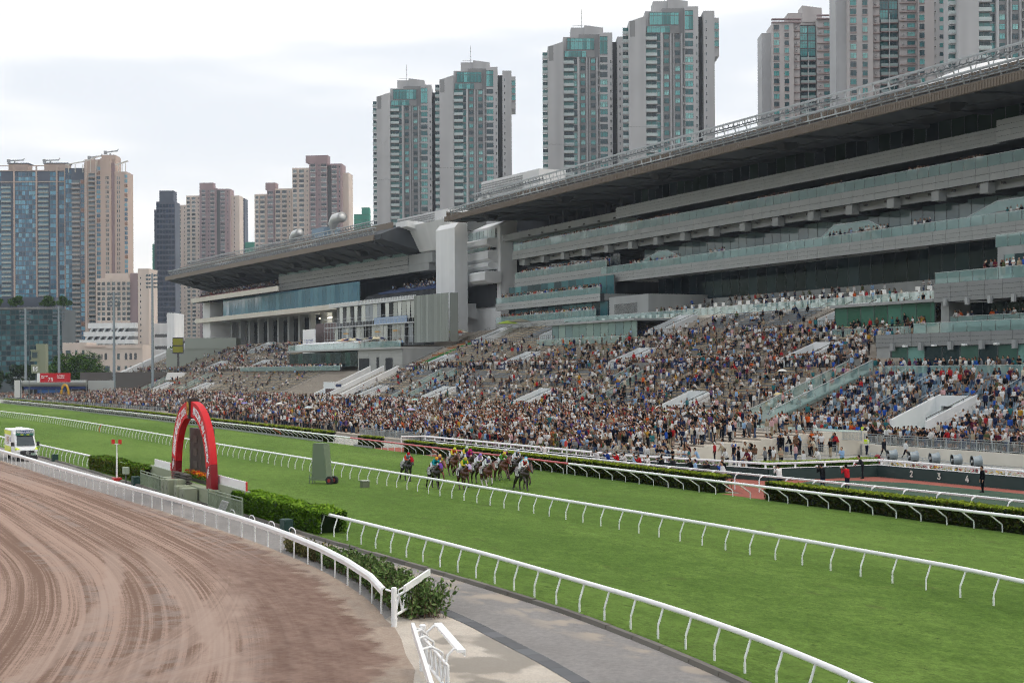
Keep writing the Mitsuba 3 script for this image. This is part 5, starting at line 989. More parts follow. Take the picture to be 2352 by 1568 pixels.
for a in (40, 370):
    m = MB(T.fr, (0.30, 0.32, 0.33)); l = zc(a + 60); m.tube([(l, 8, 139), (l, 8, 140.6)], 0.5, 6); m.bar((l - 4.2, 8, 141), (l + 5.4, 8, 141.4), 0.8, 0.7); m.box(l - 4.6, l - 3, 7, 9, 140, 141.8); m.bar((l + 5.2, 8, 141.2), (l + 6, 8, 142.6), 0.4, 0.4); put('window_crane', m, 'paint', T.k)
T.done()
T = Tower('apartment_tower', 'beige and blue glass tower with stacked balconies right of the wide glass one', *POS['TAR'], 65.7)
def zr(x): return (x - 600) * 0.0668
T.wall(0, zr(780), 0, 16, 0, 134, 'tower_slate'); T.wall(zr(780), zr(935), -1.2, 14, 0, 136.5, 'tower_beige'); T.wall(zr(935), zr(1028), -3, 14, 0, 139.5, 'tower_beige'); T.wall(zr(985), zr(1060), 0.5, 14, 0, 141.6, 'tower_beige', 'lift_core'); T.wall(zr(1060), zr(1172), -1.5, 14, 0, 131.5, 'tower_beige'); T.wall(zr(935), zr(1062), 0, 12, 139, 142, 'tower_beige', 'roof_house'); T.wall(zr(770), zr(920), 2, 12, 136, 139.5, 'tower_beige', 'roof_house')
T.wall(zr(1022), zr(1058), -1.0, 0.5, 0, 137, 'tower_mauve', 'recess')
for a, b in ((605, 632), (634, 660)): T.col('window', WB, zr(a), zr(b), -0.03, 133, 14, p, 2.5, 0.2)
T.col('balcony', BO, zr(665), zr(735), -0.02, 127, 14, p, 1); T.col('window', WBS, zr(742), zr(778), -0.03, 127, 14, p, 2.3, 0.3); T.col('balcony', BO, zr(818), zr(880), -1.2, 131, 14, p, 1); T.col('window', WBS, zr(890), zr(930), -1.24, 135, 14, p, 2.2, 0.4)
T.col('slit_window', WX, zr(984), zr(992), -3.03, 129, 20, p, 1.9, 0.5); T.col('slit_window', WX, zr(998), zr(1012), -3.03, 129, 20, p, 1.9, 0.5); T.col('slit_window', WX, zr(1082), zr(1090), -1.53, 129, 20, p, 1.9, 0.5); T.col('slit_window', WX, zr(1100), zr(1108), -1.53, 129, 20, p, 1.9, 0.5); T.col('window', WBS, zr(1150), zr(1180), -1.54, 130, 20, p, 2.2, 0.4)
for x in (890, 800): T.wall(zr(x) - 0.25, zr(x) + 0.25, -2.0, -1.2, 0, 138, 'tower_cream', 'pilaster')
m = MB(T.fr, (0.55, 0.52, 0.47)); m.bar((zr(610), -1.5, 135.8), (zr(800), -1.5, 138), 0.6, 0.6); m.bar((zr(800), -1.5, 138), (zr(930), -1.5, 141.2), 0.6, 0.6); m.bar((zr(1065), -1.5, 135.5), (zr(1185), -1.5, 138), 0.6, 0.8)
for x in (640, 700, 770, 840, 900, 1100, 1130, 1160): m.bar((zr(x), -1.5, 131), (zr(x), -1.5, 136 + (x > 1060) * 0.6 + (800 < x < 1000) * 3), 0.4, 0.4)
put('roof_frame', m, 'paint', T.k)
for l, z in ((zr(835), 139.5), (zr(985), 142.6)):
    m = MB(T.fr, (0.30, 0.32, 0.33)); m.tube([(l, 8, z - 2), (l, 8, z + 1.5)], 0.5, 6); m.bar((l - 3.2, 8, z + 2), (l + 4.4, 8, z + 3), 0.8, 0.7); m.box(l - 3.8, l - 2.2, 7, 9, z + 1, z + 2.9); m.bar((l + 4.2, 8, z + 2.6), (l + 5, 8, z + 4.2), 0.4, 0.4); put('window_crane', m, 'paint', T.k)
T.done()
# hotel slab with white stepped podium
T = Tower('hotel_slab', 'pale pink hotel slab with rows of white framed windows above a stepped white podium', *POS['HOT'], 62, 'hotel'); q = lambda x: (x - 895) * 0.0543
T.wall(q(895), q(1200), 0, 12, 0, 55.5, 'tower_cream'); T.wall(q(1200), q(1285), 1, 13, 0, 58, 'tower_mauve'); T.wall(q(1285), q(1388), -1.2, 13, 0, 60, 'tower_cream'); T.wall(q(960), q(1180), 2, 10, 55.5, 58, 'tower_cream', 'roof_house')
for a in (900, 940, 990, 1035, 1085, 1132, 1175): T.col('window', WD, q(a), q(a + 30), -0.03, 54, 34, 2.5, 1.6, 0.4); T.wall(q(a) - 0.5, q(a) - 0.15, -0.6, 0, 30, 55, 'tower_cream', 'rib')
T.col('small_window', WX, q(1305), q(1314), -1.22, 57, 12, 2.9, 1.0, 0.7)
for i, (x0, z0, z1) in enumerate(((840, 30.4, 33.0), (812, 26.4, 28.6), (785, 22.6, 24.6))):
    T.wall(q(x0), q(1284), -5 - i * 2.0, -0.02, z0, z1, 'white_wall', 'podium_band'); T.wall(q(x0 + 12), q(1280), -3 - i * 2, -0.03, z0 - 2.2, z0, 'tower_recess', 'podium_wall')
    for x in range(x0 + 20, 1180, 62): T.it.setdefault('podium_window', []).append((WX[1], fmat(T.fr, (q(x), -3.05 - i * 2, z0 - 2.0), 0, (1.9, 1, 1.7))))
    for x in range(x0 + 5, 1190, 62):
        m = MB(T.fr); m.hexa([(q(x), -5 - i * 2 + 0.3, z0 - 2.2), (q(x) + 0.6, -5 - i * 2 + 0.3, z0 - 2.2), (q(x), -3 - i * 2, z0 - 2.2), (q(x) + 0.6, -3 - i * 2, z0 - 2.2), (q(x) + 1.4, -5 - i * 2 + 0.3, z0), (q(x) + 2.0, -5 - i * 2 + 0.3, z0), (q(x) + 1.4, -3 - i * 2, z0), (q(x) + 2.0, -3 - i * 2, z0)]); put('podium_fin', m, 'white_wall', T.k)
T.wall(q(1388), q(1530), 6, 20, 0, 33, 'white_wall', 'annex'); T.wall(q(1530), q(1600), 3, 20, 0, 38, 'white_wall', 'annex')
for z in (15, 20, 26): T.wall(q(1400), q(1522), 5.9, 6, z, z + 1.6, 'tower_dim', 'annex_window')
T.done()
# dark glass office block with roof garden
T = Tower('office_block', 'low dark glass office block with a roof garden at the left edge', *POS['GO'], 65.7, 'office block'); q = lambda x: (x + 200) * 0.0457
M('office_dark', f_tow((0.045, 0.062, 0.072), (0.075, 0.095, 0.105)), 0.5, 0.4); T.wall(0, q(570), 0, 20, 0, 35.2, 'office_dark')
WO = window_protos(['31525a', '28434c', '3b626a', '203640', '48727a', '2b4a55'], (0.05, 0.06, 0.065), 1, False)
for i in range(18): T.col('pane', WO, i * 1.95 + 0.08, (i + 1) * 1.95 - 0.04, -0.03, 35.0, 3, 2.15, 1.75, 0.2)
T.wall(0, q(570), -0.4, 0, 35.2, 36, 'tower_recess', 'parapet'); T.wall(q(-100), q(480), 5, 16, 36, 40.5, 'tower_slate', 'roof_house'); T.done()
# beige low building with arched windows
T = Tower('arcaded_building', 'low beige building with arched windows beyond the round tree', *POS['BG'], 63, 'building'); q = lambda x: (x - 575) * 0.0429
T.wall(0, q(800), 0, 12, 0, 20.2, 'tower_cream'); T.wall(q(800), q(1340), -3, 12, 0, 19.2, 'tower_cream'); T.wall(q(808), q(1000), -3.5, -3, 18.2, 18.7, 'tower_beige', 'cornice'); T.wall(q(1000), q(1340), -3.4, -3, 17.8, 18.3, 'tower_cream', 'cornice')
aw = MB(col=hx('4c4f54')); a = np.linspace(0, np.pi, 9); P2 = [(0, 0), (1, 0)] + [(0.5 + 0.5 * math.cos(x), 0.72 + 0.28 * math.sin(x)) for x in a]; v2, f2 = trimesh.creation.triangulate_polygon(Polygon(P2), engine='earcut'); aw.add(np.c_[v2[:, 0], np.full(len(v2), -0.05), v2[:, 1]], f2); aw.box(-0.1, 1.1, -0.2, 0, -0.08, 0, (0.5, 0.44, 0.38)); AW = [proto(aw, 'paint')]
T.it['arched_window'] = [(AW[0], fmat(T.fr, (q(x), -3.02, z), 0, (w, 1, h))) for x, z, w, h in ((822, 13.4, 0.5, 2.2), (842, 13.4, 0.5, 2.2), (873, 13.2, 1.1, 2.8), (925, 13.4, 0.5, 2.2), (940, 13.4, 0.5, 2.2), (958, 13.4, 0.5, 2.2), (988, 13.4, 1.0, 2.6), (1175, 13.4, 1.0, 2.6), (1218, 13.4, 1.0, 2.6), (1262, 13.4, 1.0, 2.6))]
T.it['window'] = [(WX[0], fmat(T.fr, (q(x), t, z), 0, (w, 1, h))) for x, t, z, w, h in ((605, -0.05, 15.6, 2.0, 1.6), (693, -0.05, 15.6, 0.9, 1.6), (757, -0.05, 15.6, 0.9, 1.6), (1105, -3.05, 13.4, 1.0, 2.4), (985, -3.05, 8.6, 2.2, 2.4), (1105, -3.05, 9.2, 1.2, 1.7), (1175, -3.05, 9.2, 0.9, 1.7), (1220, -3.05, 9.2, 0.9, 1.7))]; T.done()
# ---------------------------------------------------------------- trees, hedges, shrubs
def leaf_cloud(mb, pts, size, cols, flat=0.35, up=0.4):
    n = len(pts); nr = rng.normal(size=(n, 3)); nr[:, 2] = np.abs(nr[:, 2]) + up; nr /= np.linalg.norm(nr, axis=1, keepdims=True)
    a = np.cross(nr, rng.normal(size=(n, 3))); a /= np.linalg.norm(a, axis=1, keepdims=True); b = np.cross(nr, a); s = size * rng.uniform(0.6, 1.3, (n, 1))
    V = np.stack([pts - a * s, pts + b * s * 0.45, pts + a * s, pts - b * s * 0.45], 1).reshape(-1, 3); F = np.arange(4 * n).reshape(n, 4)
    c = np.asarray(cols, float)[rng.integers(len(cols), size=n)] * rng.uniform(0.75, 1.25, (n, 1)); mb.add(V, F, np.repeat(c, 4, 0))
def along(P, w, h0, h1, n, top_only=False, rag=0.12):
    Q, L = polyline(P, None, rng.uniform(0, 1, n) * polyline(P, 1.0)[1]); D, _ = polyline(P, None, np.clip(rng.uniform(0, 1, 1), 0, 0))
    return Q, L
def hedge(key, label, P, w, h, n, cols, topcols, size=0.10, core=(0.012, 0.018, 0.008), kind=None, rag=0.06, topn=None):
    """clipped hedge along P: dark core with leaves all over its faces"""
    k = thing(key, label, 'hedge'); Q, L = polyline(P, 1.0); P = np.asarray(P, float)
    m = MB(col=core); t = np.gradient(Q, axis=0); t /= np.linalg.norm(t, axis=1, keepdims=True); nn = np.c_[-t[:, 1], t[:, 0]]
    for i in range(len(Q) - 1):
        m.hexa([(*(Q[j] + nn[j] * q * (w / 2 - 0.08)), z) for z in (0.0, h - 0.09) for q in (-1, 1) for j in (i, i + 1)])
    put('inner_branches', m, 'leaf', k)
    def pts(n, where):
        s = rng.uniform(0, L, n); X, _ = polyline(P, None, s); Y, _ = polyline(P, None, np.minimum(s + 0.05, L)); d = Y - X; d /= np.linalg.norm(d, axis=1, keepdims=True) + 1e-9; q = np.c_[-d[:, 1], d[:, 0]]
        lump = (meshkit.fbm(np.c_[X, np.full(n, 1.0)] * 1.1, 2) - 0.5) * 2 * rag
        if where == 'top': o = rng.uniform(-0.5, 0.5, n) * w; z = h + rng.normal(0, 0.02, n) + lump
        else: o = np.where(rng.random(n) < 0.72, -1, 1) * (w / 2 + rng.normal(0, 0.03, n) + lump * 0.6); z = rng.uniform(0.03, 1, n) ** 0.85 * h
        return np.c_[X + q * o[:, None], z]
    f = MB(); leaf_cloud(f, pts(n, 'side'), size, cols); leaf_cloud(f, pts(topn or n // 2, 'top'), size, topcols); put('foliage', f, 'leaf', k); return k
HC = [hx('3d5218'), hx('2c3d12'), hx('4a5f1c'), hx('27330f'), hx('3a4a16')]; LIT_TOP = [hx('8a9a34'), hx('7b8d2b'), hx('98a541'), hx('6f8429')]  # outer hedge tops: light from above put into the leaf colour
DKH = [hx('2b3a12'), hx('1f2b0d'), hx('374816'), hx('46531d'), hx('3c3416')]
hedge('outer_hedge', 'clipped dark hedge, top coloured as lit yellow green, behind outer rail right of walkway gap', [(-79.2, 53.4), (-60, 53.3), (-40, 53.3), (-25, 53.3)], 1.1, 1.12, 16000, DKH, LIT_TOP, 0.10)
hedge('outer_hedge', 'long clipped dark hedge, top coloured as lit yellow green, beside the galloping horses', [(-134.3, 53.4), (-110, 53.4), (-84.6, 53.4)], 1.1, 1.12, 15000, DKH, LIT_TOP, 0.11)
hedge('outer_hedge', 'short clipped hedge between the two gaps of the horse walkway', [(-143.2, 53.4), (-137.2, 53.4)], 1.1, 1.12, 2600, DKH, LIT_TOP, 0.11)
hedge('outer_hedge', 'short clipped hedge left of the walkway gap', [(-157.5, 53.4), (-152.2, 53.4)], 1.1, 1.12, 2200, DKH, LIT_TOP, 0.11)
hedge('outer_hedge', 'very long clipped hedge below the crowd in the far left distance', [(x, y + 1.95) for x, y in [(-440, 43.8), (-348, 48.2), (-277, 50.3), (-217, 51.0), (-190, 51.4), (-168.5, 51.4)]], 1.2, 1.15, 12000, DKH, LIT_TOP, 0.2, topn=9000)
m = MB(col=(0.27, 0.285, 0.28)); 
for a, b in (((-440, 44.6), (-348, 49.0)), ((-348, 49.0), (-277, 51.1)), ((-277, 51.1), (-217, 51.8)), ((-217, 51.8), (-169, 52.3)), ((-157.6, 52.4), (-152, 52.5))):
    m.bar((*a, 0.10), (*b, 0.10), 0.12, 0.22)
put('hedge_kerb', m, 'paint', None, label='pale grey kerb wall at the foot of the distant hedge', cat='kerb wall')
YG = [hx('4d6f1c'), hx('3d5c18'), hx('5f8026'), hx('2e4812'), hx('6f8a34'), hx('55602a')]; YT = [hx('789a30'), hx('668a28'), hx('88a63e'), hx('587c24')]
hedge('garden_hedge', 'bushy bright green hedge right of the red arch by the service road', [(-87.2, 22.3), (-80, 22.6), (-72.3, 22.95)], 1.45, 1.1, 9000, YG[:4], YT, 0.13, (0.015, 0.03, 0.008), rag=0.16)
hedge('garden_hedge', 'bushy green hedge left of the red arch behind the signal mast', [(-131.5, 21.0), (-121, 21.5), (-111.8, 21.8)], 1.3, 1.05, 8000, [hx('4d6420'), hx('3c521a'), hx('5d7a26'), hx('6b5f2a')], YG, 0.14, (0.02, 0.028, 0.01), rag=0.16)
# oleander-like shrubs between the dirt rail and the service road
k = thing('roadside_shrub', 'row of grey green leafy shrubs between the dirt rail and the road by the gate', 'shrub'); f = MB(); st = MB(col=hx('6b5544'))
SH = smooth_line([(-67.0, 19.0), (-62, 19.05), (-57, 18.9), (-52, 18.35), (-48, 17.7), (-46.0, 17.6)], 60)
for i in range(900):
    u = rng.random() ** 0.75; s = u * 21; x = -67 + s; y = np.interp(x, SH[:, 0], SH[:, 1]); w = 0.22 + 0.75 * u; b = np.array([x + rng.normal(0, 0.1), y + rng.uniform(-0.5, 0.9) * w, 0.0])
    h = (0.55 + 0.5 * u) * rng.uniform(0.7, 1.15); lean = rng.normal(0, 0.28, 3) * h; lean[2] = 0; e = b + lean + (0, 0, h)
    st.tube([b, (b + e) / 2 + (0, 0, 0.05), e], [0.012, 0.009, 0.005], 3, cap=False)
    n = 26; q = rng.uniform(0.15, 1.0, (n, 1)); pts = b + (e - b) * q + rng.normal(0, 0.05, (n, 3)); leaf_cloud(f, pts, 0.085, [hx('5d7544'), hx('4a6234'), hx('6d8650'), hx('3b5029'), hx('7d905e'), hx('566c3a')] if u > 0.25 else [hx('6b6a45'), hx('5a5c38'), hx('7a7350'), hx('4a5230')], up=0.1)
put('foliage', f, 'leaf', k); put('stems', st, 'paint', k)
# grass tufts along the kerb and at the shrub foot
f = MB(); n = 3500; x = rng.uniform(-90, -30, n); b = np.c_[x, np.array([kerb_y(v) for v in x]) + 0.14 + np.abs(rng.normal(0, 0.10, n)), np.zeros(n)]; d = rng.normal(0, 0.03, (n, 3)); d[:, 2] = rng.uniform(0.04, 0.12, n); s = np.c_[rng.normal(0, 0.012, (n, 2)), np.zeros(n)]
f.add(np.stack([b - s, b + s, b + d], 1).reshape(-1, 3), np.arange(3 * n).reshape(n, 3), np.repeat(np.array([hx('557a26'), hx('6b8a30'), hx('486a20')])[rng.integers(3, size=n)], 3, 0)); put('kerb_grass', f, 'leaf', None, kind='stuff', label='ragged grass tufts growing along the stone kerb', cat='grass')
def tree(key, label, x, y, h, r, n, cols, trunk=2.0, lumps=26, size=0.5, flat=0.75):
    k = thing(key, label, 'tree'); m = MB(col=hx('4a4036')); base = np.array([x, y, 0.0]); top = base + (0, 0, h * 0.6)
    m.tube([base, base + (0, 0, trunk), top], [h * 0.03, h * 0.024, h * 0.008], 8)
    f = MB()
    for i in range(lumps):
        a = rng.uniform(0, 2 * np.pi); q = math.sqrt(rng.random()); zz = rng.uniform(-0.75, 1.0); rr = math.sqrt(max(0.05, 1 - zz * zz * 0.8)) * q
        c = base + np.array([math.cos(a) * rr * r * 0.85, math.sin(a) * rr * r * 0.85, h - r * flat + zz * r * flat * 0.72]); lr = r * rng.uniform(0.22, 0.42)
        m.tube([base + (0, 0, trunk + (h * 0.6 - trunk) * rng.random()), c], [h * 0.008, h * 0.003], 5)
        nn = n // lumps; d = rng.normal(size=(nn, 3)); d /= np.linalg.norm(d, axis=1, keepdims=True); pts = c + d * lr * rng.uniform(0.5, 1.05, (nn, 1)) ** 0.6 * (1, 1, 0.8)
        pts = pts[pts[:, 2] > trunk * 0.7]; leaf_cloud(f, pts, size, np.array(cols) * rng.uniform(0.75, 1.3))
    put('trunk', m, 'paint', k); put('crown', f, 'leaf', k); return k
TG_ = [hx('3f5f1e'), hx('2f4a18'), hx('4f7224'), hx('263c14')]; TD = [hx('2a3f22'), hx('22331d'), hx('35502a'), hx('1b2a18')]
tree('round_tree', 'wide round green tree beside the beige arcaded building', -535, 78.5, 14.6, 10.8, 16000, TG_, 1.5, 60, 0.42, 0.62)
for x, y, h, r, lb in ((-560, 52, 11, 6.5, 'dark tree behind the control tower, left one'), (-558, 64, 11.5, 7, 'dark tree behind the control tower, right one'), (-590, 44, 10, 7, 'dark tree at the left picture edge below the glass office'), (-560, 122, 20, 7, 'slim dark tree beside the white tent by the terrace end'), (-575, 132, 17, 6, 'low dark tree right of the arcaded building')):
    tree('dark_tree', lb, x, y, h, r, 5000, TD, 2, 30, 0.5)
for i, (x, y, z) in enumerate(((-670, 66, 36), (-667, 74, 36), (-664, 86, 36), (-660, 92, 36))):
    k = tree('roof_garden_tree', f'small tree on the roof garden of the glass office, number {i + 1} from the left' if False else ('leftmost', 'second', 'third', 'rightmost')[i] + ' small tree of the roof garden on the dark glass office', x, y, 5.0, 3.6, 2200, TG_, 0.6, 16, 0.4)
    for q in [q for q in scene if q.startswith(k + '__')]: scene[q]['to_world'] = T4(mat4((0, 0, z)))
# ---------------------------------------------------------------- winning post arch
AX, AY, AZ = -97.05, 21.3, 0.95
def arch_pts(hw, zt, n=40, e=2.15):
    a = np.linspace(0, np.pi, n); return np.c_[-hw * np.cos(a), zt * np.sin(a) ** 0.78]
OUT = lambda q: np.array([-5.75 * math.copysign(abs(math.cos(q)) ** 0.92, math.cos(q)), 5.25 * math.sin(q) ** 0.80])
INN = lambda q: np.array([-4.45 * math.copysign(abs(math.cos(q)) ** 0.92, math.cos(q)), 4.25 * math.sin(q) ** 0.80])
AK = thing('winning_post_arch', 'tall red winning post arch with white lettering beside the service road', 'arch')
RED, MAR = hx('c3141f'), hx('7d0f1a')
def arch_seg(q0, q1, col, name, n=24):
    m = MB(col=col); Q = np.linspace(q0, q1, n)
    for a, b in zip(Q[:-1], Q[1:]):
        C = [OUT(a), INN(a), OUT(b), INN(b)]
        m.hexa([(AX + C[i + j][0], AY + dy, AZ + C[i + j][1]) for j in (0, 2) for dy in (0, 0.42) for i in (0, 1)])
    return put(name, m, 'paint', AK)
qs = 0.215
arch_seg(qs, np.pi / 2 - 0.004, RED, 'left_limb'); arch_seg(np.pi / 2 + 0.004, np.pi - qs, RED, 'limb'); arch_seg(0.0, qs - 0.002, MAR, 'foot', 6); arch_seg(np.pi - qs + 0.002, np.pi, MAR, 'foot', 6)
def on_arch(q, r=0.5): return INN(q) * (1 - r) + OUT(q) * r
lt = MB(col=WHITE)
s_ = 'NATIONAL DAY RACEDAY'; Q = np.linspace(np.pi / 2 + 0.20, np.pi - qs - 0.07, len(s_))
for ch, q in zip(s_, Q):
    if ch == ' ': continue
    p = on_arch(q, 0.52); t = on_arch(q + 0.02, 0.52) - on_arch(q - 0.02, 0.52); t /= np.linalg.norm(t); up = np.array([-t[1], t[0]])
    text(lt, ch, 0.46, (AX + p[0] - up[0] * 0.26, AY - 0.012, AZ + p[1] - up[1] * 0.26), (t[0], 0, t[1]), (up[0], 0, up[1]), WHITE, 0.01)
GL = {'guo': [(0, 0, 0, 1), (0, 1, 1, 1), (1, 1, 1, 0), (0, 0, 1, 0), (.2, .75, .8, .75), (.25, .55, .5, .55), (.25, .3, .5, .3), (.25, .3, .25, .55), (.5, .3, .5, .55), (.2, .15, .55, .15), (.6, .85, .8, .15), (.8, .5, .6, .2)],
      'qing': [(.45, 1, .55, .9), (.05, .88, 1, .88), (.1, .88, .0, 0), (.2, .72, .9, .72), (.35, .82, .35, .58), (.6, .82, .6, .58), (.2, .58, .9, .58), (.25, .45, .85, .45), (.3, .3, .7, .3), (.55, .42, .25, .05), (.35, .25, .9, .0), (.7, .3, .3, .0)],
      'sai': [(.5, 1, .5, .92), (.05, .9, .95, .9), (.1, .78, .9, .78), (.15, .67, .85, .67), (.05, .56, .95, .56), (.35, .88, .35, .56), (.65, .88, .65, .56), (.3, .45, .7, .45), (.3, .15, .3, .45), (.7, .15, .7, .45), (.3, .35, .7, .35), (.3, .25, .7, .25), (.3, .15, .7, .15), (.4, .15, .15, 0), (.6, .15, .85, 0)],
      'ma': [(.15, .95, .15, .4), (.15, .95, .85, .95), (.15, .78, .8, .78), (.15, .6, .8, .6), (.5, .95, .5, .42), (.15, .42, .9, .42), (.9, .42, .8, .0), (.8, .0, .65, .05), (.1, .25, .05, .05), (.3, .25, .3, .1), (.45, .25, .48, .1), (.62, .25, .66, .12)],
      'ri': [(.15, 0, .15, 1), (.15, 1, .85, 1), (.85, 1, .85, 0), (.15, 0, .85, 0), (.15, .5, .85, .5)]}
seq = ['guo', 'qing', 'sai', 'ma', 'ri', '2', '0', '2', '4']; Q = np.r_[np.linspace(qs + 0.13, 0.95, 5), np.linspace(1.10, 1.33, 4)]
for ch, q in zip(seq, Q):
    p = on_arch(q, 0.5); t = on_arch(q + 0.02, 0.5) - on_arch(q - 0.02, 0.5); t /= np.linalg.norm(t); up = np.array([-t[1], t[0]])
    if ch in GL:
        for x0, y0, x1, y1 in GL[ch]:
            a, b = [p + t * (x - 0.5) * 0.62 + up * (y - 0.5) * 0.66 for x, y in ((x0, y0), (x1, y1))]
            w = (b - a) / (np.linalg.norm(b - a) + 1e-9) * 0.035; v = np.array([-w[1], w[0]])
            lt.hexa([(AX + c[0] + d * v[0], yy, AZ + c[1] + d * v[1]) for yy in (AY - 0.012, AY - 0.001) for d in (-1, 1) for c in (a - w, b + w)])
    else: text(lt, ch, 0.46, (AX + p[0] - up[0] * 0.26, AY - 0.012, AZ + p[1] - up[1] * 0.26), (t[0], 0, t[1]), (up[0], 0, up[1]), WHITE, 0.01)
for q in (0.12, np.pi - 0.12):
    p = on_arch(q, 0.5)
    for i in range(3): lt.tube([(AX + p[0] + math.cos(a) * 0.16 - 0.15 + 0.15 * i, AY - 0.012, AZ + p[1] + math.sin(a) * 0.2 + 0.15 * i) for a in np.linspace(0.5 * i, 4.5 + 0.4 * i, 12)], 0.022, 4)
put('lettering', lt, 'paint', AK)
m = MB(col=hx('3c3a36')); m.hexa([(AX + x * w, AY + y, AZ + 4.15 + z) for z, w in ((0, 0.18), (1.3, 0.32)) for y in (-0.12, 0.5) for x in (-1, 1)]); m.tube([(AX + 0.2 * math.cos(a), AY - 0.13, AZ + 4.8 + 0.4 * math.sin(a)) for a in np.linspace(0, 2 * np.pi, 17)], 0.05, 5, hx('b9973c')); m.tube([(AX - 0.2, AY - 0.13, AZ + 4.95), (AX + 0.2, AY - 0.13, AZ + 4.95)], 0.05, 5, hx('b9973c')); put('crest', m, 'paint', AK)
k = thing('slatted_screen', 'tall dark grey slatted screen standing inside the red arch', 'screen'); m = MB(col=hx('43403b')); m.hexa([(-102.2 + x, 22.4 + y, z) for z in (1.0, 4.35) for y, dx in ((0, 0), (0.9, 0)) for x in (0, 3.4)]); put('body', m, 'paint', k)
for i in range(3):
    m = MB(col=hx('55524c')); m.box(-100.9, -99.9, 22.36, 22.4, 1.7 + i * 0.85, 2.2 + i * 0.85); put('plate', m, 'paint', k)
m = MB(col=(0.05, 0.05, 0.05)); m.tube([(-101.2, 22.8, 4.35), (-100.7, 22.8, 4.6), (-99.6, 22.8, 4.55), (-99.2, 22.8, 4.35)], 0.04, 5); put('cable', m, 'paint', k)
GRN = hx('8d957f')
for x0, x1, lb in ((-112.6, -105.5, 'left'), (-93.4, -84.9, 'right')):
    k = thing('low_wall', f'low sage green wall topped by a white board {lb} of the red arch', 'wall'); m = MB(col=GRN); m.box(x0, x1, 21.75, 22.05, 0, 1.28); put('base', m, 'paint', k)
    m = MB(col=shade(WHITE, 1.0)); m.box(x0 + 1.2, x1 - 0.35, 21.86, 21.94, 1.281, 1.80); put('white_board', m, 'gloss', k)
    m = MB(col=hx('c23038')); m.box(x1 - 0.349, x1 - 0.2, 21.86, 21.94, 1.281, 1.80); put('red_end', m, 'gloss', k)
k = thing('plinth', 'sage green concrete plinth under the red arch', 'plinth'); m = MB(col=shade(GRN, 0.9)); m.box(-104.6, -90.6, 21.05, 21.74, 0, 0.95); put('block', m, 'paint', k)
for x, w, h, d, lb in ((-100.6, 1.0, 1.05, 0.7, 'leftmost'), (-98.9, 1.3, 1.15, 0.8, 'second from the left'), (-97.0, 0.8, 1.25, 0.6, 'tallest narrow'), (-95.6, 0.9, 0.95, 0.9, 'third from the right'), (-94.2, 1.5, 0.9, 0.8, 'rightmost glass fronted')):
    k = thing('equipment_cabinet', f'{lb} grey green equipment cabinet in front of the arch plinth', 'cabinet', None); m = MB(col=shade(GRN, rng.uniform(0.8, 1.1))); m.box(x - w / 2, x + w / 2, 20.95 - d, 20.95, 0, h); put('body', m, 'paint', k)
    m = MB(col=shade(GRN, 0.75)); m.box(x - w / 2 + 0.06, x + w / 2 - 0.06, 20.93 - d, 20.95 - d, 0.1, h - 0.1); put('door', m, 'paint', k); m = MB(col=(0.1, 0.1, 0.1)); m.box(x + w / 4, x + w / 4 + 0.05, 20.9 - d, 20.93 - d, h * 0.45, h * 0.6); put('handle', m, 'paint', k)
for x, lb in ((-99.6, 'left'), (-97.3, 'right')):
    k = thing('slate_shelf', f'dark stacked slab shelf on the arch plinth, {lb} one', 'shelf'); m = MB(col=hx('4d4a44'))
    for i in range(4): m.box(x - 1.3 + 0.1 * i, x + 1.1 - 0.08 * i, 20.9, 21.25, 1.0 + i * 0.16, 1.08 + i * 0.16)
    put('slabs', m, 'paint', k)
k = thing('flower_box', 'planter of orange and red flowers inside the arch', 'planter'); m = MB(col=hx('4a4742')); m.box(-101.5, -94.6, 21.9, 22.3, 0.95, 1.2); put('trough', m, 'paint', k); f = MB(); x = rng.uniform(-101.4, -94.8, 700); leaf_cloud(f, np.c_[x, rng.uniform(21.85, 22.35, 700), rng.uniform(1.15, 1.45, 700)], 0.09, YG); put('foliage', f, 'leaf', k); f = MB(); x = rng.uniform(-101.4, -94.8, 420); leaf_cloud(f, np.c_[x, rng.uniform(21.85, 22.35, 420), rng.uniform(1.38, 1.62, 420)], 0.09, [hx('d98a1e'), hx('c8401e'), hx('e0a62a'), hx('a82a1c')]); put('blossom', f, 'leaf', k)
for pts, lb in (([(-109.7, 20.55, 0), (-105.0, 20.55, 0), (-101.0, 20.5, 0)], 'sage green crowd barrier left of the arch equipment'), ([(-90.3, 20.9, 0), (-86.2, 20.9, 0), (-82.6, 21.0, 0)], 'sage green crowd barrier right of the arch equipment')):
    bar_fence(None, pts, 1.1, lb, 'crowd_barrier', 0.14, hx('8a9a86'))
k = thing('metal_rack', 'small leaning white metal rack by the kerb right of the arch', 'rack'); m = MB(col=(0.6, 0.62, 0.63))
for i in range(7): m.bar((-86.4 + i * 0.25, 20.5, 0.05), (-86.2 + i * 0.25, 20.75, 0.75), 0.05, 0.03)
m.bar((-86.4, 20.5, 0.1), (-84.9, 20.5, 0.1), 0.05, 0.04); m.bar((-86.2, 20.75, 0.72), (-84.7, 20.75, 0.72), 0.05, 0.04); put('frame', m, 'metal', k)
for i, x in enumerate((-85.2, -81.3, -77.6, -74.0)):
    m = MB(col=WHITE); y = float(kerb_y(x)) - 0.35; m.tube([(x, y, 0), (x, y, 0.18), (x + 0.3, y, 0.3), (x + 0.8, y, 0.3), (x + 1.1, y, 0.18), (x + 1.1, y, 0)], 0.03, 6); put('hoop_guard', m, 'gloss', None, True, label=('first', 'second', 'third', 'fourth')[i] + ' white hoop guard along the kerb counted from the arch', cat='guard hoop')
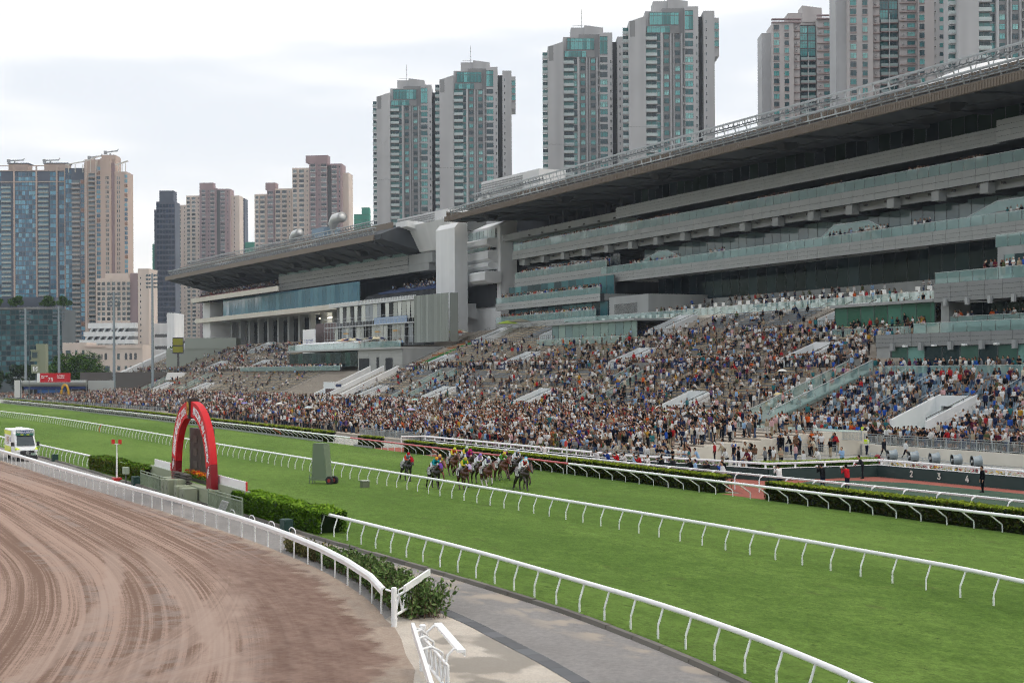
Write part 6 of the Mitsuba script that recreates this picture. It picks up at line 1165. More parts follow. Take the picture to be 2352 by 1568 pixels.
for x, y, lb, s in ((-110.5, 20.35, 'dark green box beside the pale meter box', 0.42), (-74.9, 21.3, 'dark green box at the foot of the hedge right of the arch', 0.4), (-144.5, 19.3, 'dark green box on the kerb beside the ambulance', 0.42), (-111.9, 19.9, 'pale green meter box on a post near the signal mast', 0.33)):
    m = MB(col=hx('24413c') if 'dark' in lb else hx('93a08d')); z = 0.0 if 'dark' in lb else 0.75; m.box(x - s, x + s, y - s * 0.6, y + s * 0.6, z, z + s * 1.5); 
    if z: m.tube([(x, y, 0), (x, y, z)], 0.06, 6, (0.12, 0.12, 0.12))
    put('utility_box', m, 'paint', None, label=lb, cat='box')
k = thing('signal_mast', 'thin white mast with two red lamps on its crossbar', 'signal mast'); m = MB(col=WHITE); m.tube([(-115.6, 19.9, 0), (-115.6, 19.9, 2.75)], [0.075, 0.05], 8); m.bar((-115.8, 19.75, 2.75), (-115.4, 20.1, 2.75), 0.06, 0.06); m.box(-116.0, -115.2, 19.6, 20.2, 0, 0.25, hx('b02a2a')); put('pole', m, 'gloss', k)
for dx, dy in ((-0.24, -0.22), (0.2, 0.2)):
    m = MB(col=hx('c02a22')); m.tube([(-115.6 + dx, 19.9 + dy, 2.76), (-115.6 + dx, 19.9 + dy, 3.08)], 0.13, 10); put('lamp', m, 'gloss', k)
# mobile green starter's stand and sheet metal box on the turf
k = thing('viewing_stand', 'tall sage green wheeled stand with open steps behind, on the turf', 'stand'); SG = hx('70806a')
Rz = lambda x, y, z: (-105.7 + 0.8 * x * 0.62 - 0.6 * y * 0.7, 32.7 + 0.6 * x * 0.62 + 0.8 * y * 0.7, z * 0.88)
m = MB(col=SG); m.hexa([Rz(x, y, z) for z, a, b in ((0.35, -1.05, 1.15), (3.25, -0.8, 0.72)) for y in (-0.55, -0.5) for x in (a, b)]); m.hexa([Rz(x, y, z) for z, a, b in ((0.35, -1.05, 1.15), (3.25, -0.8, 0.72)) for y in (0.4, 0.45) for x in (a, b)]); m.hexa([Rz(x, y, z) for z, a in ((0.35, 1.10), (3.25, 0.68)) for y in (-0.5, 0.4) for x in (a, a + 0.05)]); m.hexa([Rz(x, y, z) for z in (3.251, 3.3) for y in (-0.56, 0.46) for x in (-0.8, 0.72)])
put('shell', m, 'paint', k); m = MB(col=hx('2a2c26')); m.hexa([Rz(x, y, z) for z, a in ((0.4, -0.5), (2.9, -0.35)) for y in (-0.49, 0.39) for x in (a, a + 0.04)]); put('dark_inside', m, 'paint', k)
for z, o in ((0.45, 0.75), (0.85, 0.55), (1.3, 0.35), (1.7, 0.2)):
    m = MB(col=shade(SG, 1.2)); m.hexa([Rz(x, y, zz) for zz in (z, z + 0.06) for y in (-0.49, 0.39) for x in (-1.05 - o * 0.6, -0.55)]); put('step', m, 'paint', k)
for x, y in ((1.45, -0.45), (1.45, 0.4)):
    m = MB(col=(0.03, 0.03, 0.03)); c = Rz(x, y, 0.3); d = np.array([-0.6, 0.8, 0]); m.tube([np.array(c) - d * 0.09, np.array(c) + d * 0.09], 0.3, 16); m.tube([np.array(c) - d * 0.1, np.array(c) + d * 0.1], 0.14, 12, hx('a03a3c')); put('wheel', m, 'paint', k)
m = MB(col=SG); m.bar(Rz(-1.3, -0.5, 0.33), Rz(1.5, -0.5, 0.33), 0.08, 0.08); m.bar(Rz(-1.3, 0.42, 0.33), Rz(1.5, 0.42, 0.33), 0.08, 0.08); [m.tube([Rz(x, y, 0), Rz(x, y, 0.75)], 0.03, 5) for x, y in ((-1.35, -0.5), (-1.35, 0.42), (-0.9, -0.55))]; put('chassis', m, 'paint', k)
k = thing('steel_box', 'low grey steel box with a pale rim standing on the turf by the middle rail', 'box'); m = MB(col=hx('6d7660')); m.box(-101.0, -100.4, 34.0, 34.5, 0, 0.45); put('body', m, 'metal', k); m = MB(col=hx('b9bfb5')); m.box(-101.04, -100.36, 33.96, 34.54, 0.451, 0.49); put('rim', m, 'metal', k)
# ---------------------------------------------------------------- ambulance
AM = thing('ambulance', 'white and lime yellow ambulance driving towards the camera on the service road', 'ambulance')
aa = math.atan2(-0.5, 6.2); 
def L2W(p):
    p = np.asarray(p, float); c, s = math.cos(0.02), math.sin(0.02); return np.stack([-146.6 + c * p[..., 0] - s * p[..., 1], 17.0 + s * p[..., 0] + c * p[..., 1], p[..., 2]], -1)
class AMB(MB):
    def out(s): V, F, C = MB.out(s); return L2W(V), F, C
Wt, Lime, Gn = (0.72, 0.74, 0.75), hx('c5d62e'), hx('2c6b5e')
def round_box(x0, x1, y0, y1, z0, z1, r, col):
    s = [manifold3d.Manifold.sphere(r, 16).translate((x, y, z)) for x in (x0 + r, x1 - r) for y in (y0 + r, y1 - r) for z in (z0 + r, z1 - r)]
    h = manifold3d.Manifold.batch_hull(s).to_mesh(); m = AMB(); m.add(h.vert_properties[:, :3], h.tri_verts, col); return m
def apart(name, m, mat='gloss', smooth=False, **kw): return put(name, m, mat, AM, smooth, **kw)
apart('box_body', round_box(-6.6, -1.9, -1.06, 1.06, 0.55, 2.85, 0.12, Wt), smooth=30)
def hull(pts, r, col):
    h = manifold3d.Manifold.batch_hull([manifold3d.Manifold.sphere(r, 12).translate(tuple(map(float, p))) for p in pts]).to_mesh(); m = AMB(); m.add(h.vert_properties[:, :3], h.tri_verts, col); return m
apart('cab', hull([(-2.2, y, z) for y in (-0.85, 0.85) for z in (0.6, 2.5)] + [(-0.95, y, 2.35) for y in (-0.75, 0.75)] + [(-0.1, y, 1.25) for y in (-0.85, 0.85)] + [(-0.1, y, 0.6) for y in (-0.85, 0.85)], 0.12, Wt), smooth=35)
apart('bonnet', hull([(-0.3, y, 1.22) for y in (-0.84, 0.84)] + [(0.72, y, 1.0) for y in (-0.76, 0.76)] + [(0.88, y, 0.5) for y in (-0.8, 0.8)] + [(-0.3, y, 0.5) for y in (-0.84, 0.84)], 0.12, Wt), smooth=35)
m = AMB(); m.hexa([(0.0, -0.8, 1.42), (0.07, -0.8, 1.42), (0.0, 0.8, 1.42), (0.07, 0.8, 1.42), (-0.75, -0.7, 2.30), (-0.68, -0.7, 2.30), (-0.75, 0.7, 2.30), (-0.68, 0.7, 2.30)], hx('3a4246')); apart('windscreen', m, 'window_glass')
m = AMB(); m.box(-0.95, -0.58, -0.78, 0.78, 2.32, 2.62, Gn); m.box(-0.8, -0.55, -0.42, 0.42, 2.45, 2.80, hx('26407c')); m.box(-0.56, -0.54, -0.40, -0.12, 2.35, 2.44, Lime); m.box(-0.56, -0.54, 0.12, 0.40, 2.35, 2.44, Lime); m.box(-0.9, -0.56, -0.76, -0.44, 2.62, 2.82, hx('7d8a92')); m.box(-0.9, -0.56, 0.44, 0.76, 2.62, 2.82, hx('7d8a92')); text(m, 'AMBULANCE', 0.17, (-0.545, 0.0, 2.54), (0, 1, 0), (0, 0, 1), WHITE, 0.01); apart('light_bar', m)
m = AMB(); m.box(0.96, 1.05, -0.62, 0.62, 0.62, 0.98, (0.03, 0.03, 0.035)); m.box(1.0, 1.06, -0.85, 0.85, 0.28, 0.58, (0.03, 0.03, 0.035)); apart('grille', m); m = AMB(); m.tube([(1.06, 0.13 * math.cos(a), 0.8 + 0.13 * math.sin(a)) for a in np.linspace(0, 2 * np.pi, 17)], 0.018, 5, (0.6, 0.6, 0.6)); [m.bar((1.06, 0, 0.8), (1.06, 0.12 * math.sin(a), 0.8 + 0.12 * math.cos(a)), 0.03, 0.03, (0.6, 0.6, 0.6)) for a in (0, 2.094, 4.189)]; apart('emblem', m)
for s in (-1, 1):
    m = AMB(); m.hexa([(x, s * y, z) for z, y0, y1 in ((0.86, 0.62, 0.92), (1.06, 0.66, 0.94)) for y in ((y0, y1) if s > 0 else (y1, y0)) for x in (0.80, 0.98)], (0.85, 0.86, 0.86)); apart('headlight', m, 'window_glass')
    m = AMB(); m.box(-0.45, -0.25, min(s * 1.02, s * 1.26), max(s * 1.02, s * 1.26), 1.35, 1.72, (0.02, 0.02, 0.02)); m.bar((-0.4, s * 0.85, 1.42), (-0.35, s * 1.1, 1.45), 0.06, 0.06, (0.02, 0.02, 0.02)); apart('wing_mirror', m)
    for x in (0.1, -5.2):
        w = AMB(); w.tube([(x, s * 0.72, 0.36), (x, s * 0.98, 0.36)], 0.36, 20, (0.025, 0.025, 0.025)); kk = apart('wheel', w); r = AMB(); r.tube([(x, s * 0.985, 0.36), (x, s * 1.0, 0.36)], 0.2, 14, (0.5, 0.5, 0.5)); put('rim', r, 'metal', kk)
    m = AMB(); m.hexa([(x, s * y, z) for z in (1.0 + 0.0, 1.18) for y in (0.965, 0.985) for x in (-0.1, 0.6)], Lime); apart('stripe', m)
m = AMB(); m.box(-6.5, -2.0, -1.075, -1.062, 0.6, 1.25, Lime); m.box(-6.5, -2.0, -1.075, -1.062, 2.3, 2.7, Lime); apart('side_stripe', m); m = AMB(); m.box(-5.0, -3.6, -1.08, -1.064, 1.45, 2.15, hx('4a3c40')); apart('side_window', m, 'window_glass'); m = AMB(); m.box(-2.75, -2.3, -1.08, -1.064, 1.7, 2.1, hx('26407c')); apart('side_emblem', m)
m = AMB(); m.box(0.98, 1.06, 0.3, 0.72, 0.56, 0.74, hx('a9c4b4')); text(m, 'RJ8395', 0.1, (1.065, 0.51, 0.6), (0, 1, 0), (0, 0, 1), (0.1, 0.12, 0.12), 0.005); apart('number_plate', m); m = AMB(); m.box(-4.6, -4.0, -0.3, 0.3, 2.85, 2.98, Wt); apart('roof_vent', m)
for s in (-1, 1):
    m = AMB(); m.add([(0.14, s * 0.94, 1.28), (0.90, s * 0.62, 1.13), (0.96, s * 0.9, 1.02), (0.35, s * 0.975, 1.1)], [[0, 1, 2, 3]], Lime); apart('bonnet_flash', m)
# ---------------------------------------------------------------- parade ring furniture
for i, (x, y) in enumerate(((-94.9, 75), (-92.4, 75), (-90.0, 75), (-87.6, 75), (-85.5, 75))):
    k = thing('drum_fan', ('leftmost', 'second', 'middle', 'fourth', 'rightmost')[i] + ' of five grey drum fans above the parade ring wall', 'fan'); d = np.array([-0.35, -0.93, -0.05]); d /= np.linalg.norm(d); c = np.array([x, y, 1.42])
    m = MB(col=hx('8b979e')); m.tube([c + d * 0.34, c + d * 0.2, c - d * 0.1, c - d * 0.3], [0.41, 0.36, 0.36, 0.44], 20, cap=False); m.tube([c + d * 0.26, c - d * 0.26], 0.35, 20, hx('15181a')); put('drum', m, 'metal', k, smooth=False); m = MB(col=(0.6, 0.62, 0.64)); m.tube([c + d * 0.36, c + d * 0.24], [0.10, 0.14], 12); put('hub', m, 'metal', k); m = MB(col=(0.03, 0.03, 0.03)); [m.bar(c + d * 0.3, c + d * 0.3 + np.array([math.cos(a) * 0.93, -math.cos(a) * 0.35, math.sin(a)]) * 0.34, 0.1, 0.03) for a in np.arange(6) * np.pi / 3]; put('blades', m, 'paint', k)
    m = MB(col=(0.10, 0.10, 0.10)); m.box(x - 0.06, x + 0.06, y - 0.06, y + 0.06, 0, 1.08); m.box(x - 0.3, x + 0.3, y - 0.1, y + 0.1, 1.0, 1.06); put('stand', m, 'paint', k)
k = thing('fire_hydrant', 'dark red fire hydrant at the corner of the ring wall', 'hydrant'); m = MB(col=hx('7d1420')); m.tube([(-96.2, 74.6, 0), (-96.2, 74.6, 1.0), (-96.2, 74.6, 1.3), (-96.2, 74.6, 1.42)], [0.2, 0.2, 0.24, 0.06], 12); m.tube([(-96.6, 74.3, 1.0), (-95.8, 74.9, 1.0)], 0.13, 10); put('barrel', m, 'gloss', k)
k = thing('flower_border', 'border of yellow and red flowers behind the ring wall', 'flower bed'); f = MB(); 
for i in range(8):
    x = rng.uniform(-92.3 + i * 2.6, -92.3 + (i + 1) * 2.6 - 0.1, 320); p = np.c_[x, rng.uniform(72.3, 73.6, 320), rng.uniform(0.25, 0.85, 320)]; leaf_cloud(f, p, 0.1, [hx('4a6420'), hx('5d7a28')]); q = p[:150] + (0, 0, 0.32); leaf_cloud(f, q, 0.08, [hx('c9a834'), hx('b8922a')] if i % 2 == 0 else [hx('a82434'), hx('8c1a28')])
put('blossom', f, 'leaf', k)
hedge('ring_hedge', 'bright leafy hedge behind the left wall of the parade ring', [(-95.6, 63.0), (-95.0, 71.0), (-96.5, 74.0)], 1.6, 1.15, 4200, [hx('4a6a24'), hx('3a5a1e'), hx('5d7a30')], [hx('87a040'), hx('a3ad58'), hx('6d8a30')], 0.12)
k = thing('flower_planter', 'long planter of purple and white flowers behind the horse walkway', 'planter'); f = MB(); n = 5000; x = rng.uniform(-147, -97, n); y = np.where(x < -128, 59.6, 59.8 + (x > -107) * (x + 107) * 0.15); leaf_cloud(f, np.c_[x, y + rng.uniform(-0.5, 0.7, n), rng.uniform(0.4, 1.15, n)], 0.12, [hx('55703a'), hx('46622c'), hx('6d8446')]); x = x[:1500]; leaf_cloud(f, np.c_[x, y[:1500] + rng.uniform(-0.6, 0.2, 1500), rng.uniform(0.8, 1.2, 1500)], 0.09, [hx('a08aa8'), hx('c9bcc8'), hx('8f5f92')]); put('foliage', f, 'leaf', k)
k = thing('winning_post', 'slim white post with a red disc on the outer side of the turf', 'post'); m = MB(col=WHITE); m.tube([(-106.4, 52.75, 0), (-106.4, 52.75, 2.55)], 0.05, 8); put('pole', m, 'gloss', k); m = MB(col=hx('c8202a')); m.tube([(-106.4, 52.68, 2.35), (-106.4, 52.64, 2.35)], 0.24, 24); put('disc', m, 'gloss', k)
# ---------------------------------------------------------------- far left furniture
def mast(x, y, h, label, head=True):
    k = thing('floodlight_mast', label, 'floodlight mast'); m = MB(col=hx('8e9aa3')); m.tube([(x, y, 0), (x, y, h)], [0.45, 0.3], 10); put('pole', m, 'metal', k)
    for i in range(4):
        b = MB(col=hx('6d7880')); z = h - 0.6 - i * 1.15; b.bar((x - 0.6, y - 1.5, z), (x + 0.6, y + 1.5, z), 0.15, 0.15); [b.box(x + q * 0.45 - 0.35, x + q * 0.45 + 0.15, y + q - 0.25, y + q + 0.25, z - 0.3, z + 0.3, hx('59646c')) for q in (-1.4, -0.7, 0, 0.7, 1.4)]; put('lamp_bracket', b, 'metal', k)
mast(-490, 56.9, 28.0, 'leftmost floodlight mast in front of the glass office'); mast(-486, 66.3, 28.6, 'second floodlight mast right of the control tower'); mast(-458, 78.2, 32.0, 'tall floodlight mast in front of the beige arcaded building'); mast(-454, 88.7, 37.5, 'tallest floodlight mast left of the far stand roof')
k = thing('control_tower', 'sage green control tower with a number 5 on its cabin', 'tower'); a = math.radians(65.7); fr = (-499.0, 59.5, a); C5 = hx('8b927d'); m = MB(fr, C5); m.hexa([(l, t, z) for z, l0 in ((0, 2.6), (17.4, 1.6)) for t in (0, 3) for l in (l0, 4.6)]); m.box(0.2, 2.6, -0.4, 2.4, 8.2, 11.0); m.box(0.0, 2.7, -0.6, 2.6, 12.0, 12.4); m.box(0.2, 2.4, -0.3, 2.4, 12.4, 15.3); m.box(0, 2.6, -0.6, 2.6, 15.3, 15.6); put('shaft', m, 'paint', k)
m = MB(fr, hx('4b5a60')); m.box(0.5, 2.2, -0.45, -0.3, 13.0, 14.8); put('window', m, 'window_glass', k); m = MB(fr, WHITE); m.box(0.8, 2.2, -0.5, -0.42, 8.9, 10.3); text(m, '5', 1.1, (1.5, -0.51, 9.05), (1, 0, 0), (0, 0, 1), (0.02, 0.02, 0.02), 0.02); put('number_sign', m, 'paint', k); m = MB(fr, hx('6f7a80')); m.tube([(1.6, 0.6, 0), (1.6, 0.6, 8.2)], 0.3, 6); put('stem', m, 'paint', k)
k = thing('red_banner', 'long red banner with white 75 lettering above the turnstile canopy', 'banner'); fr = (-446.9, 55.4, a); m = MB(fr, hx('bd1f2c')); m.box(0.4, 8.9, 0, 0.3, 5.6, 8.2); m.box(-0.5, 0.4, 0.1, 0.3, 5.6, 8.2, WHITE); text(m, '75', 0.9, (3.3, -0.03, 6.0), (1, 0, 0), (0, 0, 1), WHITE, 0.02)
for x, z, n in ((0.7, 7.2, 6), (5.3, 7.3, 6), (5.3, 6.7, 6), (0.7, 6.75, 3)): [m.box(x + i * 0.34, x + i * 0.34 + 0.22, -0.03, -0.01, z, z + 0.3, WHITE) for i in range(n)]
put('panel', m, 'paint', k)
k = thing('turnstile_canopy', 'long grey tubular canopy over turnstiles with blue signs', 'canopy'); fr = (-459.2, 52.2, a); m = MB(fr, hx('8d9290')); m.tube([(0, 1, 5.2), (18.5, 1, 5.2)], 0.95, 12); put('roof_tube', m, 'metal', k); m = MB(fr, hx('2b3f80')); m.box(0.2, 18, 1, 1.3, 3.6, 4.3); m.box(4, 12, 1.6, 1.9, 2.5, 3.5, hx('3766a8')); put('sign_band', m, 'paint', k); m = MB(fr, hx('2a2c30')); m.box(0, 18.5, 6, 6.2, 0, 5); put('dark_back', m, 'paint', k); m = MB(fr, hx('7b8488')); [m.box(x, x + 0.25, 1.5, 1.8, 0, 4.4) for x in np.arange(0.5, 18.5, 2.2)]; put('posts', m, 'paint', k); m = MB(fr, hx('c6c8c6')); m.box(-2.0, -0.2, -0.5, 0.8, 1.2, 6.2); put('white_turret', m, 'paint', k)
m = MB(fr, hx('a4a9a8')); m.box(18.6, 26, 2, 2.5, 0, 6); put('blank_wall', m, 'paint', None, label='plain grey wall right of the turnstile canopy', cat='wall')
k = thing('yellow_ring', 'yellow ring sculpture with a dark horse in front of the turnstiles', 'sculpture'); fr = (-440, 61.6, a); m = MB(fr, hx('c39a2c')); m.tube([(1.0 * math.cos(x), 0, 2.6 + 2.3 * math.sin(x)) for x in np.linspace(-0.9, np.pi + 0.9, 24)], 0.32, 8); put('ring', m, 'gloss', k); m = MB(fr, (0.03, 0.03, 0.03)); m.tube([(-2.6, -0.3, 1.7), (-1.4, -0.3, 2.0), (-0.2, -0.3, 1.9), (0.5, -0.3, 2.5)], [0.2, 0.5, 0.45, 0.15], 8); [m.tube([(x, -0.3, 1.7), (x - 0.5, -0.3, 0.6)], 0.12, 5) for x in (-1.6, -0.3)]; put('dark_figure', m, 'paint', k)
k = thing('white_tent', 'small white peaked tent by the terrace end', 'tent'); fr = (-452, 92, a); m = MB(fr, WHITE); m.hexa([(l, t, z) for z, q in ((6.0, 0), (8.2, 0.6)) for t in (0, 5) for l in (q, 6 - q)]); put('canopy', m, 'cloth', k)
k = thing('screen_pair', 'yellow green video screens on a post beside the far terrace top', 'screen'); fr = (-470, 98, a); m = MB(fr, hx('8a8a2e')); m.box(0, 3.0, 0, 0.4, 16.6, 18.6); m.box(0, 3.0, 0, 0.4, 14.4, 16.2); put('panel', m, 'paint', k); m = MB(fr, (0.1, 0.1, 0.1)); m.box(-0.2, 3.2, 0.4, 0.8, 14, 19); m.box(1.2, 1.8, 0.5, 0.8, 0, 14); put('casing', m, 'paint', k)
m = MB((-480, 100, a), hx('9aa29a')); m.box(-2, 22, 0, 8, 0, 15.5); m.box(4, 20, -0.3, 8.2, 15.5, 19); put('terrace_annex', m, 'paint', None, label='pale green grey annex wall behind the end of the far terrace', cat='building')
m = MB((-470, 78, a), hx('5c5855')); m.box(-8, 26, 0, 4, 0, 8.4); put('retaining_wall', m, 'paint', None, label='brown grey retaining wall behind the masts at the terrace end', cat='wall')
for x, y, lb in ((-447, 50.5, 'left'), (-445, 52.6, 'right')):
    k = thing('street_lamp', f'small grey street lamp near the turnstiles, {lb} one', 'street lamp'); m = MB(col=hx('6d767c')); m.tube([(x, y, 0), (x, y, 6.8)], 0.14, 6); m.bar((x, y, 6.8), (x, y - 1.2, 7.0), 0.15, 0.1); put('pole', m, 'metal', k); m = MB(col=hx('c5cbd0')); m.box(x - 0.3, x + 0.3, y - 2.0, y - 1.0, 6.95, 7.1); put('lamp_head', m, 'paint', k)
# ---------------------------------------------------------------- people and horses: one continuous body each, grown from a posed skeleton
MF = manifold3d.Manifold
def bones(parts, seg, edge=None, smooth=0):
    """parts: (label, [(xyz, r), ...]) hulls.  Returns V, F, label per face."""
    hs = [MF.batch_hull([MF.sphere(r, seg).translate(tuple(map(float, p))) for p, r in sp]) for _, sp in parts]
    u = MF.batch_boolean(hs, manifold3d.OpType.Add)
    if edge: u = u.refine_to_length(edge)
    m = u.to_mesh(); t = trimesh.Trimesh(m.vert_properties[:, :3], m.tri_verts, process=False)
    if smooth: trimesh.smoothing.filter_taubin(t, 0.5, 0.53, iterations=smooth)
    V, F = np.array(t.vertices), np.array(t.faces); c = V[F].mean(1); best, lab_ = np.full(len(c), 1e9), np.zeros(len(c), int)
    for lb, sp in parts:
        P = np.array([p for p, _ in sp], float); R = np.array([r for _, r in sp], float)
        for i in range(len(P)):
            for j in range(i, len(P)):
                d = P[j] - P[i]; L = d @ d; s = np.clip(((c - P[i]) @ d) / L, 0, 1) if L > 0 else np.zeros(len(c))
                q = np.linalg.norm(c - P[i] - s[:, None] * d, axis=1) - (R[i] + s * (R[j] - R[i])); w = q < best; best[w] = q[w]; lab_[w] = lb
    return V, F, lab_
SKIN, HAIR, TOP, LEG, SHOE, ARM = range(6)
def figure(pose, seg=6, fem=False, shorts=False, edge=None, smooth=0, fingers=False):
    """facing +x; pose: stand, crossed, phone, lean, sit, sitlean, walk, camera"""
    sit = pose.startswith('sit'); hz = 0.50 if sit else 0.93; lean = {'lean': 0.22, 'sitlean': 0.30, 'camera': 0.1}.get(pose, 0.03)
    P = np.array; sw = 0.165 if fem else 0.19; ch = P([lean * 0.7, 0, hz + 0.36]); nk = P([lean, 0, hz + 0.52]); hd = nk + P([0.03 + lean * 0.25, 0, 0.145])
    b = [(TOP, [(P([0, s * 0.085, hz]), 0.115) for s in (-1, 1)] + [(ch + P([0, s * 0.085, 0]), 0.125) for s in (-1, 1)]), (TOP, [(ch + P([0, s * 0.09, 0.0]), 0.12) for s in (-1, 1)] + [(nk + P([-0.01, s * (sw - 0.03), -0.07]), 0.075) for s in (-1, 1)]),
         (SKIN, [(nk + P([0, 0, -0.05]), 0.058), (hd, 0.06)]), (SKIN, [(hd + P([0.01, 0, -0.02]), 0.085), (hd + P([0.03, 0, -0.07]), 0.06), (hd + P([0.0, 0, 0.03]), 0.09)]), (HAIR, [(hd + P([-0.025, 0, 0.05]), 0.098), (hd + P([-0.045, 0, -0.0]), 0.08)]), (SKIN, [(hd + P([0.09, 0, -0.02]), 0.022), (hd + P([0.08, 0, 0.01]), 0.02)])]
    if fem: b.append((HAIR, [(hd + P([-0.055, 0, 0.02]), 0.085), (hd + P([-0.075, 0, -0.16]), 0.065)]))
    for s in (-1, 1):
        sh = nk + P([-0.01, s * sw, -0.075])
        if pose == 'crossed': el, wr = sh + P([0.06, s * 0.05, -0.27]), sh + P([0.24, -s * 0.14, -0.24])
        elif pose in ('phone', 'camera'): el, wr = sh + P([0.16, s * 0.06, -0.20]), sh + P([0.33, -s * 0.10, 0.05])
        elif pose in ('lean', 'sitlean'): el, wr = sh + P([0.10, s * 0.07, -0.26]), sh + P([0.30, -s * 0.04, -0.36])
        elif sit: el, wr = sh + P([0.02, s * 0.06, -0.27]), sh + P([0.26, s * 0.0, -0.33])
        elif pose == 'walk': el, wr = sh + P([-s * 0.12, s * 0.05, -0.27]), sh + P([-s * 0.04, s * 0.06, -0.50])
        else: el, wr = sh + P([-0.02, s * 0.05, -0.28]), sh + P([0.06, s * 0.04, -0.53])
        d = (wr - el) / np.linalg.norm(wr - el); b += [(TOP, [(sh, 0.066), (sh + (el - sh) * 0.6, 0.056)]), (ARM, [(sh + (el - sh) * 0.6, 0.052), (el, 0.045)]), (ARM, [(el, 0.045), (wr, 0.033)]), (SKIN, [(wr, 0.032), (wr + d * 0.09, 0.036)])]
        if fingers:
            n = np.cross(d, [0, 0, 1.0]); n = n / (np.linalg.norm(n) + 1e-9)
            for q, L in ((-0.03, 0.07), (-0.01, 0.085), (0.01, 0.08), (0.03, 0.06)): b.append((SKIN, [(wr + d * 0.1 + n * q, 0.011), (wr + d * (0.1 + L) + n * q * 1.1 + (0, 0, -0.02), 0.009)]))
            b.append((SKIN, [(wr + d * 0.03 + n * 0.03 * s, 0.013), (wr + d * 0.09 + n * 0.06 * s, 0.010)]))
        hp = P([0, s * 0.09, hz])
        if sit: kn, an = P([0.43, s * 0.13, hz + 0.01]), P([0.46, s * 0.12, 0.09])
        elif pose == 'walk': kn, an = P([s * 0.20 + 0.05, s * 0.09, 0.50]), P([s * 0.33 - 0.04, s * 0.08, 0.10 + 0.05 * (s < 0)])
        else: kn, an = P([0.03, s * 0.105, 0.50]), P([0.0 + 0.03 * s, s * 0.12, 0.09])
        b += [(LEG, [(hp, 0.105), (kn, 0.066)]), ((SKIN if shorts else LEG), [(kn, 0.063), (an, 0.045)]), (SHOE, [(an + P([-0.03, 0, -0.035]), 0.05), (an + P([0.14, 0, -0.05]), 0.038)])]
    return bones(b, seg, edge, smooth)
SHIRTS = [('white', 'd8d9d8', 30), ('black', '16171b', 24), ('navy blue', '1f2a48', 14), ('grey', '75787c', 10), ('light blue', '8fb0d2', 6), ('red', 'a82a2e', 4), ('pale pink', 'c8a2a4', 3), ('beige', 'a2957f', 5), ('teal', '2f6d74', 2.5), ('olive green', '4d5638', 3), ('orange', 'c25a2a', 1.2), ('purple', '5d4478', 1.5), ('mustard yellow', 'b58c34', 1.2), ('royal blue', '2b53a8', 4), ('cream', 'c6bfae', 4), ('maroon', '5c2030', 2), ('brown', '5b4636', 3)]
LEGS = [('dark', '1d2027', 40), ('blue denim', '3c4f6e', 20), ('beige', '9d8f78', 16), ('white', 'c3c3c0', 8), ('grey', '56595e', 16)]
HAIRS = [('141210', 62), ('2a211b', 14), ('8d8c8b', 9), ('d9dad9', 8), ('23304d', 4), ('a23030', 3)]
SKINS = ['a27a62', 'ae8770', '8f6a54', 'b8937c', '7f5c48']
def pick(tab): w = np.array([t[-1] for t in tab], float); return tab[int(rng.choice(len(tab), p=w / w.sum()))]
POSES = ['stand', 'crossed', 'phone', 'lean', 'sit', 'sitlean']
LOW = {(p, f): figure(p, 5, f == 1, f == 2) for p in POSES for f in (0, 1, 2)}
HIGH = {(p, f): figure(p, 10, f == 1, f == 2, fingers=True) for p in POSES for f in (0, 1, 2)}
crowd = []   # (xyz, heading, pose, form, top, legs, hair, skin, where)
def person_at(p, head, pose, where, top=None, legs=None): crowd.append((np.array(p, float), head, pose, int(rng.choice(3, p=[0.5, 0.3, 0.2])), top or pick(SHIRTS), legs or pick(LEGS), pick(HAIRS)[0], SKINS[int(rng.integers(5))], where))
def blocked(fr, l, t, y0):
    return any(v0 - 0.4 < l < v1 + 0.4 and a - 0.2 < t < b + 0.5 for v0, v1, a, b in VOIDS[fr is FAR])
def lower_z(y0, t):
    n = 13; i = np.clip((t - (y0 - 34)) / (26 / n), 0, n - 1); return 0.30 + math.floor(i) * 1.9 / (n - 1) if t < y0 - 8 else 2.2
def fill(fr, y0, l0, l1, t0, t1, dens, where, seated, rows=None, clump=0.6):
    n = int((l1 - l0) * (t1 - t0) * dens * 1.6)
    L = rng.uniform(l0, l1, n); Tt = rng.uniform(t0, t1, n); keep = meshkit.fbm(np.c_[L * 0.16, Tt * 0.25, np.full(n, 3.3)], 3) ; order = rng.random(n) < np.clip(0.62 + clump * 2.2 * (keep - 0.5), 0, 1)
    for l, t in zip(L[order], Tt[order]):
        if blocked(fr, l, t, y0): continue
        if rows == 'rake':
            lv = LV[y0]; i = int(np.searchsorted([q[0] for q in lv], t, side='right')) - 1
            if i < 0: continue
            flat = i + 1 < len(lv) and lv[i + 1][0] - lv[i][0] > 1.2; z = lv[i][1]
            if flat: ps = POSES[int(rng.choice([0, 1, 3]))]; tt = lv[i][0] + rng.uniform(0.3, 1.6)
            elif rng.random() < seated: ps = 'sit' if rng.random() < 0.6 else 'sitlean'; tt = lv[i][0] + 0.50
            else: ps = POSES[int(rng.choice([0, 1, 2], p=[0.5, 0.25, 0.25]))]; tt = lv[i][0] + 0.25
        else:
            z = lower_z(y0, t); tt = t; ps = POSES[int(rng.choice([0, 1, 2, 3], p=[0.5, 0.2, 0.22, 0.08]))]
        head = (fr[2] if fr else 0) - math.pi / 2 + rng.normal(0.12, 0.35)
        person_at(fmap(fr, np.array([l, tt, z])), head, ps, where)
lowp = 'in the dense crowd on the lower steps'; ter = 'on the bench rows of the nearer terrace'
fill(NEAR, Y0N, -205, -119, 60.8, 86, 0.80, lowp, 0); fill(NEAR, Y0N, -298, -205, 60.6, 86, 0.42, lowp, 0)
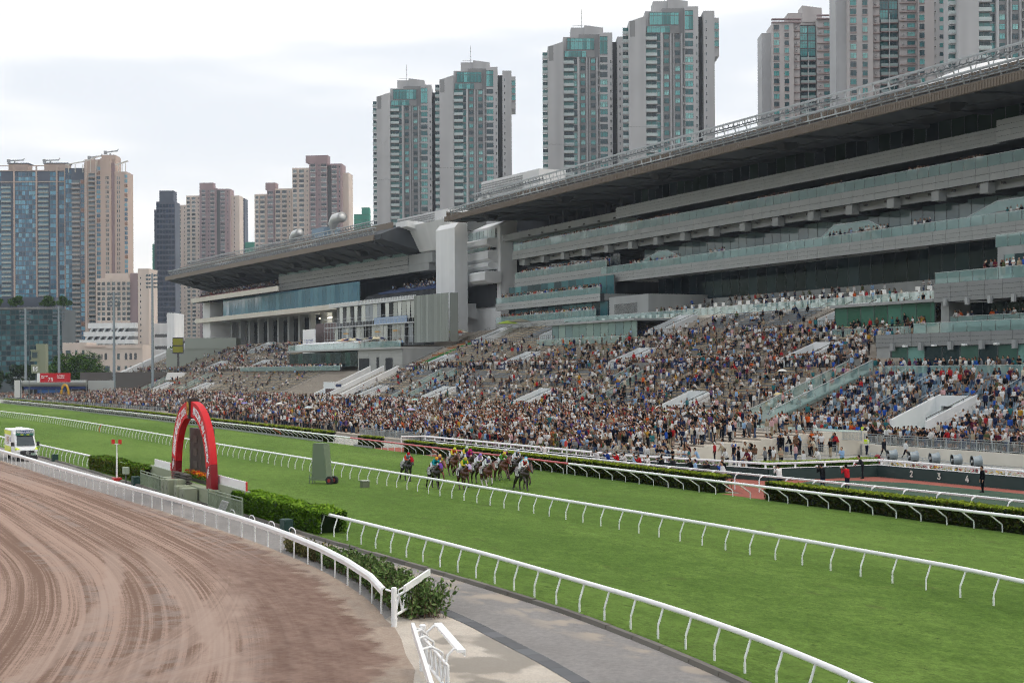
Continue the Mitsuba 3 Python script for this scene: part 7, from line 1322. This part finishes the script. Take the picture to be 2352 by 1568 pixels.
fill(NEAR, Y0N, -205, -139, 86, 93.5, 0.30, 'on the teal promenade below the terrace', 0); fill(NEAR, Y0N, -298, -205, 86, 93.5, 0.22, 'on the teal promenade below the terrace', 0)
fill(NEAR, Y0N, -214, -139.5, 94.5, 107.4, 0.75, ter, 0.62, 'rake'); fill(NEAR, Y0N, -200, -145, 107.6, 121, 0.78, ter, 0.72, 'rake'); fill(NEAR, Y0N, -225, -200, 107.6, 121, 0.55, ter, 0.7, 'rake')
fill(NEAR, Y0N, -262, -214, 94.5, 107.4, 0.34, ter, 0.62, 'rake'); fill(NEAR, Y0N, -262, -225, 107.6, 121, 0.26, ter, 0.75, 'rake'); fill(NEAR, Y0N, -290, -262, 107.6, 121, 0.12, ter, 0.75, 'rake'); fill(NEAR, Y0N, -290, -262, 96, 107.4, 0.15, ter, 0.7, 'rake')
fill(NEAR, Y0N, -290, -145, 107.9, 109.7, 1.0, 'along the zone fence of the nearer terrace', 0, 'rake', 0.2); fill(NEAR, Y0N, -200, -146, 121.5, 128.5, 0.20, ter, 0.8, 'rake'); fill(NEAR, Y0N, -240, -200, 121.5, 128, 0.07, ter, 0.8, 'rake')
fill(FAR, Y0F, -205, -6, 63.4, 88, 0.42, lowp, 0); fill(FAR, Y0F, -205, -6, 88, 96, 0.10, lowp, 0); fill(FAR, Y0F, -208, -40, 97.5, 110.6, 0.12, 'on the farther terrace', 0.8, 'rake'); fill(FAR, Y0F, -205, -48, 111.0, 112.6, 0.8, 'along the fence of the farther terrace', 0, 'rake'); fill(FAR, Y0F, -150, -62, 112.8, 124, 0.3, 'on the farther terrace', 0.8, 'rake'); fill(FAR, Y0F, -150, -75, 125, 131, 0.55, 'on the farther terrace', 0.8, 'rake'); fill(FAR, Y0F, -208, -150, 112, 130, 0.08, 'on the farther terrace', 0.8, 'rake'); fill(FAR, Y0F, -205, -152, 126, 130, 0.3, 'on the farther terrace', 0.8, 'rake')
def line(fr, l0, l1, t, z, gap, where, poses=(3, 1, 0), clump=0.4, jt=0.25):
    l = l0
    while l < l1:
        l += gap * rng.uniform(0.5, 1.6)
        if meshkit.noise(np.array([l * 0.21, t, z])) < clump: continue
        person_at(fmap(fr, np.array([l, t + rng.uniform(0, jt), z])), (fr[2] if fr else 0) - math.pi / 2 + rng.normal(0, 0.3), POSES[int(rng.choice(poses))], where)
line(FAR, -190, -3, 64, 0.3, 0.5, lowp, clump=0.1, jt=1.0); line(FAR, -300, -190, 60, 0.3, 0.7, lowp, clump=0.2, jt=6); line(NEAR, -300, -128, 61.6, 0.0, 0.45, 'at the low railing in front of the crowd', clump=0.1)
line(NEAR, -300, -95, 136.7, 34.1, 0.5, 'on the upper glass balcony of the nearer stand', clump=0.45); line(NEAR, -250, -95, 136.8, 26.85, 0.75, 'on the lower glass balcony of the nearer stand', clump=0.52); line(NEAR, -299, -258, 136.9, 28.1, 0.6, 'on the glass wing balcony', clump=0.3); line(NEAR, -299, -253, 132.7, 22.75, 0.5, 'on the glass wing balcony', clump=0.2); line(NEAR, -295, -252, 130.7, 18.35, 0.5, 'on the glass wing balcony', clump=0.25)
line(NEAR, -248, -132, 131.8, 17.2, 1.3, 'among the white desks above the terrace', clump=0.45, jt=0.6); line(NEAR, -248, -132, 139.5, 18.9, 1.6, 'among the white desks above the terrace', clump=0.5, jt=0.6); line(NEAR, -238, -130, 141.2, 18.9, 1.8, 'by the dark club windows', clump=0.5)
line(NEAR, -143, -90, 108.5, 7.5, 0.42, 'behind the glass rail of the right pavilion', clump=0.2, jt=0.8); line(NEAR, -133.5, -90, 113.5, 12.7, 0.7, 'on the middle balcony of the right pavilion', clump=0.25); line(NEAR, -127.5, -90, 112.7, 17.8, 0.5, 'on the top balcony of the right pavilion', clump=0.2)
line(FAR, -92, -24, 109.3, 8.4, 0.45, 'behind the glass front of the dining pavilion', clump=0.05, jt=0.6); line(FAR, -24, 2, 112, 13.35, 1.2, 'under the parasols of the dining pavilion', clump=0.2, jt=3); line(FAR, -136, -46, 136.9, 37.1, 0.9, 'on the balcony of the farther stand', clump=0.4)
for i in range(9): line(FAR, -203, -138, 132 + 1.8 * i, 33.4 + 0.4 * i, 1.1, 'in the upper tier of the farther stand', (4, 5, 0), 0.3)
for i in range(8): line(FAR, -56, -20, 136 + 1.4 * i, 28.2 + 0.38 * i, 2.0, 'on the blue seats of the farther stand', (4, 5, 0), 0.4)
line(NEAR, -332, -311, 135.4, 35.0, 0.5, 'on the balcony of the white link block', clump=0.2)
for i in range(15):   # front stand seats
    for l in np.arange(-137.5, -90, 0.62):
        if -120.2 < l < -112.8 and i < 9: continue
        if rng.random() < (0.85 if i < 5 else 0.45): person_at((l, 93.5 + i * 0.88 + 0.35, 1.0 + (i + 1) * 0.385), -math.pi / 2 + rng.normal(0.1, 0.3), 'sit' if rng.random() < 0.6 else 'stand', 'on the blue seats of the front stand')
line(NEAR, -116, -90, 89.4, 1.02, 0.36, 'at the railing on top of the cream wall', clump=0.0, jt=0.3); line(NEAR, -120, -90, 90.6, 1.02, 0.5, 'standing packed behind the front stand railing', clump=0.05, jt=1.6); line(NEAR, -137, -118, 89.6, 1.02, 0.5, 'standing packed behind the front stand railing', clump=0.05, jt=3.0)
line(NEAR, -140, -131, 82.8, 2.2, 0.6, 'at the promenade corner railing', clump=0.1, jt=1.0); line(NEAR, -122, -112.5, 81.6, 0.6, 0.55, 'behind the railing with the blue notice', clump=0.05, jt=2.0); line(NEAR, -128, -110, 78.5, 0.4, 0.55, 'behind the ring hedge', clump=0.05, jt=1.5); line(NEAR, -127, -106, 63.4, 0.05, 0.45, 'front row behind the ring hedge', clump=0.0, jt=0.8); line(NEAR, -128, -100, 66, 0.05, 0.6, 'front row behind the ring hedge', clump=0.0, jt=9)
# nearest 290 as people of their own, the rest as one crowd
crowd.sort(key=lambda q: np.linalg.norm(q[0] - EYE))
POSW = {'stand': 'standing', 'crossed': 'standing with folded arms', 'phone': 'holding up a phone', 'lean': 'leaning forward', 'sit': 'seated', 'sitlean': 'seated leaning forward'}
FORM = {0: 'man', 1: 'long haired woman', 2: 'person in shorts'}
def pcols(lb, q, arm=None):
    top, leg = hx(q[4][1]), hx(q[5][1]); tab = np.array([hx(q[7]), hx(q[6]), top, leg, (0.05, 0.05, 0.05), hx(q[7]) if rng.random() < 0.5 else top]); return tab[lb]
def unweld(V, F, lb):   # vertices split by face colour so that each piece keeps its own
    pair, ix = np.unique(np.stack([F.ravel(), np.repeat(lb, 3)], 1), axis=0, return_inverse=True); return V[pair[:, 0]], ix.reshape(-1, 3), pair[:, 1]
LOWU = {k: unweld(*v) for k, v in LOW.items()}; HIGHU = {k: unweld(*v) for k, v in HIGH.items()}
phone = MB(col=(0.03, 0.03, 0.035)); phone.box(-0.006, 0.006, -0.075, 0.075, -0.04, 0.04)
def put_person(q, label=None):
    V, F, lb = HIGHU[(q[2], q[3])]; s = rng.uniform(0.93, 1.05); m = mat4(q[0], q[1], (s, s, s)); W = V @ m[:3, :3].T + m[:3, 3]; C = pcols(lb, q)
    HW = {'2a211b': 'brown haired ', '8d8c8b': 'grey haired ', 'd9dad9': 'white capped ', '23304d': 'navy capped ', 'a23030': 'red capped '}.get(q[6], ''); L = label or f"{HW}{FORM[q[3]]} in {q[4][0]} top and {q[5][0]} {'shorts' if q[3] == 2 else 'trousers'} {POSW[q[2]]} {q[8]}".replace('person in shorts in', 'person in').replace('haired long haired', 'long haired').replace('of the nearer stand', '').replace('standing standing', 'standing')
    w = L.split(); L = ' '.join(w[:16]); k = K('person'); hair = lb[F[:, 0]] == HAIR
    scene[k] = ply_(W, F, C, 'cloth', True); lab(k, L, 'person', 'racegoers in the crowd'); return k
for q in crowd[:285]: put_person(q)
mb = MB(); groups = {}
for q in crowd[285:]: groups.setdefault((q[2], q[3]), []).append(q)
for key, qs in groups.items():
    V, F, lb = LOWU[key]; ms = np.array([mat4(q[0], q[1], rng.uniform(0.92, 1.06)) for q in qs]); W, G, _ = merged(V, F, V, ms); mb.add(W, G); mb.c[-1] = np.concatenate([pcols(lb, q) for q in qs])
put('crowd', mb, 'cloth', None, kind='stuff', label='thousands of racegoers filling the lower steps, terraces and balconies', cat='crowd')
# people one can point at
def special(p, head, pose, form, top, leg, label, hair='141210', vest=None):
    q = (np.array(p, float), head, pose, form, ('', top), ('', leg), hair, SKINS[1], ''); V, F, lb = HIGHU[(pose, form)] if (pose, form) in HIGHU else unweld(*figure(pose, 10, form == 1, form == 2, fingers=True))
    m = mat4(q[0], q[1]); W = V @ m[:3, :3].T + m[:3, 3]; tab = np.array([hx(q[7]), hx(hair), hx(top), hx(leg), (0.03, 0.03, 0.03), hx(top)]); k = K('person'); scene[k] = ply_(W, F, tab[lb], 'cloth', True); lab(k, ' '.join(label.split()[:16]), 'person')
    if vest:
        b = MB(); b.box(-0.145, 0.155, -0.20, 0.20, 1.08, 1.42, hx(vest)); b.box(-0.15, 0.16, -0.205, 0.205, 1.18, 1.23, (0.7, 0.7, 0.7)); Vv, Fv, Cv = b.out(); put('hi_vis_vest', (Vv @ m[:3, :3].T + m[:3, 3], Fv, Cv), 'cloth', k)
    return k, m
def held(name, mb, m, label, cat, mat='paint'): V, F, C = mb.out(); return put(name, (V @ m[:3, :3].T + m[:3, 3], F, C), mat, None, label=' '.join(label.split()[:16]), cat=cat)
k, m = special((-91.2, 69.4, 0), -2.2, 'lean', 0, '2a2c31', '24262b', 'man in dark grey suit holding a red folder at the corner of the parade ring'); b = MB(col=hx('9a1f24')); b.box(0.36, 0.62, -0.16, 0.16, 1.06, 1.10); held('folder', b, m, 'red folder held by the man in the grey suit at the ring corner', 'folder')
special((-77.4, 68.4, 0), -1.9, 'stand', 0, '14161c', '14161c', 'man in dark suit at the right edge of the picture by the ring wall')
special((-109.0, 87.6, 0), 1.2, 'walk', 0, 'd5d7d8', '15171c', 'man in white shirt and black trousers walking on the ramp behind the fans')
special((-113.5, 86.8, 0.2), 1.5, 'stand', 0, 'd0d2d2', '1a2036', 'security guard in yellow green vest seen from behind by the grey gate', vest='c3e02a')
special((-110.5, 86.4, 0.1), 0.1, 'walk', 0, '20232b', '20232b', 'man in dark suit striding along the grey railing near the hydrant')
k, m = special((-92.0, 57.9, 0), -1.2, 'stand', 0, '16181d', '16181d', 'man in black suit holding a white paper by the hooped walkway rail'); b = MB(col=WHITE); b.box(0.2, 0.21, 0.12, 0.38, 0.86, 1.1); held('paper', b, m, 'white sheet of paper held by the man in the black suit at the walkway rail', 'paper')
def lens(m, label, s=1.0):
    b = MB(col=(0.04, 0.04, 0.045)); b.box(0.22, 0.36, -0.08, 0.08, 1.48, 1.62); b.tube([(0.36, 0, 1.55), (0.62 * s, 0, 1.53)], [0.05, 0.065], 10, (0.75, 0.75, 0.74) if s > 0.9 else (0.05, 0.05, 0.05)); held('camera', b, m, label, 'camera')
for p, h, top, lb in (((-84.2, 60.8, 0), 3.3, '17181b', 'photographer in black crouching behind a long white lens in the ring'), ((-82.6, 61.6, 0), 3.3, 'b5232c', 'photographer in red vest and white shirt aiming a long white lens in the ring'), ((-85.0, 57.9, 0), 3.2, 'd8d9d9', 'photographer in white T-shirt and navy shorts at the hooped rail')):
    k, m = special(p, h, 'camera', 2 if 'shorts' in lb else 0, top, '1c2030', lb); lens(m, 'long lensed camera of the ' + lb.split(' aiming')[0].split(' crouching')[0].split(' at')[0])
i = 0
for x, top, leg, ps, what in ((-118.8, 'd8d8d8', 'b0a184', 'phone', 'man in white top and khaki trousers'), (-108.2, 'c8ccd0', '8d8673', 'camera', 'man with white shirt and dark backpack'), (-107.0, '26408a', '1c2030', 'camera', 'man in navy blue top'), (-104.9, 'b5232c', '1c1f26', 'camera', 'man in bright red vest'), (-103.6, 'c9cbca', '23262c', 'camera', 'man in pale grey shirt'), (-102.5, '9fc2d8', '27304a', 'stand', 'man in pale blue shirt'), (-100.8, 'a8242c', '1b1e25', 'camera', 'man in dark red vest'), (-99.9, 'd9dada', '22252b', 'phone', 'man in white T-shirt and black cap'), (-97.8, '1d1e22', '9a927c', 'camera', 'man in black shirt and tan trousers'), (-96.6, '2a2c30', '7d7867', 'camera', 'person in bush hat and dark shirt'), (-94.4, '18191d', '18191d', 'camera', 'man all in black'), (-93.2, '8fb2d8', '232a40', 'stand', 'tall man in sky blue shirt'), (-91.4, '1b1c20', '22242a', 'camera', 'man in black jacket beside the white shirted pair'), (-90.0, '3358b0', '1f2740', 'phone', 'woman in royal blue dress'), (-89.3, 'dadbdb', '191b20', 'stand', 'man in white shirt and black trousers')):
    k, m = special((x, 56.3 + rng.uniform(-0.2, 0.5), 0), -1.9 + rng.normal(0, 0.4), ps, 0 if 'woman' not in what else 1, top, leg, what + ' among the press photographers along the hooped rail'); i += 1
    if ps == 'camera': lens(m, 'camera raised by the ' + what + ' at the hooped rail', 0.8)
for x, y, z in ((-163, 89.5, 2.2), (-145.3, 84, 2.2), (-139.5, 85.5, 2.2), (-121, 92.2, 1.02), (-117.0, 91.5, 1.02), (-114.4, 92.3, 1.02), (-208, 66.5, 0.8), (-178, 70, 1.0)):
    special((x, y, z), -1.5, 'stand', 0, 'cfd1d2', '1d2230', {-163: 'guard in yellow green vest in front of the leftmost C portal', -145.3: 'guard in white shirt and yellow vest beside the C portal', -139.5: 'guard in yellow vest by the promenade corner railing', -121: 'marshal in yellow vest left of the 1-10 portal', -117.0: 'marshal in yellow vest in front of the 1-10 portal', -114.4: 'marshal in yellow vest right of the 1-10 portal', -208: 'guard in lime vest standing low in the distant crowd', -178: 'guard in lime vest in the middle of the lower crowd'}[x], vest='c3e02a')
# umbrellas in the crowd
for x, y, c, nm in ((-187, 70, 'b9b2d6', 'lilac'), (-127, 76, '2a2d35', 'black'), (-152, 104, 'e0e0dc', 'white'), (-220, 66, 'c9d8e0', 'pale blue'), (-243, 68, 'dcdedd', 'pale grey'), (-258, 66, '8c84c4', 'violet'), (-212, 80, '9fc4b8', 'mint'), (-144, 98, 'c9b98a', 'straw'), (-185, 112, '3a4f7c', 'navy'), (-276, 70, 'd0a0b8', 'pink')):
    z = (lower_z(Y0N, y) if y < 94 else step_z(Y0N, y)) + (1.95 if y < 94 else 1.5); k = thing('umbrella', f'open {nm} umbrella above the heads of the crowd', 'umbrella'); n = 10; m = MB()
    for j in range(n):
        a, b = 2 * np.pi * j / n, 2 * np.pi * (j + 1) / n; m.add([(x, y, z + 0.26)] + [(x + r * math.cos(q), y + r * math.sin(q), z + h) for q in (a, b) for r, h in ((0.34, 0.19), (0.62, 0.0))], [[0, 1, 3], [1, 2, 4], [1, 4, 3]], shade(hx(c), 0.94 + 0.12 * (j % 2)))
    put('canopy', m, 'cloth', k); m = MB(col=(0.15, 0.15, 0.15)); m.tube([(x, y, z - 0.6), (x, y, z + 0.3)], 0.012, 4); put('shaft', m, 'metal', k)
# ---------------------------------------------------------------- horses and jockeys
def horse_parts(ph, up=0.0):
    P = lambda *a: np.array(a, float); b = [(0, [(P(0.48, 0, 1.16), 0.29), (P(0.0, 0, 1.17), 0.30)]), (0, [(P(0.0, 0, 1.17), 0.30), (P(-0.40, 0, 1.23), 0.26)]), (0, [(P(-0.40, 0, 1.23), 0.26), (P(-0.72, 0, 1.24), 0.24)]), (0, [(P(0.50, 0, 1.28), 0.24), (P(0.66, 0, 1.12), 0.22)]),
        (0, [(P(0.55, 0, 1.32), 0.22), (P(0.92, 0, 1.52 + up), 0.15)]), (0, [(P(0.92, 0, 1.52 + up), 0.15), (P(1.20, 0, 1.70 + up), 0.11)]), (0, [(P(1.20, 0, 1.70 + up), 0.11), (P(1.34, 0, 1.60 + up), 0.115)]), (0, [(P(1.30, 0, 1.62 + up), 0.115), (P(1.58, 0, 1.30 + up), 0.068)]), (0, [(P(1.27, 0, 1.52 + up), 0.09), (P(1.50, 0, 1.30 + up), 0.06)])]
    for s in (-1, 1): b.append((0, [(P(1.20, s * 0.055, 1.78 + up), 0.035), (P(1.22, s * 0.065, 1.90 + up), 0.012)]))
    for s, (kn, ft, hf) in zip((-1, 1), ph['fore']):
        el = P(0.52, s * 0.14, 0.98); k_, f_, h_ = P(kn[0], s * 0.13, kn[1]), P(ft[0], s * 0.12, ft[1]), P(hf[0], s * 0.12, hf[1])
        b += [(0, [(P(0.55, s * 0.12, 1.15), 0.16), (el, 0.11)]), (0, [(el, 0.105), (k_, 0.062)]), (1, [(k_, 0.060), (f_, 0.042)]), (1, [(f_, 0.046), (h_, 0.042)]), (2, [(h_, 0.050), (h_ + P(0.03, 0, -0.02), 0.055)])]
    for s, (st, hk, ft, hf) in zip((-1, 1), ph['hind']):
        s_, k_, f_, h_ = P(st[0], s * 0.15, st[1]), P(hk[0], s * 0.13, hk[1]), P(ft[0], s * 0.12, ft[1]), P(hf[0], s * 0.12, hf[1])
        b += [(0, [(P(-0.62, s * 0.11, 1.2), 0.20), (s_, 0.135)]), (0, [(s_, 0.13), (k_, 0.068)]), (1, [(k_, 0.068), (f_, 0.044)]), (1, [(f_, 0.048), (h_, 0.044)]), (2, [(h_, 0.050), (h_ + P(0.03, 0, -0.02), 0.055)])]
    return b
PH = [dict(fore=[((0.78, 0.66), (0.98, 0.33), (1.10, 0.10)), ((0.55, 0.55), (0.52, 0.18), (0.58, 0.05))], hind=[((-0.50, 0.86), (-0.95, 0.60), (-1.12, 0.25), (-1.22, 0.08)), ((-0.42, 0.84), (-0.72, 0.55), (-0.70, 0.20), (-0.62, 0.05))]),
      dict(fore=[((0.80, 0.80), (0.66, 0.50), (0.52, 0.42)), ((0.72, 0.72), (0.86, 0.38), (0.72, 0.26))], hind=[((-0.36, 0.84), (-0.55, 0.56), (-0.35, 0.22), (-0.25, 0.06)), ((-0.32, 0.86), (-0.42, 0.55), (-0.18, 0.24), (-0.06, 0.08))]),
      dict(fore=[((0.56, 0.56), (0.45, 0.20), (0.48, 0.05)), ((0.86, 0.78), (0.98, 0.46), (0.84, 0.32))], hind=[((-0.48, 0.86), (-0.86, 0.62), (-0.98, 0.26), (-1.02, 0.08)), ((-0.52, 0.88), (-1.0, 0.68), (-1.22, 0.40), (-1.34, 0.30))]),
      dict(fore=[((0.92, 0.82), (1.18, 0.55), (1.34, 0.36)), ((0.88, 0.74), (1.06, 0.40), (1.14, 0.18))], hind=[((-0.46, 0.86), (-0.80, 0.56), (-0.82, 0.20), (-0.78, 0.05)), ((-0.40, 0.84), (-0.66, 0.54), (-0.58, 0.20), (-0.48, 0.05))])]
HB = [bones(horse_parts(p), 14, 0.07, 5) for p in PH]
def jockey_parts():
    P = lambda *a: np.array(a, float); b = [(0, [(P(-0.10, s * 0.09, 1.72), 0.12) for s in (-1, 1)] + [(P(0.02, s * 0.08, 1.76), 0.12) for s in (-1, 1)]), (1, [(P(0.02, s * 0.08, 1.77), 0.12) for s in (-1, 1)] + [(P(0.36, s * 0.09, 1.92), 0.12) for s in (-1, 1)]), (2, [(P(0.42, 0, 1.95), 0.06), (P(0.52, 0, 2.02), 0.06)]), (2, [(P(0.56, 0, 2.04), 0.085), (P(0.60, 0, 1.98), 0.06)]), (3, [(P(0.54, 0, 2.08), 0.125), (P(0.52, 0, 2.06), 0.125)]), (3, [(P(0.62, 0, 2.07), 0.05), (P(0.68, 0, 2.06), 0.03)])]
    for s in (-1, 1):
        sh, el, wr = P(0.40, s * 0.17, 1.90), P(0.48, s * 0.24, 1.66), P(0.74, s * 0.08, 1.64); b += [(1, [(sh, 0.075), (el, 0.055)]), (1, [(el, 0.055), (wr, 0.04)]), (2, [(wr, 0.042), (wr + P(0.05, 0, 0.01), 0.045)])]
        hp, kn, an = P(-0.08, s * 0.12, 1.70), P(0.28, s * 0.28, 1.52), P(0.06, s * 0.30, 1.20); b += [(0, [(hp, 0.12), (kn, 0.08)]), (0, [(kn, 0.075), ((kn + an) / 2, 0.06)]), (4, [((kn + an) / 2, 0.058), (an, 0.05)]), (4, [(an, 0.05), (an + P(0.13, 0, -0.06), 0.038)])]
    return b
JB = bones(jockey_parts(), 12, 0.07, 2)
BAY, DBAY, BLK, CHE, GRY = 'a0523a', '4a2c22', '2a2422', '7a4228', '5a5652'
RUN = [ # x, y, coat, phase, silks top, sleeve/second, cap, hood, number, label
 (-93.1, 42.8, '332824', 0, 'b01c2c', 'e8e4e4', 'dcdde6', None, '5', 'leading dark brown horse with jockey in red and white'), (-94.8, 43.6, '4a3026', 2, 'd9cf62', '6fb8d0', '58a8c8', None, '1', 'brown horse at the shoulder of the leader'),
 (-96.5, 41.6, '5b3222', 1, '7a68ae', 'cfd8d4', 'd5dfe0', None, '3', 'bay horse in third with white socks'), (-101.8, 45.1, '5a3020', 3, '7f9a2e', '4f8a3a', 'd8c24a', None, '7', 'bay horse with white blaze in the middle of the pack'), (-102.6, 46.6, '33292a', 2, '4a5668', 'd8dade', 'b9c2d0', None, '10', 'dark horse with white star nearest the outer hedge'), (-104.6, 46.5, '2b2524', 0, 'd87098', '1c1a20', 'dfe0e4', None, '11', 'black horse half hidden by the one with a white star'),
 (-95.6, 39.5, '482a20', 1, '4fae3e', 'd2c23e', 'b8ae3a', 'b9a8cc', '8', 'brown horse in a pale lilac hood, number 8'), (-100.3, 42.6, '3a2a24', 3, 'b8a4d0', 'dcd8e4', '9a7cc8', None, '2', 'brown horse tucked behind the number 8 horse'), (-106.2, 44.3, '3b2a22', 0, 'b8266e', '5a2a78', 'cc2a84', None, '6', 'dark brown horse carrying number 6, jockey in magenta'),
 (-97.6, 38.2, '2a2120', 0, '1f8c98', '1f8c98', 'd8a23a', '6d4aa0', '4', 'near black horse in a purple hood nearest the middle rail'), (-100.6, 39.6, '7a4228', 2, '4d2a7c', 'c9a83e', 'd8b070', None, '9', 'chestnut horse behind the purple hooded one'), (-108.6, 44.0, '5c3222', 1, 'c8342e', 'd8c24a', 'd0d848', None, '12', 'bay horse with jockey in scarlet and yellow at the back of the pack'), (-110.5, 45.8, '3a2822', 3, '1f7a42', 'd8c43e', 'c9d8cc', 'c42a22', '13', 'dark horse in a red hood at the back of the pack'),
 (-105.2, 39.0, '262325', 0, '7fb8d4', 'c8442e', 'a81e2e', 'a8242e', '14', 'last black horse trailing the pack alone')]
for i, (x, y, coat, ph, s1, s2, cap, hood, num, lb) in enumerate(RUN):
    V, F, lb_ = HB[ph]; V, F, L2 = unweld(V, F, lb_); hd = rng.normal(-0.02, 0.03); m = mat4((x, y, 0.0), hd, 1.0); tf = lambda W: np.asarray(W, float) @ m[:3, :3].T + m[:3, 3]
    k = K('horse'); c = hx(coat); sock = (0.55, 0.52, 0.5) if 'white socks' in lb else shade(c, 0.55); tab = np.array([c, sock, (0.03, 0.028, 0.026)]); scene[k] = ply_(tf(V), F, tab[L2], 'gloss', True); lab(k, lb, 'horse', 'horses galloping to the finish')
    t = MB(col=shade(c, 0.45)); a = rng.uniform(-0.1, 0.1); t.tube([(-0.92, 0, 1.34), (-1.12, a, 1.36), (-1.36, a * 2, 1.18), (-1.55, a * 3, 0.95)], [0.05, 0.075, 0.065, 0.015], 7); W_, F_, C_ = t.out(); put('tail', (tf(W_), F_, C_), 'cloth', k, True)
    t = MB(col=shade(c, 0.4))
    for j in range(9): q = j / 8; t.add([(0.62 + 0.58 * q, -0.01, 1.50 + 0.30 * q), (0.70 + 0.58 * q, 0, 1.56 + 0.30 * q), (0.60 + 0.56 * q, 0.10, 1.36 + 0.26 * q), (0.52 + 0.58 * q, 0.08, 1.34 + 0.28 * q)], [[0, 1, 2], [0, 2, 3]])
    W_, F_, C_ = t.out(); put('mane', (tf(W_), F_, C_), 'cloth', k)
    t = MB(col=hx('dedede'))   # number cloth
    A_ = np.linspace(-2.15, -0.55, 6)
    for u, v in zip(A_[:-1], A_[1:]):
        for sgn in (1, -1): t.add([(q, sgn * 0.315 * math.cos(w) * (1 if sgn > 0 else 1) if False else (0.325 * math.cos(w)) * 1.0, 1.175 - 0.325 * math.sin(w)) for w, q in ((u, -0.42), (u, 0.12), (v, 0.12), (v, -0.42))], [[0, 1, 2, 3]]) if sgn > 0 else None
    t.add([(-0.42, -0.322, 1.30), (0.12, -0.322, 1.30), (0.12, -0.318, 0.98), (-0.42, -0.318, 0.98)], [[0, 3, 2, 1]]); text(t, num, 0.24, (-0.15, -0.326, 1.03), (1, 0, 0), (0, 0, 1), (0.02, 0.02, 0.02), 0.004); t.add([(-0.42, 0.322, 1.30), (0.12, 0.322, 1.30), (0.12, 0.318, 0.98), (-0.42, 0.318, 0.98)], [[0, 1, 2, 3]])
    W_, F_, C_ = t.out(); put('number_cloth', (tf(W_), F_, C_), 'cloth', k)
    t = MB(col=hx('a8242e') if i % 3 == 0 else (0.05, 0.04, 0.035)); 
    for s in (-1, 1): t.tube([(1.52, s * 0.075, 1.34), (1.30, s * 0.12, 1.60), (1.20, s * 0.10, 1.78)], 0.014, 4); t.tube([(1.48, s * 0.07, 1.32), (0.98, s * 0.12, 1.52), (0.76, s * 0.09, 1.62)], 0.012, 4)
    t.tube([(1.48, 0.085 * math.cos(q), 1.40 + 0.085 * math.sin(q)) for q in np.linspace(0, 2 * np.pi, 9)], 0.014, 4); W_, F_, C_ = t.out(); put('bridle', (tf(W_), F_, C_), 'paint', k)
    if hood:
        h = MF.batch_hull([MF.sphere(r, 14).translate(p) for p, r in (((1.19, 0, 1.70), 0.128), ((1.33, 0, 1.60), 0.135), ((1.42, 0, 1.48), 0.11))]).to_mesh(); t = MB(col=hx(hood)); t.add(h.vert_properties[:, :3], h.tri_verts)
        for s in (-1, 1): t.tube([(1.34, s * 0.12, 1.60), (1.35, s * 0.15, 1.60)], 0.05, 10, (0.02, 0.02, 0.02))
        W_, F_, C_ = t.out(); put('hood', (tf(W_), F_, C_), 'cloth', k)
    if 'blaze' in lb or 'star' in lb:
        t = MB(col=(0.75, 0.74, 0.72)); t.add([(1.335, -0.02, 1.715), (1.335, 0.02, 1.715), (1.60 if 'blaze' in lb else 1.40, 0.025, 1.39 if 'blaze' in lb else 1.64), (1.60 if 'blaze' in lb else 1.40, -0.025, 1.39 if 'blaze' in lb else 1.64)], [[0, 1, 2, 3]]); W_, F_, C_ = t.out(); put('face_marking', (tf(W_), F_, C_), 'cloth', k)
    V, F, jl = JB; V, F, L3 = unweld(V, F, jl); tab = np.array([hx('d6d7da'), hx(s1), hx('c08a6a'), hx(cap), (0.03, 0.03, 0.035)]); C = tab[L3]
    if s1 != s2: slv = (L3 == 1) & ((np.abs(V[:, 1]) > 0.155) | ((np.floor(V[:, 0] * 7) + np.floor(V[:, 2] * 7)) % 3 == 0)); C = C.copy(); C[slv] = hx(s2)
    k = K('person'); lift = np.array([0, 0, 0.02 * rng.normal()]); scene[k] = ply_(tf(V + lift), F, C, 'cloth', True)
    lab(k, 'jockey crouched on the ' + ' '.join(lb.split(' with jockey')[0].split(', jockey')[0].split()[:11]), 'person', 'jockeys in racing silks')
    if i in (0, 13, 4):
        t = MB(col=(0.03, 0.03, 0.03)); t.tube([(0.78, -0.1, 1.66), (1.05, -0.25, 1.95)], [0.012, 0.006], 5); W_, F_, C_ = t.out(); put('whip', (tf(W_), F_, C_), 'paint', None, label='thin black whip held by the jockey on the ' + ' '.join(lb.split(' with jockey')[0].split()[:6]), cat='whip')
